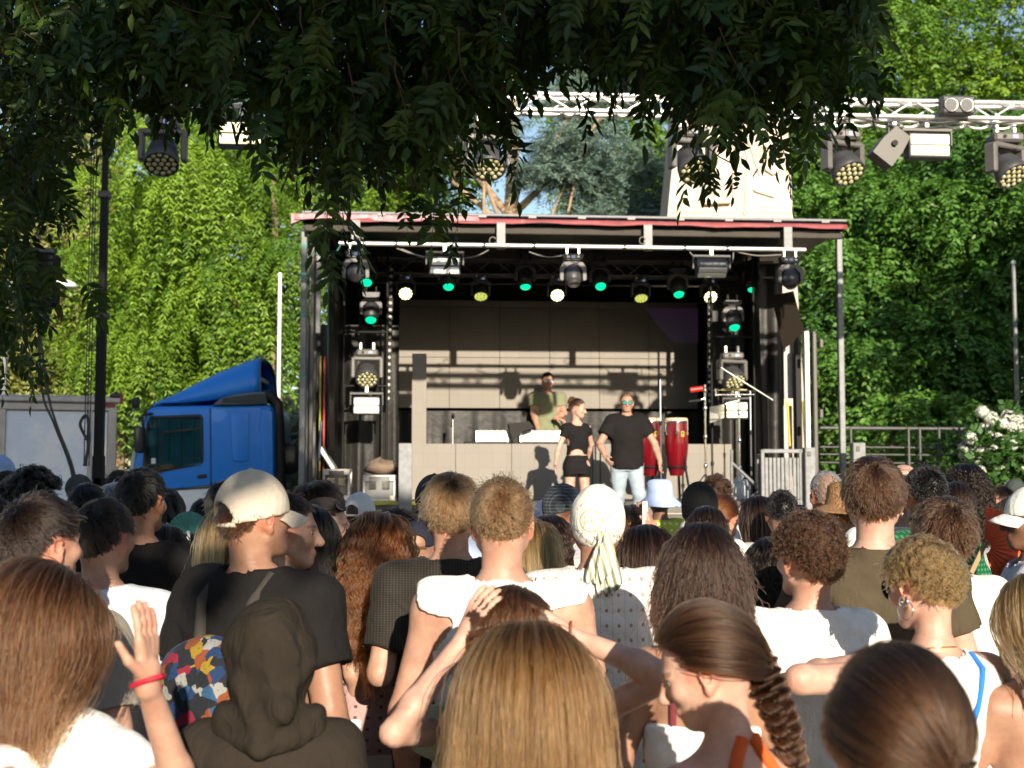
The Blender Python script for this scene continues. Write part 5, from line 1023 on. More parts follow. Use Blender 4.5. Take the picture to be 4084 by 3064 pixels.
def grow(rng, Rh, N, K, L, whorl=(0, -.6, .8), lift=.25, grav=1.0, vol=.012, lenvar=.2, comb=(0, 0, 0), clump=.4, nclump=None, frizz=.003, curl=0.0, pitch=.03, wave=0.0, wavelen=.09, torso=None, back=0.0, low=0.0, swirl=.3, topk=1.0, part=0.0, flare=0.0, zmax=2.0, narrow=0.0, fade=1.0, curl0=0.0):
    """strands grown over the skull away from the whorl, falling with gravity, kept outside head and back"""
    d = nrm(rng.normal(size=(N * 4, 3))); d = d[hairline(d, low) & (d[:, 2] < zmax)][:N]; N = len(d); n = nrm(d / SKR)
    w0 = nrm(np.array(whorl, float)); away = d - w0; 
    if part: away = away * (1, .55, 1) + np.stack([np.sign(d[:, 0] - part * .3) * .55, -.25 * np.ones(N), np.zeros(N)], 1) * np.clip(d[:, 2:], 0, 1)
    tan = away - n * (away * n).sum(1, keepdims=True); tan = nrm(tan); tan = nrm(tan + swirl * np.cross(n, tan) + np.array(comb) + rng.normal(size=(N, 3)) * .12); tan = nrm(tan - n * (tan * n).sum(1, keepdims=True))
    lens = L * (1 - lenvar * rng.random(N)) * (1 + (topk - 1) * np.clip(d[:, 2], 0, 1)) * np.interp(d[:, 2], [-.66, -.1, .5], [fade, .45 + .55 * fade, 1]); seg = (lens / (K - 1))[:, None]
    layer = (.003 + vol * (.35 * rng.random(N) + .65 * np.clip(.5 + .5 * d[:, 2], 0, 1)))[:, None]
    p = (SKC + d * SKR) @ Rh.T + NECK; v = nrm(tan * (1 - lift) + n * lift) @ Rh.T; g = np.array([0, 0, -1.0]); out = [p.copy()]
    C = SKC @ Rh.T + NECK; T = np.array(torso) if torso is not None else None
    for k in range(1, K):
        t = k / K; v = nrm(v + g * grav * (.10 + .5 * t) * min(1, 10 / K * 1.6) + np.array([0, -back, 0]) * (p[:, 2:3] < 1.62) * (p[:, 1:2] > -.12)); p = p + v * seg
        q = ((p - C) @ Rh) / (SKR + layer); r = np.linalg.norm(q, axis=1, keepdims=True); ins = r < 1
        pn = (q / np.maximum(r, 1e-6) * (SKR + layer)) @ Rh.T + C; p = np.where(ins, pn, p); nn = nrm((q / SKR) @ Rh.T); v = np.where(ins, nrm(v - nn * np.minimum((v * nn).sum(1, keepdims=True), 0)), v)
        # neck and back
        zz = p[:, 2]
        if T is not None:
            a = np.interp(zz, T[:, 0], T[:, 1]) + layer[:, 0] + .016; b = np.interp(zz, T[:, 0], T[:, 2]) + layer[:, 0] + .02; c = np.interp(zz, T[:, 0], T[:, 3]); xq, yq = p[:, 0] / a, (p[:, 1] - c) / b; r2 = np.sqrt(xq * xq + yq * yq); i2 = (r2 < 1) & (zz < 1.53)
            yq2 = np.where(yq > .3, yq, -np.sqrt(np.maximum(1 - np.minimum(np.abs(xq), .95) ** 2, .1))); p[:, 1] = np.where(i2, c + yq2 * b, p[:, 1]); v[:, 1] = np.where(i2, v[:, 1] * .3, v[:, 1]); v = nrm(v)
        out.append(p.copy())
    S = np.stack(out, 1); s = np.linspace(0, 1, K)[None, :, None]
    if narrow: S[..., 0:1] *= 1 - narrow * s
    if flare: S[..., 0:1] += flare * np.sign(S[..., 0:1]) * s ** 2
    G = nclump or max(12, N // 30); gi = rng.choice(N, G, replace=False); best = np.full(N, -9.0); ai = np.zeros(N, int)
    for j in range(0, G, 64):
        dd = d @ d[gi[j:j + 64]].T + rng.normal(size=(N, len(gi[j:j + 64]))) * .004; m = dd.argmax(1); bv = dd.max(1); u = bv > best; best = np.where(u, bv, best); ai = np.where(u, j + m, ai)
    gd = S[gi][ai]; S = S + (gd - S) * clump * np.minimum(1, s * 1.3) * (.6 + .4 * rng.random((N, 1, 1)))
    if curl:
        ph = rng.random(G)[ai] * 6.28 + rng.normal(size=N) * .5; sg = np.where(rng.random(G)[ai] > .5, 1, -1); e1 = nrm(rng.normal(size=(G, 3)))[ai]; tv = nrm(S[:, -1] - S[:, 0] + 1e-6); e1 = nrm(e1 - tv * (e1 * tv).sum(1, keepdims=True)); e2 = np.cross(tv, e1)
        th = s[..., 0] * (lens / pitch)[:, None] * 6.28 * sg[:, None] + ph[:, None]; S = S + curl * np.clip((s - curl0) * 4, 0, 1) * (np.cos(th)[..., None] * e1[:, None] + np.sin(th)[..., None] * e2[:, None])
    if wave:
        ph = rng.random(G)[ai] * 6.28 + rng.normal(size=N) * .3; th = S[..., 2] / wavelen * 6.28 + ph[:, None]; am = wave * np.minimum(1, np.maximum(0, (s[..., 0] - .12) * 3)); S[..., 0] += np.sin(th) * am; S[..., 1] += np.cos(th * .9) * am * .5
    fl = rng.random(N) < .05; S[fl] += (np.cumsum(rng.normal(size=S[fl].shape), 1) * (.018 if L > .2 else .008) / math.sqrt(K) + n[fl][:, None] @ Rh.T * (.010 if L > .2 else .006)) * s
    if frizz: S = S + np.cumsum(rng.normal(size=S.shape), 1) * frizz / math.sqrt(K) * s
    return S
STY = {  # hair styles: strand length and the way it falls
    'short': dict(L=.030, lift=.16, grav=.2, vol=.005, clump=.35, K=6, fade=.4, frizz=.0012), 'crop': dict(L=.011, lift=.4, grav=.1, vol=.001, clump=.2, K=4, fade=.5, frizz=.001), 'mop': dict(L=.058, lift=.12, grav=.35, vol=.010, clump=.5, K=10, frizz=.003, topk=1.15, fade=.35),
    'curly': dict(L=.036, lift=.55, grav=.2, vol=.006, clump=.75, K=20, curl=.0055, pitch=.017, frizz=.004, fade=.5), 'wavyshort': dict(L=.050, lift=.30, grav=.35, vol=.008, clump=.80, K=18, curl=.006, pitch=.030, frizz=.004, fade=.45), 'coil': dict(L=.016, lift=.8, grav=0, vol=.004, clump=.6, K=12, curl=.003, pitch=.008, fade=.6),
    'long': dict(lenvar=.35, L=.48, lift=.04, grav=1.0, vol=.008, clump=.4, K=24, whorl=(0, .62, .78), swirl=0, back=.3, frizz=.006, narrow=.35), 'wavy': dict(lenvar=.35, L=.5, lift=.05, grav=1.0, vol=.009, clump=.75, K=32, whorl=(0, .6, .8), swirl=0, back=.28, wave=.006, wavelen=.06, frizz=.008, narrow=.4), 'bob': dict(L=.205, lift=.06, grav=.95, vol=.014, clump=.5, K=18, whorl=(0, .5, .86), swirl=0, frizz=.006, flare=.012),
    'dreads': dict(L=.10, lift=.3, grav=.8, vol=.010, clump=.97, K=10, nclump=70), 'curlylong': dict(L=.42, lift=.06, grav=1.0, vol=.010, clump=.8, K=40, whorl=(0, .5, .86), swirl=0, back=.25, curl=.010, pitch=.045, frizz=.008, narrow=.3, curl0=.22)}
def gathered(rng, Rh, N, G, vol=.012, K=12, end=.012):
    """hair combed over the skull to one point G (a direction from the skull's middle)"""
    d = nrm(rng.normal(size=(N * 4, 3))); d = d[hairline(d)][:N]; G = nrm(np.array(G, float)); om = np.arccos(np.clip(d @ G, -.999, .999))[:, None, None]; t = np.linspace(0, 1, K)[None, :, None]
    D = (np.sin((1 - t) * om) * d[:, None] + np.sin(t * om) * G) / np.sin(om); lay = (.003 + vol * rng.random(len(d)))[:, None, None] * (1 + .6 * np.sin(t * 3.14)); S = SKC + D * (SKR + lay) + t ** 3 * rng.normal(size=(len(d), 1, 3)) * end + rng.normal(size=(len(d), 1, 3)) * .0015
    return S @ Rh.T + NECK
def bun_strands(rng, c, r, N=500, K=14):
    ph = rng.random(N) * 6.28; ax = nrm(np.array([.2, -.8, .5]) + rng.normal(size=(N, 3)) * .35); u = nrm(np.cross(ax, [0, 0, 1.0])); v = np.cross(ax, u); t = np.linspace(0, 3.4, K)[None]; rr = r * (.55 + .5 * rng.random((N, 1))); off = rng.normal(size=(N, 1, 3)) * r * .3
    return np.array(c) + off + (np.cos(t + ph[:, None]) * rr)[..., None] * u[:, None] + (np.sin(t + ph[:, None]) * rr)[..., None] * v[:, None]
def braid_strands(rng, path, r, turns, N=1500, K=60):
    """three-strand plait along a path; r tapers to the end"""
    path = np.array(path, float); s = np.linspace(0, 1, K); seg = np.linspace(0, 1, len(path)); c = np.stack([np.interp(s, seg, path[:, i]) for i in range(3)], 1); tg = nrm(np.gradient(c, axis=0)); e1 = nrm(np.cross(tg, np.array([0, 1.0, .2]))); e2 = np.cross(tg, e1)
    j = rng.integers(0, 3, N); th = s[None] * turns * 6.28 + j[:, None] * 2.094; rr = r * (1 - .55 * s)[None]; A = np.cos(th) * rr; B = np.sin(2 * th) * rr * .55; o = rng.normal(size=(N, 2)) * .42
    a, b = A + o[:, :1] * rr * .75, B + o[:, 1:] * rr * .75; return c[None] + a[..., None] * e1[None] + b[..., None] * e2[None]
def wrinkle(V, seed, amp):
    r2 = np.random.default_rng(seed); ph = r2.random(8) * 6.28; x, y, z = V.T; wx = x + .03 * np.sin(z * 17 + ph[0]); wz = z + .04 * np.sin(x * 13 + ph[1])
    return amp * (np.sin(wx * 27 + wz * 9 + ph[2]) * .7 + np.sin(wx * 9 - wz * 16 + ph[6]) * .9 + np.sin(wz * 34 - wx * 21 + ph[3]) * .45 + np.sin(wx * 23 + y * 30 + ph[4]) * .6 + np.sin(wz * 71 + wx * 35 + y * 20 + ph[5]) * .22)
def vnormals(V, Q):
    fn = np.cross(V[Q[:, 2]] - V[Q[:, 0]], V[Q[:, 3]] - V[Q[:, 1]]); N = np.zeros_like(V)
    for i in range(4): np.add.at(N, Q[:, i], fn)
    return nrm(N)
def back_y(T, x, z):
    """depth of the figure's back at (x, z)"""
    a, b, c = [np.interp(z, [r[0] for r in T], [r[i] for r in T]) for i in (1, 2, 3)]; q = min(abs(x) / a, .97); return c - b * (1 - q ** 2.4) ** (1 / 2.4)
CM = {}
def cloth(col, rough=.85, kind=None):
    key = 'cloth_%s_%s' % ('_'.join('%.3f' % c for c in col), kind)
    if key not in CM: CM[key] = mat(key, col, rough, var=.10, scale=14, bump=.12, bscale=140, sheen=.0 if max(col) < .1 else .12, spec=.15, folds=.35)
    return CM[key]
shoe_me = None
class Person: pass
def person(label, px, top, D, yaw=0, hy=0, hp=0, hr=0, sex='m', skin='light', hair=('short', 'brown'), hth=.012, shirt=('tee', (.6, .6, .6)), pants=(.05, .06, .09), near=False, face=False, armL=None, armR=None, handL=None, handR=None, build=1.0, group='people watching from the crowd', seed=None, stubble=0.0, lean=0.0, H=None, bald=False, cres=None, legs=None, z0=0.0, head_k=1.0, hand_fine=False, buzz=None, name='person', n_mul=1.0):
    """one standing figure whose head tops out at pixel (px, top) at the distance D; yaw 0 looks at the stage, positive turns left"""
    q = P(px, top, D); s = ((q.z - z0) - hth * 1.0) / 1.757 if H is None else H / 1.757
    seed = seed if seed is not None else int(px * 7 + top); rng = np.random.default_rng(seed)
    yaw, hy, hp, hr = R(yaw), R(hy), R(hp), R(hr)
    root = thing(name, label, 'person', (q.x, D, z0), yaw, group); root.scale = (s, s, s)
    o = Person(); o.root = root; o.s = s; o.yaw = yaw; Rh = rotm(hy, hp, hr); o.Rh = Rh; o.rng = rng; o.D = D
    o.h2b = lambda v: Rh @ np.array(v, float) + NECK
    cy, sy = math.cos(-yaw), math.sin(-yaw)
    def loc(a):                                                       # pixel (x, y, distance) -> figure coordinates
        w_ = P(a[0], a[1], a[2]) - Vector((q.x, D, z0)); return np.array([cy * w_.x - sy * w_.y, sy * w_.x + cy * w_.y, w_.z]) / s
    o.loc = loc
    hres_ = 0; T = [list(r) for r in (TORSO_M if sex == 'm' else TORSO_F)]
    for r in T:
        if r[0] < 1.46: r[1] *= build; r[2] *= build
    sh = (.178 if sex == 'm' else .150) * (.5 + .5 * build); sz = 1.405 if sex == 'm' else 1.385; ra = (.05 if sex == 'm' else .040) * (.4 + .6 * build); o.T = T
    arms = []
    for side, arm in ((-1, armL), (1, armR)):
        S = np.array([side * sh, -.005, sz]); rj = rng.normal(size=6) * .02
        if arm is None: E = np.array([side * (sh + .085) + rj[0] * .6, -.03 + rj[1], 1.125]); Wp = np.array([side * (sh + .075) + rj[2] * .6, .09 + rj[3], .90 + rj[4] * .3])
        else: E, Wp = [loc(a) if len(a) == 3 and abs(a[0]) > 3 else np.array(a, float) for a in arm[:2]]
        arms.append((side, S, E, Wp))
    lg = legs or [((-.095, 0, .86), (-.105, .015, .48), (-.11, -.02, .09)), ((.095, 0, .86), (.105, .015, .48), (.11, -.02, .09))]
    hz = sum([[(a[3][2] - .25, a[3][2] + .25, .007)] for a, h_ in zip(arms, (handL, handR)) if h_ is not None and hand_fine], [])
    hres = .0048 if near else (.0058 if face else .0075); all_p = np.array([p for a in arms for p in a[1:]]); mg = .24 if hand_fine else .13
    hb = NECK + Rh @ np.array([0, 0, .11]); hx, hyy = hb[0], hb[1]
    xlo, xhi = min(-.3, all_p[:, 0].min() - mg), max(.3, all_p[:, 0].max() + mg); ylo, yhi = min(-.2, all_p[:, 1].min() - mg), max(.24, all_p[:, 1].max() + mg)
    fx = [(hx - .125, hx + .125, hres)]; fy = [(hyy - .15, hyy + .16, hres)]; fz = [(1.46, 1.80, hres)]
    if hand_fine:
        for (sd, S, E, Wp), h_ in zip(arms, (handL, handR)):
            if h_ is not None:
                c = Wp + np.array(h_[0]) / np.linalg.norm(h_[0]) * .09; hf = .005 if near else .007; fx.append((c[0] - .1, c[0] + .1, hf)); fy.append((c[1] - .1, c[1] + .1, hf)); fz.append((c[2] - .12, c[2] + .12, hf))
    F_ = Field(axis_pts(xlo, xhi, .016, fx), axis_pts(ylo, yhi, .016, fy), axis_pts(-.02, max(1.82, all_p[:, 2].max() + mg), .018, fz))
    F_.loft(T, k=.03)
    for sx in (-1, 1):
        a, b, c = lg[0 if sx < 0 else 1]; F_.cone(a, b, .082 * build, .056, .05); F_.cone(b, c, .056, .036, .03); F_.cone(c, (c[0], c[1] + .02, .035), .036, .035, .02); F_.cone((c[0], c[1], .035), (c[0], c[1] + .15, .03), .034, .028, .02)
    for (sd, S, E, Wp), h_ in zip(arms, (handL, handR)):
        F_.cone(S + np.array([-sd * .03, 0, 0]), S, ra * 1.25, ra * 1.2, .06); F_.cone(S, E, ra * 1.08, ra * .82, .035); m_ = E + (Wp - E) * .3; F_.cone(E, m_, ra * .82, ra * .86, .02); F_.cone(m_, Wp, ra * .86, ra * .56, .02)
        hd = h_ or ((Wp - E) + np.array([0, .02, 0]), np.array([-sd * 1.0, .2, 0]), .45)
        if h_ is None: u_ = hd[0] / np.linalg.norm(hd[0]); F_.cone(Wp, Wp + u_ * .085, .03, .034, .01); F_.cone(Wp + u_ * .085, Wp + u_ * .16 + np.array([0, .03, 0]), .032, .018, .01); continue
        for (a, b, r0_, r1_) in hand_prims(Wp, hd[0], hd[1], sd if len(hd) < 4 else hd[3], hd[2], .98 if sex == 'm' else .9): F_.cone(a, b, r0_, r1_, .006)
    hp_ = lambda v: o.h2b(v)
    nk = .055 if sex == 'm' else .046; F_.cone((0, -.018, 1.45), hp_((0, -.024, .075)), nk * 1.08, nk, .014)
    F_.ell(hp_(SKC), SKR, .03, Rh); F_.ell(hp_((0, .034, .092)), (.060, .060, .084), .02, Rh); F_.ell(hp_((0, .066, .026)), (.030, .024, .020) if sex == 'm' else (.023, .021, .018), .03, Rh)
    for sx in (-1, 1): F_.cone(hp_((sx * .056, .006, .062)), hp_((sx * .022, .066, .024)), .014, .014, .025)
    F_.ell(hp_((0, .078, .138)), (.048, .016, .012), .015, Rh)
    for sx in (-1, 1):
        F_.ell(hp_((sx * .043, .066, .096)), (.02, .02, .018), .02, Rh); F_.ell(hp_((sx * .031, .098, .119)), (.019, .015, .0085), .008, Rh, sub=True)
        Re = Rh @ rotm(sx * -.45, 0, sx * .12); F_.ell(hp_((sx * .080, -.008, .112)), (.008, .021, .033), .006, Re); F_.ell(hp_((sx * .084, -.004, .114)), (.006, .011, .018), .004, Re, sub=True); F_.cone(hp_((sx * .078, .004, .084)), hp_((sx * .077, .004, .078)), .009, .008, .008)
    F_.cone(hp_((0, .090, .128)), hp_((0, .113, .088)), .008, .0125, .014); F_.ell(hp_((0, .106, .084)), (.017, .012, .009), .008, Rh)
    F_.ell(hp_((0, .089, .0565)), (.022, .010, .006), .008, Rh); F_.ell(hp_((0, .088, .046)), (.019, .010, .0065), .007, Rh)
    V, Q = F_.mesh()
    if lean: pass
    qh = (V - NECK) @ Rh; base = np.array(SKIN[skin]); col = np.broadcast_to(base, V.shape).copy(); col *= 1 + .05 * np.sin(V[:, 0:1] * 40 + V[:, 2:3] * 31)
    head = (qh[:, 2] > -.03) & (np.linalg.norm(qh - np.array([0, .01, .11]), axis=1) < .165); dd = nrm((qh - SKC) / SKR); hm = head & hairline(dd) & (qh[:, 2] > .02) & ~((np.abs(qh[:, 0]) > .079) & (qh[:, 2] < .15))
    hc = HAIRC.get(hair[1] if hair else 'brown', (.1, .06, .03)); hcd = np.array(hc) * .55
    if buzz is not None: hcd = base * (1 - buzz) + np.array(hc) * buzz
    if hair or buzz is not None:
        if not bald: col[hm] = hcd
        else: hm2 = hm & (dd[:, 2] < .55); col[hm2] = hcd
    lips = head & ((qh[:, 0] / .025) ** 2 + ((qh[:, 2] - .051) / .0125) ** 2 < 1) & (qh[:, 1] > .08); col[lips] = base * np.array([.92, .70, .70]) if skin not in ('dark', 'brown') else base * np.array([1.1, .75, .75])
    brow = head & (np.abs(np.abs(qh[:, 0]) - .033) < .02) & (np.abs(qh[:, 2] - .139 - (.02 - np.abs(np.abs(qh[:, 0]) - .036)) * .12) < .0055) & (qh[:, 1] > .06); col[brow] = base * .45 + np.array(hc) * .35
    rosy = head & (np.abs(np.abs(qh[:, 0]) - .08) < .012) & (qh[:, 2] > .07) & (qh[:, 2] < .15) & (np.abs(qh[:, 1]) < .04); col[rosy] = col[rosy] * np.array([1.05, .82, .78])
    if stubble: sb = head & (qh[:, 1] > .01) & (qh[:, 2] < .075) & (qh[:, 2] > .0) & ~lips; col[sb] = col[sb] * (1 - stubble) + np.array(hc) * stubble
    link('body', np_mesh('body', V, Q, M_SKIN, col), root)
    if face:
        for sx in (-1, 1):
            ey = MB().lathe([(.0015, .0125), (.005, .0115), (.0052, .0113), (.009, .0085), (.0118, .002), (.0105, -.006), (.004, -.0115)], (0, 0, 0), (0, 1, 0), 14).obj('eye', [mat('eye_white', (.42, .38, .35), .3, var=0), mat('iris', (.04, .025, .015), .15, var=0)], root, hp_((sx * .031, .0765, .119)), Matrix(Rh.tolist()).to_euler())
            for i, pl in enumerate(ey.data.polygons):
                if i < 42 or i >= 14 * 6: pl.material_index = 1 if i < 42 or i >= 14 * 6 else 0
    # clothes
    kind, ccol = shirt[0], shirt[1]; so_ = shirt[2] if len(shirt) > 2 else {}
    cr = cres or (.010 if near else .014); off = so_.get('off', .018 if kind != 'tight' else .007)
    def clothes(nm, fn, m, seed_, amp):
        nf = [] if fn.zr[1] < 1.3 or D > 8 else [(-.125, .125, .0075)]; G_ = Field(axis_pts(xlo, xhi, cr, nf), axis_pts(-.26, .30, cr, nf), axis_pts(*fn.zr, cr, [(1.40, 1.50, .0065)] if nf else [])); fn(G_); V, Q = G_.mesh()
        if not len(V): return None
        V = V + vnormals(V, Q) * wrinkle(V, seed_, amp)[:, None]; return link(nm, np_mesh(nm, V, Q, m), root)
    sl = so_.get('sleeve', {'tee': .62, 'linen': 1.75, 'sleeveless': .02, 'tank': 0, 'strappy': 0, 'halter': 0, 'tight': .5, 'hoodie': 1.9, 'crop': .4}[kind]); hem = so_.get('hem', .84)
    def mk(G_):
        tk_ = [list(r) for r in T]; 
        if kind in ('tee', 'sleeveless', 'linen', 'hoodie'):
            for r in tk_:
                if r[0] < 1.25: r[1] = max(r[1], .150 * build); r[2] = max(r[2], .112 * build)
        G_.loft(tk_, off, .02, z0=hem, z1=1.56)
        for sd, S, E, Wp in arms:
            if sl >= 0 and kind not in ('tank', 'strappy', 'halter'): G_.cone(S + np.array([-sd * .03, 0, 0]), S, ra * 1.25 + off, ra * 1.2 + off, .06)
            if 0 < sl <= 1: G_.cone(S, S + (E - S) * sl, ra * 1.1 + off, ra * .95 + off * 1.6, .03)
            elif sl > 1: G_.cone(S, E, ra * 1.1 + off, ra * .85 + off * 1.2, .03); G_.cone(E, E + (Wp - E) * (sl - 1), ra * .85 + off * 1.2, ra * .7 + off, .02)
        X, Y, Z = G_.pts((slice(None),) * 3)
        for sd, S, E, Wp in arms:                                         # flat cuff
            if 0 < sl <= 1:
                u = (E - S) / np.linalg.norm(E - S); e = S + (E - S) * sl; dp = (X - e[0]) * u[0] + (Y - e[1]) * u[1] + (Z - e[2]) * u[2]; near_ = (X - e[0]) ** 2 + (Y - e[1]) ** 2 + (Z - e[2]) ** 2 < .12 ** 2; ok = near_ & (np.abs(X) > .13); G_.f = np.where(ok, np.maximum(G_.f, dp), G_.f)
        nr = so_.get('neck', {'tee': .083, 'tight': .088, 'crop': .088, 'linen': .072, 'sleeveless': .08, 'hoodie': .06, 'tank': .115, 'strappy': .2, 'halter': .2}[kind]); nc = (0, .012, 1.545) if kind not in ('tank',) else (0, .0, 1.545)
        if kind in ('strappy', 'halter'): G_.f = np.maximum(G_.f, (Z - so_.get('topz', 1.30)) + .25 * (Y < 0) * 0)
        else:
            dn = np.sqrt(((X - nc[0]) / 1.05) ** 2 + ((Y - nc[1]) / 1.0) ** 2 + (Z - nc[2]) ** 2) - nr; G_.f = np.maximum(G_.f, -dn)
            zn = so_.get('zn', {'tank': 1.435, 'linen': 1.50, 'hoodie': 1.52, 'sleeveless': 1.475}.get(kind, 1.478)) - (.012 if sex == 'f' else 0); G_.f = np.maximum(G_.f, -np.maximum((zn - .42 * (Y + .07)) - Z, np.sqrt(X ** 2 + (Y + .01) ** 2) - so_.get('nw', .092 if sex == 'm' else .084)))
        if kind == 'tank':
            for sd, S, E, Wp in arms: dn = np.sqrt((X - sd * (sh + .035)) ** 2 + Y ** 2 * .8 + ((Z - (sz - .02)) * .75) ** 2) - .082; G_.f = np.maximum(G_.f, -dn)
        if kind == 'sleeveless':
            for sd, S, E, Wp in arms: G_.f = np.maximum(G_.f, np.abs(X) - (sh + .035) - .25 * np.maximum(0, Z - 1.40))
        if kind == 'crop' and 'cut' in so_: c = so_['cut']; dn = np.sqrt(((X - c[0]) / c[3]) ** 2 + ((Y - c[1]) / .2) ** 2 + ((Z - c[2]) / c[4]) ** 2) - 1; G_.f = np.maximum(G_.f, -dn * .05)
    mk.zr = (hem - .02, 1.60)
    sm = so_.get('mat') or cloth(ccol); o.shirt = clothes(so_.get('name', 'shirt'), mk, sm, seed, so_.get('amp', .0048))
    o.arms = arms; o.sh = sh
    if kind in ('strappy', 'halter'):
        for sx in (-1, 1):
            zt_ = so_.get('topz', 1.30); pts = []
            for t in np.linspace(0, 1, 9):
                z = zt_ - .02 + (1.455 - zt_) * math.sin(t * 1.57) if kind == 'strappy' else 1.27 + .225 * t; x = sx * (.085 if kind == 'strappy' else .135 * (1 - t) + .015); pts.append((x, back_y(T, x, z) - .004, z))
            if kind == 'strappy': pts += [(sx * .082, .03, 1.43), (sx * .085, .10, 1.36), (sx * .085, .115, 1.28)]
            MB().tube(pts, so_.get('strap', .007), 6).obj('strap', so_.get('strap_mat') or sm, root)
    if pants is not None:
        pc = pants if not isinstance(pants, dict) else pants['col']; pl = .12 if not isinstance(pants, dict) else pants.get('low', .12); pt = .98 if not isinstance(pants, dict) else pants.get('top', .98); po = .016 if not isinstance(pants, dict) else pants.get('off', .016)
        def mp(G_):
            G_.loft(T, pants.get('hip', .004) if isinstance(pants, dict) else .004, .02, z0=.78, z1=pt)
            for sx in (-1, 1):
                a, b, c = lg[0 if sx < 0 else 1]; G_.cone(a, b, .082 * build + po, .056 + po, .04); G_.cone(b, c, .056 + po, .04 + po, .03)
            X, Y, Z = G_.pts((slice(None),) * 3); G_.f = np.maximum(G_.f, pl - Z)
        mp.zr = (pl - .02, pt + .03); cr_s = cr; cr = .016 if not hand_fine else .011
        pm = (pants.get('mat') if isinstance(pants, dict) else None) or cloth(pc); o.pants = clothes('trousers' if pl < .3 else 'shorts', mp, pm, seed + 1, .004); cr = cr_s
    global shoe_me
    if shoe_me is None:
        G_ = Field(axis_pts(-.06, .06, .008, []), axis_pts(-.08, .2, .008, []), axis_pts(-.01, .11, .008, [])); G_.cone((0, -.02, .04), (0, .14, .032), .042, .036, .02); G_.cone((0, -.03, .05), (0, -.03, .08), .04, .038, .02); G_.f = np.maximum(G_.f, -G_.pts((slice(None),) * 3)[2] + 0 * G_.f); V, Q = G_.mesh(); shoe_me = np_mesh('shoe', V, Q, mat('shoe_canvas', (.35, .34, .33), .8))
    for sx in (0, 1): link('shoe', shoe_me, root, (lg[sx][2][0], lg[sx][2][1], 0))
    # hair
    if hair and hair[0] in STY:
        st_ = dict(STY[hair[0]]); st_.update(hair[2] if len(hair) > 2 else {}); K = st_.pop('K'); dens = st_.pop('dens', 1.0); rad = st_.pop('rad', None)
        longh = st_['L'] > .2; Np = int((7000 if near else max(1000, 11500 / max(D, 1.5))) * dens * (1.2 if longh else .9) * n_mul); rd = rad or (.0010 + .00018 * min(D, 9)) * (.8 if near else 1.0)
        if 'dreads' == hair[0]: rd *= 1.6
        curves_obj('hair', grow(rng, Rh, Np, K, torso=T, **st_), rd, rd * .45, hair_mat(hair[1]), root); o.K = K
    o.T = T
    return o
# ---------------------------------------------------------------- what people wear on their heads
def head_field(o, res=.007, m=.05):
    C = o.h2b((0, 0, .12)); r = .155 + m; return Field(axis_pts(C[0] - r, C[0] + r, res, []), axis_pts(C[1] - r, C[1] + r, res, []), axis_pts(C[2] - r, C[2] + r, res, []))
def head_coords(o, G_):
    X, Y, Z = G_.pts((slice(None),) * 3); x, y, z = X - NECK[0], Y - NECK[1], Z - NECK[2]; return [o.Rh[0, i] * x + o.Rh[1, i] * y + o.Rh[2, i] * z for i in range(3)]
def h2m(o, v): return Vector(o.h2b(v))
def cap(o, m, turn=0.0, opening=False, m_brim=None, low=.125, strap=None, name='cap'):
    """baseball cap; turn 180 wears it backwards; the opening is the gap above the strap"""
    G_ = head_field(o); G_.ell(o.h2b(SKC + (0, 0, .004)), SKR + .013, .01, o.Rh); x, y, z = head_coords(o, G_); c, s = math.cos(R(turn)), math.sin(R(turn)); yf = -s * x + c * y; xf = c * x + s * y
    G_.f = np.maximum(G_.f, low + .10 * yf - z)
    if opening: G_.f = np.maximum(G_.f, -(np.sqrt(((xf) / 1.15) ** 2 + ((z - low - .012) / 1.0) ** 2) - .040 + 10 * np.maximum(0, yf + .03)))
    V, Q = G_.mesh(); ob = link(name, np_mesh(name, V, Q, m), o.root); T = lambda xx, yy, zz: h2m(o, (c * xx - s * yy, s * xx + c * yy, zz))
    rows = []
    for i in range(7):
        t = i / 6; rows.append([T((.082 + .006 * t) * math.sin(a), .075 * math.cos(a) + .012 + .078 * t * math.cos(a) ** .6, low + .018 - .02 * t - .028 * math.sin(a) ** 2 - .012 * t * t) for a in np.linspace(-1.25, 1.25, 15)])
    br = MB().grid(rows).obj('brim', m_brim or m, ob); br.modifiers.new('s', 'SOLIDIFY').thickness = .004
    MB().lathe([(.008, -.002), (.007, .003), (.001, .005)], T(0, -.006, SKC[2] + SKR[2] + .016), tuple(o.Rh @ np.array([0, 0, 1.0])), 10).obj('button', m, ob)
    if opening:
        pts = [T(.093 * math.sin(a), -.105 * math.cos(a), low - .012) for a in np.linspace(-.55, .55, 9)]; MB().tube(pts, .008, 6).obj('strap', strap or m, ob)
    return ob
def beanie(o, m, low=.10):
    G_ = head_field(o); G_.ell(o.h2b(SKC + (0, -.004, .006)), SKR + (.014, .014, .016), .01, o.Rh); x, y, z = head_coords(o, G_); G_.f = np.maximum(G_.f, low + .25 * y - z); V, Q = G_.mesh(); return link('beanie', np_mesh('beanie', V, Q, m), o.root)
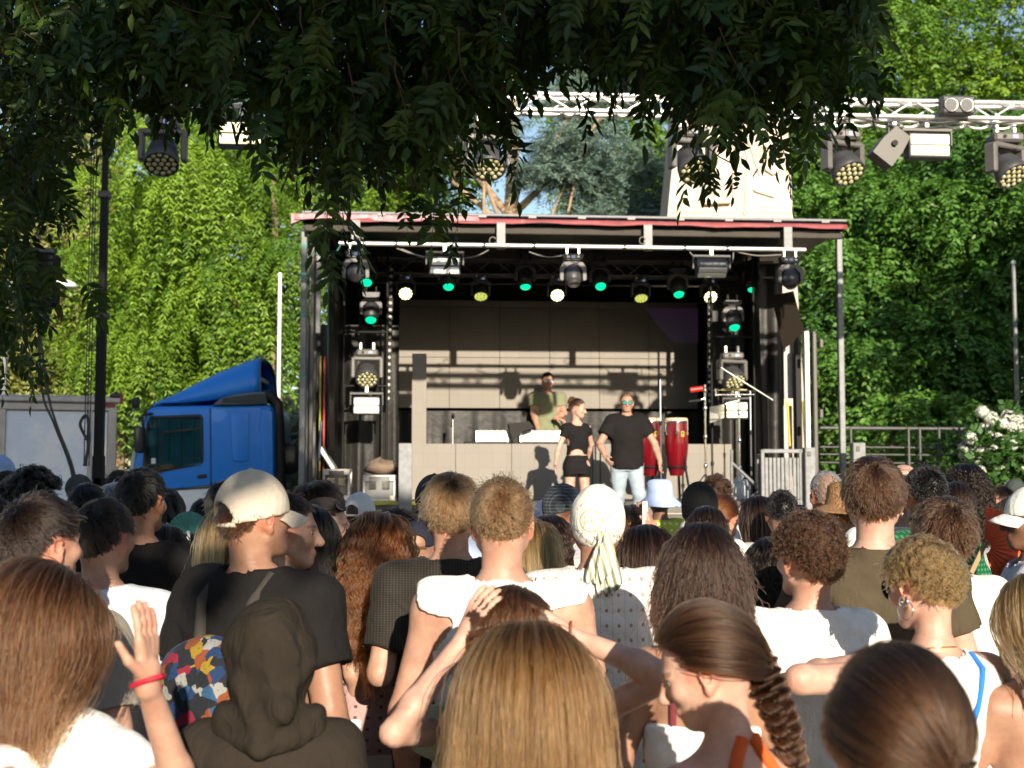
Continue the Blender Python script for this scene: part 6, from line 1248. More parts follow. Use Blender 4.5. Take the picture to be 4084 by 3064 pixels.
def lathe_hat(o, name, prof, m, sq=(1.0, 1.18), tilt=0.0, pinch=0.0, z0=.15, n=36):
    rows = []
    for (r, h) in prof:
        row = []
        for k in range(n):
            a = 2 * math.pi * k / n; rr = r * (1 + .012 * math.sin(3 * a + h * 40)); hh = h + (.006 * math.sin(2 * a + 1) if r > .12 else 0)
            if pinch and h > .07: hh -= pinch * math.exp(-(math.sin(a) ** 2) * 6) * (1 - r / .11) if r < .11 else 0
            row.append(h2m(o, (rr * sq[0] * math.cos(a), rr * sq[1] * math.sin(a) - .008 , z0 + hh + tilt * rr * math.sin(a))))
        rows.append(row)
    ob = MB().grid(rows, closed=True).obj(name, m, o.root); ob.modifiers.new('s', 'SOLIDIFY').thickness = .004; return ob
def sunglasses(o, where='head', m=None, m_lens=None, tilt=0.0):
    """frame with two lenses and temples: on the eyes, or pushed up onto the hair"""
    m = m or M_BLACK; m_lens = m_lens or MATS['dark_lens']; up = where == 'head'; root_ = None
    if up: c0, ux, uy, un = np.array([0, .060, .222]), np.array([1, 0, 0]), nrm(np.array([0, -.75, .66])), nrm(np.array([0, .66, .75]))
    else: c0, ux, uy, un = np.array([0, .104, .119]), np.array([1, 0, 0]), np.array([0, .08, 1.0]), np.array([0, 1.0, 0])
    mb = MB(); W2 = lambda v: h2m(o, v)
    for sx in (-1, 1):
        pts = [W2(c0 + ux * (sx * .035 + .028 * math.cos(a)) + uy * .022 * math.sin(a) * (1 - .15 * math.cos(2 * a)) - un * .012 * (abs(sx * .035 + .028 * math.cos(a)) / .06) ** 2) for a in np.linspace(0, 6.283, 17)]
        mb.tube(pts, .0035, 6, caps=False)
        e = c0 + ux * sx * .068 - un * .014; tp = (np.array([sx * .086, -.03, .20]) if up else np.array([sx * .083, -.005, .132])); mb.tube([W2(c0 + ux * sx * .062 - un * .01), W2(e), W2(tp)], .003, 6)
    mb.tube([W2(c0 - ux * .008), W2(c0 + un * .003), W2(c0 + ux * .008)], .003, 6); g = mb.obj('sunglasses', m, o.root)
    for sx in (-1, 1):
        cen = W2(c0 + ux * sx * .035 - un * .004); ring = [W2(c0 + ux * (sx * .035 + .027 * math.cos(a)) + uy * .021 * math.sin(a) - un * .012 * (abs(sx * .035 + .027 * math.cos(a)) / .06) ** 2) for a in np.linspace(0, 6.283, 17)[:-1]]
        MB().add([cen] + ring, [(0, i + 1, (i + 1) % 16 + 1) for i in range(16)], True).obj('lens', m_lens, g)
    return g
mat('dark_lens', (.03, .025, .025), .06, var=0, coat=.5); mat('green_lens', (.02, .30, .28), .06, var=0, coat=.6); mat('rose_lens', (.28, .10, .10), .08, var=0, coat=.5)
M_GOLD = mat('gold', (.75, .52, .22), .25, metal=1.0, var=0); M_SILVER = mat('silver', (.8, .8, .78), .15, metal=1.0, var=0)
def necklace(o, m, r=.0022, zz=1.475, beads=False):
    T = o.T; a = np.interp(zz, [t[0] for t in T], [t[1] for t in T]) + .004; b = np.interp(zz, [t[0] for t in T], [t[2] for t in T]) + .004
    pts = [Vector((a * math.cos(t), -.015 + b * math.sin(t), zz - .03 * (math.sin(t) + 1) * .5)) for t in np.linspace(0, 6.283, 40)]; mb = MB()
    if beads:
        for p in pts: mb.lathe([(.0005, -.0045), (.004, -.002), (.004, .002), (.0005, .0045)], p, (0, 0, 1), 8)
    else: mb.tube(pts, r, 5, caps=False)
    mb.obj('necklace', m, o.root)
def hoop(o, sx, r, m, dz=0.0, t=.002): mb = MB(); c = np.array([sx * .084, .004, .078 - r + dz]); mb.tube([h2m(o, c + np.array([.1 * r * math.sin(a), r * math.cos(a), r * math.sin(a)])) for a in np.linspace(0, 6.283, 19)], t, 6, caps=False); mb.obj('earring', m, o.root)
def extra_hair(o, name, S, col, r0, r1): return curves_obj(name, S, r0, r1, hair_mat(col), o.root)
def pattern(name, fn, rough=.8):
    """cloth material whose colour is built by fn(node tree, object coordinates output) -> colour socket"""
    m = bpy.data.materials.new(name); m.use_nodes = True; nt = m.node_tree; b = nt.nodes['Principled BSDF']; b.inputs['Roughness'].default_value = rough; b.inputs['Sheen Weight'].default_value = .03; b.inputs['Specular IOR Level'].default_value = .25
    tc = nt.nodes.new('ShaderNodeTexCoord'); nt.links.new(fn(nt, tc.outputs['Object']), b.inputs['Base Color']); n3 = nt.nodes.new('ShaderNodeTexNoise'); n3.inputs['Scale'].default_value = 12; n3.inputs['Distortion'].default_value = 1.5; bp = nt.nodes.new('ShaderNodeBump'); bp.inputs['Strength'].default_value = .35; bp.inputs['Distance'].default_value = .03; nt.links.new(tc.outputs['Object'], n3.inputs['Vector']); nt.links.new(n3.outputs['Fac'], bp.inputs['Height']); nt.links.new(bp.outputs['Normal'], b.inputs['Normal']); return m
def nmath(nt, op, a, b=None):
    n = nt.nodes.new('ShaderNodeMath'); n.operation = op
    for i, v in enumerate((a, b)):
        if v is None: continue
        if isinstance(v, (int, float)): n.inputs[i].default_value = v
        else: nt.links.new(v, n.inputs[i])
    return n.outputs[0]
def nmix(nt, fac, c1, c2):
    n = nt.nodes.new('ShaderNodeMixRGB')
    for i, v in ((0, fac), (1, c1), (2, c2)):
        if isinstance(v, tuple): n.inputs[i].default_value = (*v, 1)
        elif isinstance(v, (int, float)): n.inputs[i].default_value = v
        else: nt.links.new(v, n.inputs[i])
    return n.outputs[0]
def sep(nt, v): n = nt.nodes.new('ShaderNodeSeparateXYZ'); nt.links.new(v, n.inputs[0]); return n.outputs
def dots(nt, v, base, dot, px=.042, pz=.05, r=.18, lines=None):
    x, y, z = sep(nt, v)[:3]; fx = nmath(nt, 'SUBTRACT', nmath(nt, 'FRACT', nmath(nt, 'DIVIDE', x, px)), .5); fz = nmath(nt, 'SUBTRACT', nmath(nt, 'FRACT', nmath(nt, 'DIVIDE', z, pz)), .5)
    d = nmath(nt, 'SQRT', nmath(nt, 'ADD', nmath(nt, 'MULTIPLY', fx, fx), nmath(nt, 'MULTIPLY', fz, fz))); c = nmix(nt, nmath(nt, 'LESS_THAN', d, r), base, dot)
    if lines: c = nmix(nt, nmath(nt, 'GREATER_THAN', nmath(nt, 'ABSOLUTE', nmath(nt, 'SUBTRACT', fx, .0)), .485), c, lines)
    return c
def plaid(nt, v, a, b, c, k=.016):
    x, y, z = sep(nt, v)[:3]; s1 = nmath(nt, 'LESS_THAN', nmath(nt, 'FRACT', nmath(nt, 'DIVIDE', nmath(nt, 'ADD', x, nmath(nt, 'MULTIPLY', y, .6)), k)), .35); s2 = nmath(nt, 'LESS_THAN', nmath(nt, 'FRACT', nmath(nt, 'DIVIDE', z, k)), .35); return nmix(nt, s2, nmix(nt, s1, a, b), nmix(nt, s1, b, c))
WHITE = (.78, .77, .74); BLK = (.012, .011, .011); OLV = (.075, .058, .036)

# ---------------------------------------------------------------- the three people on stage
GP = 'performers on the stage'
SO_TOP = SW((0, 0, 0))
man = person('man in black tee, pale jeans and green sunglasses striding on the platform', 2499, 1566, 15.25, yaw=184, hy=-4, hp=4, hair=('crop', 'brown', dict(dens=.8)), hth=.008, skin='light', shirt=('tee', BLK, dict(hem=.80, off=.030)), pants=dict(col=(.32, .39, .45), low=.14, off=.022), z0=FZ, face=True, hand_fine=True, build=1.1, armR=[(2392, 1772, 15.15), (2412, 1815, 14.98)], armL=[(2610, 1770, 15.25), (2632, 1840, 15.1)], handR=((-.35, .35, -.8), (-.9, -.2, 0), .5), handL=((.1, .2, -1), (-.9, .2, 0), .55), stubble=.15, group=GP, legs=[((-.095, 0, .86), (-.13, .10, .48), (-.12, .02, .09)), ((.095, 0, .86), (.11, -.03, .48), (.10, -.16, .10))], buzz=.45)
sunglasses(man, 'eyes', m_lens=MATS['green_lens'])
wom = person('young woman in black knotted top and shorts, hair in a bun, looking aside', 2300, 1592, 15.2, yaw=196, hy=62, hp=8, sex='f', skin='fair', hair=None, hth=.012, shirt=('crop', BLK, dict(hem=1.03, off=.012, sleeve=.42, cut=(.03, .13, 1.04, .085, .06))), pants=dict(col=BLK, low=.74, top=1.03, off=.008, hip=.008), z0=FZ, face=True, hand_fine=True, armR=[(2226, 1795, 15.1), (2216, 1850, 14.95)], armL=[(2360, 1775, 15.32), (2340, 1842, 15.42)], handR=((.2, .35, -1), (-1, .3, 0), .2), group=GP, build=.97)
extra_hair(wom, 'hair', gathered(wom.rng, wom.Rh, 2200, (0, -.75, .66)), 'chest', .0024, .0016); extra_hair(wom, 'hair_bun', bun_strands(wom.rng, wom.h2b((0, -.098, .215)), .036), 'chest', .0024, .0016)
dj = person('man in pale olive shirt standing behind the player\'s table', 2183, 1482, 19.05, yaw=182, hy=6, hp=4, hair=('short', 'dark', dict(topk=1.5)), hth=.02, skin='light', shirt=('tee', (.21, .22, .13), dict(neck=.088)), pants=(.50, .44, .30), z0=DECK, face=True, hand_fine=True, build=1.1, armR=[(2128, 1650, 18.95), (2146, 1712, 18.7)], armL=[(2250, 1650, 18.95), (2215, 1668, 18.75)], handL=((-.8, .3, -.2), (0, -.2, -1), .4), handR=((.2, .6, -.6), (0, 0, -1), .4), group=GP)
sunglasses(dj, 'eyes', m=M_SILVER, m_lens=mat('clear_lens', (.6, .6, .58), .05, var=0, coat=.8))
# ---------------------------------------------------------------- the crowd, left to right
C = person
GREYB = (.22, .27, .36); TANC = (.16, .115, .085)
p = C('man in light blue baseball cap facing right at the left edge', 0, 1812, 9.0, yaw=-75, hair=('short', 'black', dict(zmax=.1)), hth=.02, skin='tan', shirt=('tee', (.3, .3, .32))); cap(p, cloth((.30, .42, .68)), 0)
C('dark-haired head at the left edge between the blue cap and the curly hair', 25, 1876, 7.2, hair=('mop', 'black'), hth=.014, shirt=('tee', BLK))
C('man with a broad dark curly mop, turned right, in front of the white trailer', 138, 1868, 5.5, yaw=-45, hair=('curly', 'black', dict(L=.062, curl=.008, vol=.014, fade=.7)), hth=.036, skin='tan', shirt=('tee', BLK))
C('man with white collar cut by the left picture edge', -15, 1975, 5.2, hair=('short', 'dark'), hth=.015, shirt=('tee', WHITE))
C('large dark-haired man in beige shirt, ear and cheek turned right', 172, 1955, 3.25, yaw=-22, hy=-14, hair=('short', 'dark', dict(L=.036, dens=1.2)), hth=.018, skin='light', shirt=('tee', (.27, .235, .19)), near=True)
p = C('man in printed white tee with dark hair, behind the raised hand', 424, 1978, 4.05, yaw=-12, hy=-6, hair=('short', 'dark', dict(L=.04, dens=1.2)), hth=.018, shirt=('tee', (.60, .62, .68), dict(mat=pattern('photo_print_tee', lambda nt, v: nmix(nt, nmath(nt, 'MULTIPLY', nmath(nt, 'LESS_THAN', nmath(nt, 'ABSOLUTE', sep(nt, v)[0]), .13), nmath(nt, 'MULTIPLY', nmath(nt, 'LESS_THAN', sep(nt, v)[1], 0.0), nmath(nt, 'LESS_THAN', nmath(nt, 'ABSOLUTE', nmath(nt, 'SUBTRACT', sep(nt, v)[2], 1.17)), .035))), nmix(nt, nmath(nt, 'MULTIPLY', nmath(nt, 'LESS_THAN', nmath(nt, 'ABSOLUTE', sep(nt, v)[0]), .10), nmath(nt, 'MULTIPLY', nmath(nt, 'LESS_THAN', sep(nt, v)[1], 0.0), nmath(nt, 'LESS_THAN', nmath(nt, 'ABSOLUTE', nmath(nt, 'SUBTRACT', sep(nt, v)[2], 1.06)), .06))), (.62, .64, .70), (.33, .33, .36)), (.22, .14, .12))))), pants=dict(col=(.20, .20, .16), low=.45))
p = C('person with dark hair and glasses pushed up, behind the curly man', 352, 1925, 6.6, sex='f', hair=('short', 'black', dict(L=.05)), hth=.014, shirt=('tee', BLK)); sunglasses(p, 'head', m=M_GOLD)
p = C('person in dark cap and beige top right in front of the black mast', 322, 1890, 10.3, yaw=-40, hair=('crop', 'dark', dict(zmax=.1)), hth=.02, shirt=('tee', (.42, .38, .32))); cap(p, cloth((.05, .055, .05)), 0)
p = C('man with shaved sides and glasses between the trailer and the blue cab', 482, 1872, 10.8, yaw=-70, hair=('crop', 'dark'), hth=.01, skin='light', shirt=('tee', (.2, .2, .22))); sunglasses(p, 'eyes', m_lens=mat('clear_lens', (.6, .6, .58), .05))
C('grey-haired head low behind the tall dark-haired man', 452, 1925, 8.2, sex='f', hair=('short', 'grey', dict(L=.07)), hth=.015, shirt=('tee', (.25, .25, .27)))
C('tall man in black tee with dark hair in front of the blue cab door', 572, 1862, 5.0, yaw=-14, hair=('short', 'black', dict(L=.035, topk=1.2)), hth=.014, skin='tan', shirt=('tee', BLK))
C('head with short dreadlocks beside the tall dark-haired man', 668, 1945, 7.5, yaw=-20, hair=('dreads', 'black'), hth=.02, skin='dark', shirt=('tee', (.05, .05, .05)))
C('woman with long straight dark-brown hair in shade below the cab', 648, 2090, 5.3, sex='f', hair=('long', 'dark', dict(L=.55)), hth=.014, shirt=('tee', BLK))
p = C('short black-haired man in black tee before the white band of the cab', 820, 1982, 7.0, hair=('short', 'black'), hth=.014, shirt=('tee', BLK)); necklace(p, M_SILVER)
C('man in taupe tee half hidden behind the cream cap', 905, 1912, 5.7, yaw=-10, hair=('short', 'black'), hth=.014, skin='tan', shirt=('tee', TANC))
C('blonde long hair showing behind the neck of the man in cream cap', 935, 2010, 4.6, sex='f', hair=('long', 'blonde'), hth=.014, shirt=('tee', (.3, .3, .3)))
cm = C('tall man in cream cap and black tee carrying a colourful backpack', 1033, 1870, 3.75, yaw=-26, hy=-22, hp=-4, hair=('crop', 'brown', dict(zmax=.05, L=.025)), hth=.018, skin='tan', shirt=('tee', BLK, dict(off=.024)), near=True, build=1.12); cap(cm, mat('cream_felt', (.56, .49, .40), .9, var=.1, scale=9, bump=.3, bscale=50), 0, low=.118, opening=True)
C('man with moustache in profile looking right, behind the cream cap', 1146, 1960, 4.15, yaw=-62, hy=-22, hp=2, hair=('short', 'dark'), hth=.014, skin='light', shirt=('tee', (.16, .22, .15)), face=True, stubble=.12)
C('smiling man with dark hair, face tilted down to the right, left of the stage', 1222, 1902, 5.6, yaw=-50, hy=-18, hp=24, hair=('short', 'dark', dict(L=.06, topk=1.3)), hth=.018, skin='light', shirt=('tee', (.2, .2, .2)), face=True)
C('woman with straight dark hair in black top, beside the profile faces', 1240, 2008, 4.9, yaw=-30, sex='f', hair=('bob', 'black', dict(L=.3, flare=0, vol=.01)), hth=.014, shirt=('tank', BLK))
p = C('young woman in profile with sunglasses pushed up and an earring', 1312, 1992, 5.45, yaw=-75, hy=-14, sex='f', skin='fair', hair=None, hth=.014, shirt=('tank', (.06, .03, .05)), face=True); extra_hair(p, 'hair', gathered(p.rng, p.Rh, 2600, (0, -.9, .1)), 'dark', .0018, .0014); sunglasses(p, 'head', m=M_BLACK, m_lens=MATS['rose_lens']); hoop(p, 1, .012, M_GOLD)
p = C('man in white cap and grey-blue tee below the flight cases', 1440, 1962, 7.6, yaw=-25, hair=('crop', 'brown', dict(zmax=.05)), hth=.018, skin='tan', shirt=('tee', (.28, .32, .40))); cap(p, cloth((.62, .62, .64)), 0, opening=True)
C('woman with long wavy red-brown hair lit by the sun', 1512, 2042, 4.85, sex='f', skin='light', hair=('wavy', 'auburn', dict(L=.60, narrow=.35)), hth=.016, shirt=('strappy', (.40, .26, .24), dict(topz=1.18, strap_mat=M_BLACK, mat=pattern('lace_top', lambda nt, v: dots(nt, v, (.42, .27, .25), (.12, .07, .06), .05, .04, .16)))), pants=dict(col=(.72, .72, .74), low=.35, off=.05))
p = C('dark-haired head with sunglasses on top in front of the left booth end', 1585, 2026, 6.4, sex='f', hair=('short', 'dark', dict(L=.09)), hth=.014, shirt=('tee', BLK)); sunglasses(p, 'head', m=mat('tortoise', (.15, .06, .02), .2), m_lens=MATS['dark_lens'])
p = C('person in a navy mesh cap worn backwards, skin showing in the gap', 1668, 2070, 6.0, hair=None, hth=.018, buzz=.2, skin='tan', shirt=('tee', (.06, .09, .1))); cap(p, cloth((.020, .022, .035)), 180 + 180, opening=True, strap=cloth((.10, .06, .02)), m_brim=cloth(WHITE))
p = C('man in a dark cap and pale blue tee left of the brown mop of hair', 1732, 1890, 6.2, hair=('crop', 'black', dict(zmax=.05)), hth=.018, skin='tan', shirt=('tee', (.42, .52, .72))); cap(p, cloth((.012, .014, .022)), 180, low=.11)
kn = pattern('open_knit', lambda nt, v: dots(nt, v, (.016, .014, .012), (.075, .056, .036), .010, .0075, .2))
C('man with brown mop of hair in black open-knit shirt', 1800, 1886, 4.35, yaw=4, hair=('mop', 'light', dict(L=.07, vol=.012, fade=.25, dens=1.2)), hth=.016, skin='light', shirt=('tee', BLK, dict(mat=kn, sleeve=.75)), build=.98, armL=[(1515, 2685, 4.25), (1600, 2640, 4.6)], near=True)
C('man with cropped brown hair in white sleeveless shirt, centre of the crowd', 2003, 1900, 3.65, hp=4, hair=('short', 'light', dict(L=.022, lift=.28, whorl=(.02, -.82, .56), vol=.003, swirl=.5, dens=1.5)), hth=.012, skin='light', shirt=('sleeveless', WHITE, dict(off=.016)), near=True, build=1.08)
C('woman with long blonde hair seen between the white shirts', 2110, 2070, 4.9, sex='f', hair=('long', 'blonde'), hth=.014, shirt=('tee', (.3, .3, .3)))
p = C('woman with long dark wavy hair and glasses on top left of the headscarf', 2188, 2050, 5.4, sex='f', hair=('wavy', 'deep', dict(L=.42)), hth=.016, shirt=('tee', (.35, .35, .37))); sunglasses(p, 'head', m=M_BLACK)
p = C('man in checked cap worn backwards looking over his shoulder', 2252, 1926, 6.3, yaw=60, hy=62, hp=10, hair=('coil', 'black', dict(zmax=.15)), hth=.018, skin='brown', shirt=('tee', WHITE, dict(mat=pattern('dotted_white', lambda nt, v: dots(nt, v, (.70, .68, .70), (.3, .25, .28), .018, .018, .15)))), face=True); cap(p, pattern('checked_cloth', lambda nt, v: plaid(nt, v, (.03, .035, .045), (.07, .085, .10), (.12, .14, .16))), 180, low=.125)
p = C('person in pale lilac cap half hidden behind the checked cap', 2172, 1990, 8.6, hair=None, buzz=.3, hth=.016, shirt=('tee', (.5, .48, .6))); cap(p, cloth((.55, .52, .66)), 0)
# the headscarf
hs = C('person in white printed headscarf and white perforated shirt', 2380, 1932, 4.3, hair=('short', 'dark', dict(zmax=-.2, L=.05)), hth=.016, skin='tan', shirt=('tee', WHITE, dict(mat=pattern('perforated_white', lambda nt, v: dots(nt, v, (.74, .71, .67), (.42, .26, .20),   .040, .048, .13, lines=(.42, .40, .38))), off=.022)), near=True, build=1.05)
def scarf_print(nt, v):
    x, y, z = sep(nt, v)[:3]; dx = nmath(nt, 'SUBTRACT', x, -.026); dz = nmath(nt, 'SUBTRACT', z, 1.655); d = nmath(nt, 'SQRT', nmath(nt, 'ADD', nmath(nt, 'MULTIPLY', dx, dx), nmath(nt, 'MULTIPLY', dz, dz)))
    ring = nmath(nt, 'LESS_THAN', nmath(nt, 'ABSOLUTE', nmath(nt, 'SUBTRACT', d, .036)), .0016); ins = nmath(nt, 'LESS_THAN', d, .036)
    cr = nmath(nt, 'MAXIMUM', nmath(nt, 'LESS_THAN', nmath(nt, 'ABSOLUTE', nmath(nt, 'ADD', dx, nmath(nt, 'MULTIPLY', dz, .3))), .0012), nmath(nt, 'MAXIMUM', nmath(nt, 'LESS_THAN', nmath(nt, 'ABSOLUTE', nmath(nt, 'SUBTRACT', dz, nmath(nt, 'MULTIPLY', dx, .3))), .0012), nmath(nt, 'LESS_THAN', nmath(nt, 'ABSOLUTE', nmath(nt, 'SUBTRACT', nmath(nt, 'ABSOLUTE', nmath(nt, 'ADD', dx, nmath(nt, 'MULTIPLY', nmath(nt, 'MULTIPLY', dz, dz), 9.0))), .021)), .0012)))
    bk = nmath(nt, 'LESS_THAN', y, -.02); fac = nmath(nt, 'MULTIPLY', nmath(nt, 'MAXIMUM', ring, nmath(nt, 'MULTIPLY', ins, cr)), bk)
    n = nt.nodes.new('ShaderNodeTexNoise'); n.inputs['Scale'].default_value = 26; n.inputs['Detail'].default_value = 1.5; nt.links.new(v, n.inputs['Vector']); ln = nmath(nt, 'MULTIPLY', nmath(nt, 'LESS_THAN', nmath(nt, 'ABSOLUTE', nmath(nt, 'SUBTRACT', n.outputs['Fac'], .56)), .008), nmath(nt, 'GREATER_THAN', d, .04))
    return nmix(nt, fac, nmix(nt, ln, (.76, .74, .68), (.33, .35, .27)), (.55, .33, .14))
M_SCARF = pattern('printed_scarf', scarf_print); G_ = head_field(hs); G_.ell(hs.h2b(SKC + (0, -.003, .004)), SKR + .014, .01, hs.Rh); x_, y_, z_ = head_coords(hs, G_); G_.f = np.maximum(G_.f, .085 + .55 * y_ - z_); V, Q = G_.mesh(); V = V + vnormals(V, Q) * wrinkle(V, 3, .0018)[:, None]; sc = link('headscarf', np_mesh('headscarf', V, Q, M_SCARF), hs.root)
M_TAIL = pattern('scarf_tail', lambda nt, v: nmix(nt, nmath(nt, 'GREATER_THAN', nmath(nt, 'SINE', nmath(nt, 'ADD', nmath(nt, 'MULTIPLY', sep(nt, v)[0], 260), nmath(nt, 'MULTIPLY', sep(nt, v)[2], 70))), .25), (.70, .69, .62), (.34, .34, .22)))
MB().lathe([(.004, -.025), (.02, -.012), (.022, .01), (.006, .024)], h2m(hs, (.012, -.112, .085)), (.2, 0, 1), 12).obj('knot', M_TAIL, sc)
for k, (dx, ln, wd) in enumerate(((-.035, .15, .05), (.0, .185, .055), (.035, .17, .045), (.012, .12, .06))):
    rows = []
    for i in range(10):
        t = i / 9; rows.append([h2m(hs, (.012 + dx * t * 1.2 + (u - .5) * wd * (.35 + 1.1 * t - .7 * t ** 4), -.118 - .012 * math.sin(u * 9 + k) * (.4 + t) - .008 * k - .01 * t, .085 - ln * t + .02 * (u - .5) * k)) for u in np.linspace(0, 1, 9)])
    MB().grid(rows).obj('scarf_tail', M_TAIL, sc).modifiers.new('s', 'SOLIDIFY').thickness = .002
necklace(hs, mat('pearl', (.75, .72, .66), .25), beads=True)
for sx in (-1, 1): hoop(hs, sx, .008, M_GOLD)
p = C('woman with brown hair holding up a white phone beside the bucket hat', 2512, 2012, 6.0, sex='f', hair=('wavy', 'chest', dict(L=.38)), hth=.015, shirt=('tank', (.35, .3, .3)), hand_fine=True, armR=[(2650, 2230, 5.95), (2605, 2120, 5.75)], handR=((-.3, .1, 1), (-.9, .3, 0), .35))
pq = P(2573, 2065, 5.72); ph = thing('mobile_phone', 'white mobile phone held up in front of the bucket hat', 'phone', pq, R(70)); MB().box((0, 0, 0), (.075, .009, .15), bev=.004).obj('body', M_WHITE, ph); MB().box((0, .006, 0), (.066, .002, .135)).obj('screen', mat('phone_screen', (.02, .02, .03), .1, var=0), ph)
p = C('man in pale blue bucket hat and lime green shirt near the stage', 2630, 1912, 9.6, hair=('crop', 'dark', dict(zmax=0)), hth=.035, skin='brown', shirt=('tee', (.30, .36, .05), dict(mat=pattern('lime_print', lambda nt, v: plaid(nt, v, (.33, .40, .05), (.33, .40, .05), (.62, .68, .40), .05))))); lathe_hat(p, 'bucket_hat', [(.001, .135), (.05, .133), (.082, .122), (.090, .10), (.095, .04), (.100, .0), (.135, -.03), (.168, -.062), (.172, -.066)], cloth((.40, .50, .78)), z0=.135)
C('woman with long straight brown hair right of the headscarf', 2572, 2092, 5.0, sex='f', hair=('long', 'deep', dict(L=.5, dens=1.3)), hth=.015, shirt=('tank', (.4, .35, .3)))
p = C('person in black beanie and white tee below the stair rail', 2788, 1924, 6.4, hair=None, buzz=.6, hth=.016, skin='dark', shirt=('tee', WHITE)); beanie(p, mat('black_wool', (.006, .006, .006), .95, var=.2, bump=.5, bscale=120), low=.085)
C('man with curly brown hair closest to the stage front', 2857, 1886, 8.6, hair=('curly', 'brown'), hth=.035, shirt=('tee', (.5, .5, .5)))
p = C('woman with auburn hair tied in a bun and white tee', 2888, 1975, 7.2, yaw=-40, sex='f', skin='light', hair=None, hth=.012, shirt=('tee', WHITE)); extra_hair(p, 'hair', gathered(p.rng, p.Rh, 2200, (0, -.95, -.3)), 'auburn', .0022, .0016); extra_hair(p, 'hair_bun', bun_strands(p.rng, p.h2b((.0, -.115, .10)), .045), 'auburn', .0022, .0016)
C('dark-haired woman in white tee behind the bobbed woman', 2815, 2014, 5.2, sex='f', hair=('long', 'deep', dict(L=.30)), hth=.015, shirt=('tee', WHITE), build=1.1)
C('woman with thick dark bobbed hair and bare tanned shoulders', 2797, 2088, 3.35, yaw=-6, sex='f', skin='tan', hair=('bob', 'deep', dict(L=.225, dens=1.25, vol=.022, flare=.02)), hth=.02, shirt=('strappy', WHITE, dict(topz=1.24, strap=.010, strap_mat=cloth((.16, .03, .04)))), near=True)
p = C('woman with long dark hair and sunglasses up, below the slatted gate', 3020, 1976, 7.9, sex='f', hair=('long', 'deep'), hth=.014, shirt=('tank', WHITE)); sunglasses(p, 'head', m=M_GOLD)
C('man with very short dark hair beside the slatted gate', 3115, 1953, 6.7, hair=('crop', 'black', dict(dens=1.3)), hth=.006, skin='tan', shirt=('tee', (.45, .45, .45)))
C('small dark-haired head just left of the grey-haired man', 3185, 2012, 8.2, sex='f', hair=('long', 'dark', dict(L=.2)), hth=.012, shirt=('tee', (.4, .4, .42)))
C('long dark-haired woman with strapped bag between the bob and the curls', 3072, 2140, 4.7, sex='f', hair=('wavy', 'dark', dict(L=.4)), hth=.014, shirt=('tank', WHITE))
C('man with brown curly hair and white tee, head turned left', 3215, 2046, 3.85, yaw=10, hy=16, hair=('curly', 'brown', dict(L=.042, dens=1.6, vol=.009)), hth=.026, skin='light', shirt=('tee', WHITE), near=True)
C('man with grey cropped hair behind the straw hat', 3292, 1878, 6.9, yaw=8, hair=('crop', 'grey', dict(L=.010, vol=.003)), hth=.006, buzz=.35, skin='tan', shirt=('tee', (.5, .5, .52)))
p = C('person in brown straw hat with black ribbon', 3368, 1904, 6.4, hair=('short', 'auburn', dict(zmax=-.1, L=.07)), hth=.04, sex='f', shirt=('tank', (.3, .28, .25)))
st_m = mat('straw', (.34, .18, .075), .75, var=.15, scale=20, bump=.9, bscale=90); hh = lathe_hat(p, 'straw_hat', [(.001, .105), (.045, .112), (.072, .115), (.083, .10), (.090, .05), (.097, .005), (.125, -.012), (.165, -.03), (.190, -.030), (.192, -.034)], st_m, pinch=.03, z0=.135); lathe_hat(p, 'hat_band', [(.0985, .006), (.0975, .02), (.0945, .034)], mat('ribbon', (.02, .02, .022), .6), z0=.1355).parent = hh
for o_ in [x for x in bpy.data.objects if x.name.startswith('hat_band')]: o_.parent = hh
bh = C('tall man with thick brown hair in olive tee', 3480, 1820, 4.2, yaw=-6, hy=-6, hair=('mop', 'brown', dict(L=.056, vol=.011, frizz=.0035, fade=.3, dens=1.3)), hth=.016, skin='fair', shirt=('tee', OLV, dict(off=.022)), near=True, build=1.08); necklace(bh, M_GOLD); hoop(bh, 1, .006, M_SILVER)
p = C('balding man in white tee right of the tall brown-haired man', 3600, 1848, 5.9, yaw=-8, hair=('short', 'brown', dict(zmax=.5)), bald=True, hth=.006, skin='fair', shirt=('tee', WHITE))
p = C('man with close-cropped black hair, glasses and green patterned tee', 3684, 1853, 5.6, yaw=14, hair=('crop', 'black', dict(dens=1.6)), hth=.008, skin='dark', shirt=('tee', (.01, .10, .045), dict(mat=pattern('green_dots', lambda nt, v: dots(nt, v, (.008, .085, .035), (.05, .22, .11), .02, .02, .3))))); sunglasses(p, 'eyes', m_lens=mat('blue_lens', (.05, .2, .35), .06, var=0))
p = C('woman with long curly black hair and white linen shirt', 3845, 1848, 7.3, sex='f', hair=('curlylong', 'dark'), hth=.016, skin='tan', shirt=('linen', WHITE)); sunglasses(p, 'head', m=M_GOLD)
C('woman with smooth dark hair tied back beside the green tee', 3810, 1920, 6.0, sex='f', hair=('long', 'deep', dict(L=.16, vol=.008)), hth=.012, shirt=('tee', (.3, .3, .3)))
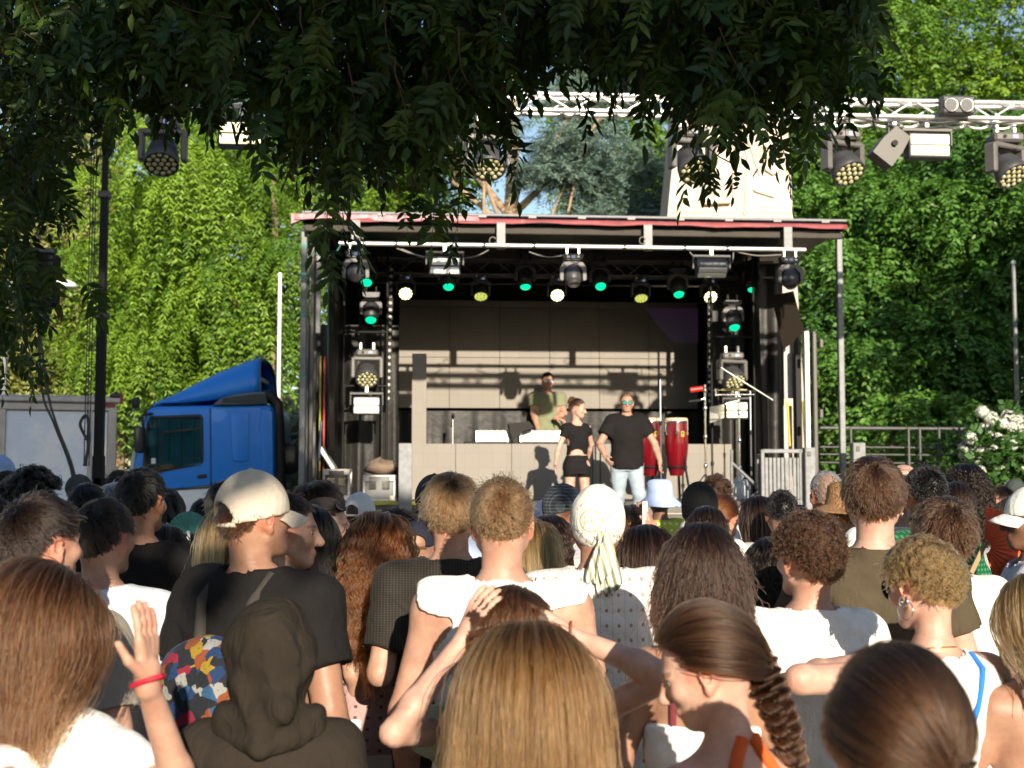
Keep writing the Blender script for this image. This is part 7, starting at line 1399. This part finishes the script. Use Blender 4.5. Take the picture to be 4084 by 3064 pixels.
C('person with shaggy brown hair in white sleeveless top with red print', 3758, 1980, 4.55, yaw=8, hair=('mop', 'brown', dict(L=.078, vol=.014, lift=.18, frizz=.008, fade=.6, dens=1.2)), hth=.02, skin='light', shirt=('sleeveless', WHITE, dict(mat=pattern('red_flame_tee', lambda nt, v: nmix(nt, nmath(nt, 'MULTIPLY', nmath(nt, 'LESS_THAN', nmath(nt, 'ABSOLUTE', nmath(nt, 'SUBTRACT', sep(nt, v)[2], nmath(nt, 'ADD', 1.13, nmath(nt, 'MULTIPLY', nmath(nt, 'SINE', nmath(nt, 'MULTIPLY', sep(nt, v)[0], 18)), .03)))), .02), nmath(nt, 'LESS_THAN', sep(nt, v)[1], 0)), (.70, .68, .62), (.26, .07, .06))))))
fa_ = P(3925, 2180, 5.2); fan = thing('paper_fan', 'orange scalloped paper fan held against the white linen shirt', 'fan', fa_, R(10)); rows = []
for r_ in (.03, .08, .13, .165): rows.append([Vector((r_ * math.cos(a) * (1 + (.03 * math.cos(a * 26) if r_ > .15 else 0)), .004 * (k % 2), r_ * math.sin(a))) for k, a in enumerate(np.linspace(-1.3, 1.5, 29))])
MB().grid(rows, smooth=False).obj('leaf', mat('orange_paper', (.72, .10, .025), .7), fan).modifiers.new('s', 'SOLIDIFY').thickness = .002; MB().box((-.03, 0, -.05), (.02, .008, .13), (0, .5, 0)).obj('handle', mat('fan_wood', (.3, .2, .1), .6), fan)
fq = P(752, 2132, 6.6); fan2 = thing('paper_fan', 'teal pleated fan held up before the white band of the cab', 'fan', fq, R(-10)); rows = []
for r_ in (.02, .07, .12): rows.append([Vector((r_ * math.cos(a), .004 * (k % 2), r_ * math.sin(a))) for k, a in enumerate(np.linspace(.2, 2.8, 25))])
MB().grid(rows, smooth=False).obj('leaf', mat('teal_paper', (.10, .34, .32), .7), fan2).modifiers.new('s', 'SOLIDIFY').thickness = .002; MB().box((0, 0, -.04), (.016, .008, .12)).obj('handle', M_WHITE, fan2)
bl_ = C('woman with short curly blonde-brown hair, hoop earrings and white vest', 3700, 2128, 3.35, yaw=14, hy=18, hp=12, sex='f', skin='fair', hair=('wavyshort', 'blonde', dict(L=.052, dens=1.5, vol=.010)), hth=.022, shirt=('tank', WHITE, dict(off=.014)), near=True, build=1.28, armL=[(3190, 2710, 3.25), (3420, 2640, 3.72)])
sunglasses(bl_, 'eyes'); hoop(bl_, -1, .026, M_SILVER); hoop(bl_, -1, .013, M_SILVER, .012, .004); hoop(bl_, 1, .018, M_SILVER); necklace(bl_, M_GOLD)
MB().tube([Vector((x, back_y(bl_.T, x, z) - .022, z)) for x, z in ((.088, 1.452), (.08, 1.42), (.062, 1.38), (.04, 1.32), (.015, 1.26), (-.012, 1.2), (-.04, 1.14), (-.07, 1.06))], .009, 6).obj('bag_strap', cloth((.03, .20, .62)), bl_.root)
p = C('person in white cap at the right edge, dark face turned left', 4105, 1936, 5.0, yaw=70, hy=14, hair=('crop', 'black', dict(zmax=.05)), hth=.018, skin='brown', shirt=('tee', (.55, .56, .62)), face=True); cap(p, cloth((.66, .66, .64)), 0, low=.13)
C('woman in red top in profile far at the right', 3992, 1934, 12.0, yaw=68, hy=8, sex='f', hair=('short', 'dark', dict(L=.08)), hth=.014, skin='light', shirt=('tee', (.36, .02, .03)), face=True)
p = C('man in dark cap and sunglasses far at the right', 4044, 1908, 12.8, yaw=100, hy=15, hair=None, buzz=.3, hth=.018, skin='light', shirt=('tee', (.3, .3, .3)), face=True); cap(p, cloth((.05, .06, .06)), 0); sunglasses(p, 'eyes')
p = C('person in white tee with dark lettering on the back far at the right', 3935, 1985, 10.5, sex='f', hair=('short', 'dark'), hth=.014, shirt=('tee', WHITE)); fc = bpy.data.curves.new('lettering', 'FONT'); fc.body = 'MIR'; fc.size = .075; fc.align_x = 'CENTER'; fc.materials.append(mat('print_ink', (.05, .05, .07), .7)); LETTERS = [(fc, p.root, (0.02, -.142, 1.30), (R(90), 0, 0))]
C('woman with frizzy blonde curls and floral top near the right edge', 4034, 1982, 7.6, sex='f', hair=('curlylong', 'light', dict(L=.3, vol=.022)), hth=.02, shirt=('tee', (.55, .6, .68), dict(mat=pattern('floral_cloth', lambda nt, v: dots(nt, v, (.66, .68, .70), (.12, .22, .45), .03, .035, .25)))))
C('tanned bare-armed woman with blonde hair cut by the right edge', 4125, 2270, 3.3, yaw=10, sex='f', skin='tan', hair=('long', 'blonde', dict(L=.4)), hth=.015, shirt=('strappy', (.5, .3, .3), dict(topz=1.2)))
# ---- nearest row
lw = C('woman with long brown hair in white tee raising her hand, nearest at the left', 172, 2245, 2.7, yaw=-24, hy=-8, hp=6, sex='f', skin='light', hair=('long', 'chest', dict(L=.50, dens=1.5, narrow=.05, wave=.004, wavelen=.16, frizz=.010, vol=.016)), hth=.018, shirt=('tee', WHITE), near=True, hand_fine=True, armR=[(745, 3220, 2.48), (588, 2728, 2.34)], handR=((-.10, .06, 1), (-.97, -.2, 0), .12), armL=[(60, 3260, 2.3), (60, 3400, 2.1)])
wr = lw.arms[1][3]; MB().tube([Vector(wr) + Vector((.033 * math.cos(a), .026 * math.sin(a), .005 + .012 * math.cos(a))) for a in np.linspace(0, 6.283, 17)], .006, 6, caps=False).obj('bracelet', mat('red_cord', (.42, .01, .03), .6), lw.root)
hd_ = C('person with dark brown hood pulled over the head', 1093, 2350, 2.9, sex='f', hair=None, hth=.03, skin='tan', shirt=('hoodie', (.028, .022, .017), dict(off=.03, amp=.006)), near=True, build=1.05)
G_ = Field(axis_pts(-.26, .26, .0075, []), axis_pts(-.26, .2, .0075, []), axis_pts(1.34, 1.86, .0075, [])); G_.ell(hd_.h2b((0, -.022, .125)), (.108, .122, .126), .03); G_.cone((0, -.045, 1.62), (0, -.06, 1.46), .100, .085, .06)
for k, (x0, x1) in enumerate(((-.10, -.02), (.10, .03), (-.06, .05))): G_.cone((x0, -.06 - .01 * k, 1.64 - .03 * k), (x1, -.15, 1.49 + .012 * k), .022, .03, .025)                       # draped folds running to the nape
for k, zz in enumerate((1.468, 1.432)): G_.cone((-.115, -.055, zz + .012), (0, -.150 - .012 * k, zz - .012), .03, .026, .018); G_.cone((.115, -.055, zz + .010), (0, -.150 - .012 * k, zz - .012), .03, .026, .018)
G_.ell(hd_.h2b((0, .14, .08)), (.07, .11, .10), .02, sub=True); V, Q = G_.mesh(); nv = vnormals(V, Q); an = np.arctan2(V[:, 0], np.maximum(1.72 - V[:, 2], .02)); fo = .016 * (.55 - np.abs(np.sin(an * 4.5 + .7 + 3 * V[:, 2]))) * np.clip((1.70 - V[:, 2]) * 6, 0, 1) * np.clip(-V[:, 1] * 14, 0, 1) * np.clip((V[:, 2] - 1.40) * 12, 0, 1); V = V + nv * (fo + wrinkle(V, 9, .005))[:, None]
link('hood', np_mesh('hood', V, Q, mat('brown_jersey', (.026, .021, .016), .95, var=.2, scale=9, bump=.10, bscale=110, sheen=0, spec=.1, folds=.6)), hd_.root)
hw_ = C('woman holding her hair with both hands, sunglasses pushed up, pale elbows out', 2005, 2322, 3.05, hy=-16, hr=8, hp=6, sex='f', skin='fair', hair=('long', 'chest', dict(L=.34, wave=.006, dens=1.3, frizz=.014, narrow=.1)), hth=.018, shirt=('tee', (.42, .45, .30), dict(sleeve=.35)), near=True, hand_fine=True, armL=[(1568, 2925, 2.85), (1850, 2545, 2.98)], armR=[(2672, 2702, 2.88), (2262, 2530, 2.96)], handL=((.42, -.1, .85), (.7, .7, -.2), .35), handR=((-.85, .1, .35), (-.3, .9, 0), .4))
sunglasses(hw_, 'head', m=mat('tortoise', (.15, .06, .02), .2), m_lens=MATS['rose_lens']); wr = hw_.arms[1][3]; MB().tube([Vector(wr) + Vector((.006 + .004 * math.sin(a), .032 * math.cos(a), .032 * math.sin(a))) for a in np.linspace(0, 6.283, 17)], .004, 6, caps=False).obj('hair_tie', mat('brown_elastic', (.22, .07, .03), .7), hw_.root)
C('woman with long straight chestnut hair nearest the camera in the middle', 2108, 2490, 2.55, sex='f', hp=2, skin='light', hair=('long', 'honey', dict(L=.55, dens=1.7, narrow=.12, vol=.016, frizz=.007)), hth=.016, shirt=('tee', (.5, .5, .42)), near=True)
bg_ = C('girl in profile with long braid, orange halter and bare shoulders', 2888, 2408, 2.5, yaw=34, hy=44, hp=22, sex='f', skin='fair', hair=None, hth=.014, shirt=('halter', (.62, .11, .025), dict(topz=1.20, strap=.015)), near=True, face=True)
extra_hair(bg_, 'hair', gathered(bg_.rng, bg_.Rh, 13000, (.25, -.82, -.42), vol=.018, K=16), 'brown', .0010, .0008)
g0 = SKC + nrm(np.array([.25, -.82, -.42])) * (SKR + .012); p0_ = bg_.h2b(g0); extra_hair(bg_, 'braid', braid_strands(bg_.rng, [p0_, p0_ + (.02, -.03, -.07), p0_ + (.06, -.035, -.16), p0_ + (.11, -.02, -.28), p0_ + (.14, -.0, -.42)], .026, 4.5, 2600, 80), 'brown', .0011, .0009)
rg2 = np.random.default_rng(3); st = gathered(rg2, bg_.Rh, 60, (.7, .3, -.3), K=12)
br_ = C('brown-haired woman with side braid nearest the camera at the lower right', 3560, 2606, 1.75, yaw=-8, hp=4, sex='f', skin='fair', hair=None, hth=.014, shirt=('tank', (.35, .3, .28)), near=True)
extra_hair(br_, 'hair', gathered(br_.rng, br_.Rh, 15000, (.55, -.75, -.35), vol=.02, K=16), 'brown', .0009, .0007); g0 = SKC + nrm(np.array([.55, -.75, -.35])) * (SKR + .01); p0_ = br_.h2b(g0); extra_hair(br_, 'braid', braid_strands(br_.rng, [p0_, p0_ + (.02, -.02, -.08), p0_ + (.03, -.02, -.2), p0_ + (.03, .0, -.36)], .028, 4, 2400, 70), 'brown', .0010, .0008)
# backpack of the man in the cream cap: a thing of its own
def bp_print(nt, v):
    vo = nt.nodes.new('ShaderNodeTexVoronoi'); vo.distance = 'CHEBYCHEV'; vo.inputs['Scale'].default_value = 30; mp_ = nt.nodes.new('ShaderNodeMapping'); mp_.inputs['Rotation'].default_value = (0, .5, 0); nt.links.new(v, mp_.inputs[0]); nt.links.new(mp_.outputs[0], vo.inputs['Vector'])
    r_ = nt.nodes.new('ShaderNodeValToRGB'); r_.color_ramp.interpolation = 'CONSTANT'; cs = ((0, (.012, .035, .10)), (.2, (.20, .015, .035)), (.32, (.26, .17, .02)), (.42, (.014, .016, .022)), (.74, (.25, .25, .24)), (.82, (.025, .08, .17)), (.92, (.2, .055, .02)))
    while len(r_.color_ramp.elements) < len(cs): r_.color_ramp.elements.new(.5)
    for e, (p_, c_) in zip(r_.color_ramp.elements, cs): e.position = p_; e.color = (*c_, 1)
    s_ = nt.nodes.new('ShaderNodeSeparateColor'); nt.links.new(vo.outputs['Color'], s_.inputs[0]); nt.links.new(s_.outputs[0], r_.inputs['Fac']); v2 = nt.nodes.new('ShaderNodeTexVoronoi'); v2.inputs['Scale'].default_value = 95; nt.links.new(mp_.outputs[0], v2.inputs['Vector']); return nmix(nt, nmath(nt, 'LESS_THAN', v2.outputs['Distance'], .18), r_.outputs['Color'], (.03, .03, .04))
G_ = Field(axis_pts(-.2, .2, .012, []), axis_pts(-.36, -.08, .012, []), axis_pts(.84, 1.38, .012, [])); G_.cone((-.08, -.20, .98), (-.08, -.19, 1.22), .085, .075, .05); G_.cone((.08, -.20, .98), (.08, -.19, 1.22), .085, .075, .05); G_.ell((0, -.2, 1.12), (.15, .09, .21), .05); V, Q = G_.mesh()
bk_ = thing('backpack', 'backpack with colourful patchwork print on the man in the cream cap', 'backpack', cm.root.location, cm.yaw); bk_.scale = cm.root.scale; link('bag', np_mesh('bag', V, Q, pattern('patchwork_print', bp_print)), bk_)
for sx in (-1, 1): MB().tube([Vector(v) for v in ((sx * .07, -.16, 1.3), (sx * .085, -.13, 1.41), (sx * .09, -.06, 1.475), (sx * .095, .03, 1.46), (sx * .11, .12, 1.36))], .018, 8).obj('shoulder_strap', cloth((.05, .045, .04)), bk_)
# ---------------------------------------------------------------- the ash bough over the crowd and the tree behind the camera
EDGE = np.array([(-200, 1640), (20, 1600), (80, 1380), (150, 960), (230, 720), (330, 540), (400, 500), (470, 500), (560, 440), (640, 420), (750, 440), (830, 470), (900, 360), (980, 390), (1040, 560), (1150, 690), (1250, 770), (1330, 800), (1420, 720), (1600, 700), (1700, 750), (1800, 670), (1850, 700), (1890, 560), (1930, 420), (2050, 410), (2200, 380), (2450, 410), (2600, 430), (2680, 400), (2750, 420), (2850, 560), (2900, 650), (2960, 520), (3050, 480), (3150, 520), (3230, 440), (3300, 380), (3350, 220), (3420, 140), (3500, 20), (3560, -100)], float)
ra_ = np.random.default_rng(21)
def pinnate(rng, scale=1.0):
    """one compound leaf hanging along -z from its stalk: leaflets in pairs and one at the tip; V, Q, colours"""
    L = .17 * scale * (.85 + .3 * rng.random()); n = 4; B, A = [], []
    for k in range(n):
        for sg in (-1, 1): B.append((0, 0, -L * (.32 + .6 * k / n))); A.append((sg * (.82 + .1 * rng.random()), rng.normal() * .18, -.62 + rng.normal() * .12))
    B.append((0, 0, -L)); A.append((rng.normal() * .1, rng.normal() * .1, -1)); B, A = np.array(B), nrm(np.array(A)); m = len(B)
    nr = nrm(np.array([0, 1.0, .25]) + rng.normal(size=(m, 3)) * .3); S = nrm(np.cross(A, nr)); nr = np.cross(S, A); ln = (.060 * scale * (.8 + .35 * rng.random(m)))[:, None]; wd = ln * .36
    V = np.stack([B, B + A * ln * .3 + S * wd * .48 + nr * wd * .12, B + A * ln * .65 + S * wd * .40 + nr * wd * .12, B + A * ln - nr * wd * .2, B + A * ln * .65 - S * wd * .40 + nr * wd * .12, B + A * ln * .3 - S * wd * .48 + nr * wd * .12], 1).reshape(-1, 3)
    i = np.arange(m)[:, None] * 6; Q = np.concatenate([i + [0, 1, 2, 3], i + [0, 3, 4, 5]])
    w_ = .0011 * scale; rV = np.array([(-w_, 0, 0), (w_, 0, 0), (w_, 0, -L), (-w_, 0, -L)]); Q = np.concatenate([Q, np.array([[0, 1, 2, 3]]) + len(V)]); V = np.concatenate([V, rV]); return V, Q
variants = [pinnate(ra_) for _ in range(7)]
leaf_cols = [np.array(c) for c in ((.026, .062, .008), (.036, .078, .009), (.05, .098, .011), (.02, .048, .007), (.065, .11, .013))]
tree = thing('ash_tree', 'dark leafy ash bough hanging over the crowd from the top left', 'tree', (-3.4, 0.6, 0))
tb_ = np.array(tree.location); vm = []
for V, Q in variants:
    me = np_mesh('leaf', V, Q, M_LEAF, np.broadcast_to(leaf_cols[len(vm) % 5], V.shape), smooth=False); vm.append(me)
mb = MB(); mb.tube(wob((0, 0, -.1), (.2, .1, 3.2), 6, .08, ra_), .2, 12, r1=.15)
limbs = []
for e in ((3.0, 3.6, 4.3), (1.2, 4.6, 4.2), (4.8, 3.6, 4.35), (0.2, 5.2, 4.1), (2.6, 2.0, 4.8), (-.2, 5.6, 3.3)):
    pts = wob((.2, .1, 3.0), e, 8, .18, ra_); mb.tube(pts, .07, 8, r1=.012); limbs.append(pts)
mb.obj('trunk', M_BARK, tree)
big, single, twigs, pods = [], [], MB(), []
def shoot(px, py, Y, length, nl, edge=False):
    """a hanging twig with leaves set alternately along it"""
    a = np.array(P(px, py, Y)); dv = np.array([ra_.normal() * .35, ra_.normal() * .35, -1.0]); dv /= np.linalg.norm(dv); bend = ra_.normal(size=3) * .1
    pt = [a + dv * length * t + bend * t * t for t in np.linspace(0, 1, 5)]
    if ra_.random() < .6 or edge: twigs.tube([Vector(p - tb_) for p in pt], .0035, 5, r1=.0015)
    for k in range(nl):
        t = (k + .5) / nl; p = a + dv * length * t + bend * t * t; yaw = ra_.random() * 6.28; tilt = (.35 + .55 * ra_.random()) * (1 if k < nl - 1 else .3); sc = .8 + .45 * ra_.random()
        Rm = np.array(Euler((tilt * math.cos(yaw), tilt * math.sin(yaw), ra_.random() * 6.28)).to_matrix()); (single if edge else big).append((p, Rm, sc))
    return pt[-1]
for i in range(760):
    px = ra_.uniform(-260, 3520); ye = np.interp(px, EDGE[:, 0], EDGE[:, 1]); Y = ra_.uniform(3.9, 5.1) if px > 420 else ra_.uniform(4.6, 6.2)
    py = ra_.uniform(-620, ye - 440) if ra_.random() < .8 else ra_.uniform(ye - 560, ye - 420)
    if py > ye - 400: continue
    if 330 < px < 470 and py > 150 and ra_.random() < .75: continue
    if 1880 < px < 2650 and ra_.random() < .35: continue
    shoot(px, py, Y, ra_.uniform(.22, .34) , 6)
for i in range(170):
    px = ra_.uniform(-300, 950); ye = np.interp(px, EDGE[:, 0], EDGE[:, 1]); py = ra_.uniform(-500, ye - 420); shoot(px, py, ra_.uniform(5.2, 6.4), .3, 6) if py < ye - 400 else None
for i in range(62):                                       # the lowest shoots, leaf by leaf
    px = ra_.uniform(90, 3480); ye = np.interp(px, EDGE[:, 0], EDGE[:, 1]); Y = ra_.uniform(4.0, 4.9) if px > 420 else ra_.uniform(4.8, 6.0); ln = ra_.uniform(.16, .3)
    e = shoot(px, ye - (ln + .17) * 5000 / Y + ra_.uniform(-60, 60), Y, ln, 4, edge=True); pods.append(e)
for (px, py, Y) in ((2935, 640, 4.6), (2760, 600, 4.5), (3090, 500, 4.6), (1335, 800, 4.5), (1360, 790, 4.4), (1290, 740, 4.5), (1640, 700, 4.4), (1840, 690, 4.5), (3300, 330, 4.6), (3430, 120, 4.7)): shoot(px, py, Y, .12, 3, edge=True)
Vs, Qs, Cs, off_ = [], [], [], 0
for (p, Rm, sc) in big:
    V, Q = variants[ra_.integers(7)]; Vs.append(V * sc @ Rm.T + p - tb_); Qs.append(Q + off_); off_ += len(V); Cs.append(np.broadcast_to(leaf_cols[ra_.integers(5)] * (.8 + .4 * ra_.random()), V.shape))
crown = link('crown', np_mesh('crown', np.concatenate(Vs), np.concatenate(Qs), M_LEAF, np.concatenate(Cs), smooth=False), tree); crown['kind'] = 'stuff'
for (p, Rm, sc) in single[:300]: link('leaf', vm[ra_.integers(7)], tree, p - tb_, Matrix(Rm.tolist()).to_euler(), (sc, sc, sc))
twigs.obj('twigs', mat('twig_bark', (.09, .05, .025), .8), tree)
pod = MB(); pod.lathe([(.0015, 0), (.002, -.012), (.007, -.022), (.008, -.034), (.004, -.044), (.001, -.05)], (0, 0, 0), n=7); pod.tube([(0, 0, .04), (.004, 0, 0)], .0008, 4); pm_ = pod.mesh('seed_pod', mat('dry_pod', (.035, .022, .014), .8))
for e in pods[::2]:
    for k in range(5): link('seed_pod', pm_, tree, e - tb_ + ra_.normal(size=3) * (.03, .03, .05), (ra_.normal() * .3, ra_.normal() * .3, 0))
# the tall tree behind the camera that keeps the left of the crowd in shade
rs = np.random.default_rng(33); cl = []
def fill(x0, x1, z0, z1, n, r):
    for _ in range(n): k = r * (.7 + .6 * rs.random()); cl.append((rs.uniform(x0 + k * .5, x1 - k * .5), -6 + rs.normal() * .7, rs.uniform(z0 + k * .5, z1 - k * .5), k, k, k * .8))
fill(-7.5, 1.05, 3.7, 11.0, 125, .85); fill(.9, 1.75, 5.0, 11.0, 26, .5); fill(-3.5, 1.6, 8.0, 11.2, 46, .7); fill(1.5, 3.55, 5.9, 7.9, 28, .55)
make_tree('linden_tree', 'tall dense tree behind the camera shading the left of the crowd', (-3.6, -6.2, 0), (-3.4, -6.0, 8.5), .32, sprays(rs, cl, 4600, 6, .5, .5, .25, .17, shell=.2, cols=DEEP), [(.5, (.8, -6, 6.5), .12), (.6, (-6, -6, 8), .12), (.5, (3, -6, 6.9), .08)], rng=rs)


# trees added unseen behind the camera, blocking low sky light but not the sun
cl = []
for i in range(75): t = rs.random(); k = 1.5 * (.7 + .6 * rs.random()); cl.append((-34 + 76 * t, -30 + rs.normal() * 1.2, rs.uniform(.8, 9.2 - k), k * 1.2, k, k))
V, Q, c = sprays(rs, cl, 3600, 5, .9, .5, .6, .42, shell=.3, cols=DEEP)
tag(link('sky_block_wood', np_mesh('sky_block_wood', V, Q, M_LEAF, c, smooth=False)), 'unseen row of trees added behind the camera to block low sky light', 'wood', kind='stuff')
# flat lettering as meshes
def letter_mesh(o):
    dg = bpy.context.evaluated_depsgraph_get(); me = bpy.data.meshes.new_from_object(o.evaluated_get(dg)); n = link('lettering', me, o.parent, o.location, o.rotation_euler); bpy.data.objects.remove(o)
for (fc, par, l_, r_) in LETTERS: link('lettering', fc, par, l_, r_)
bpy.context.view_layer.update()
for o in [x for x in bpy.data.objects if x.type == 'FONT']: letter_mesh(o)
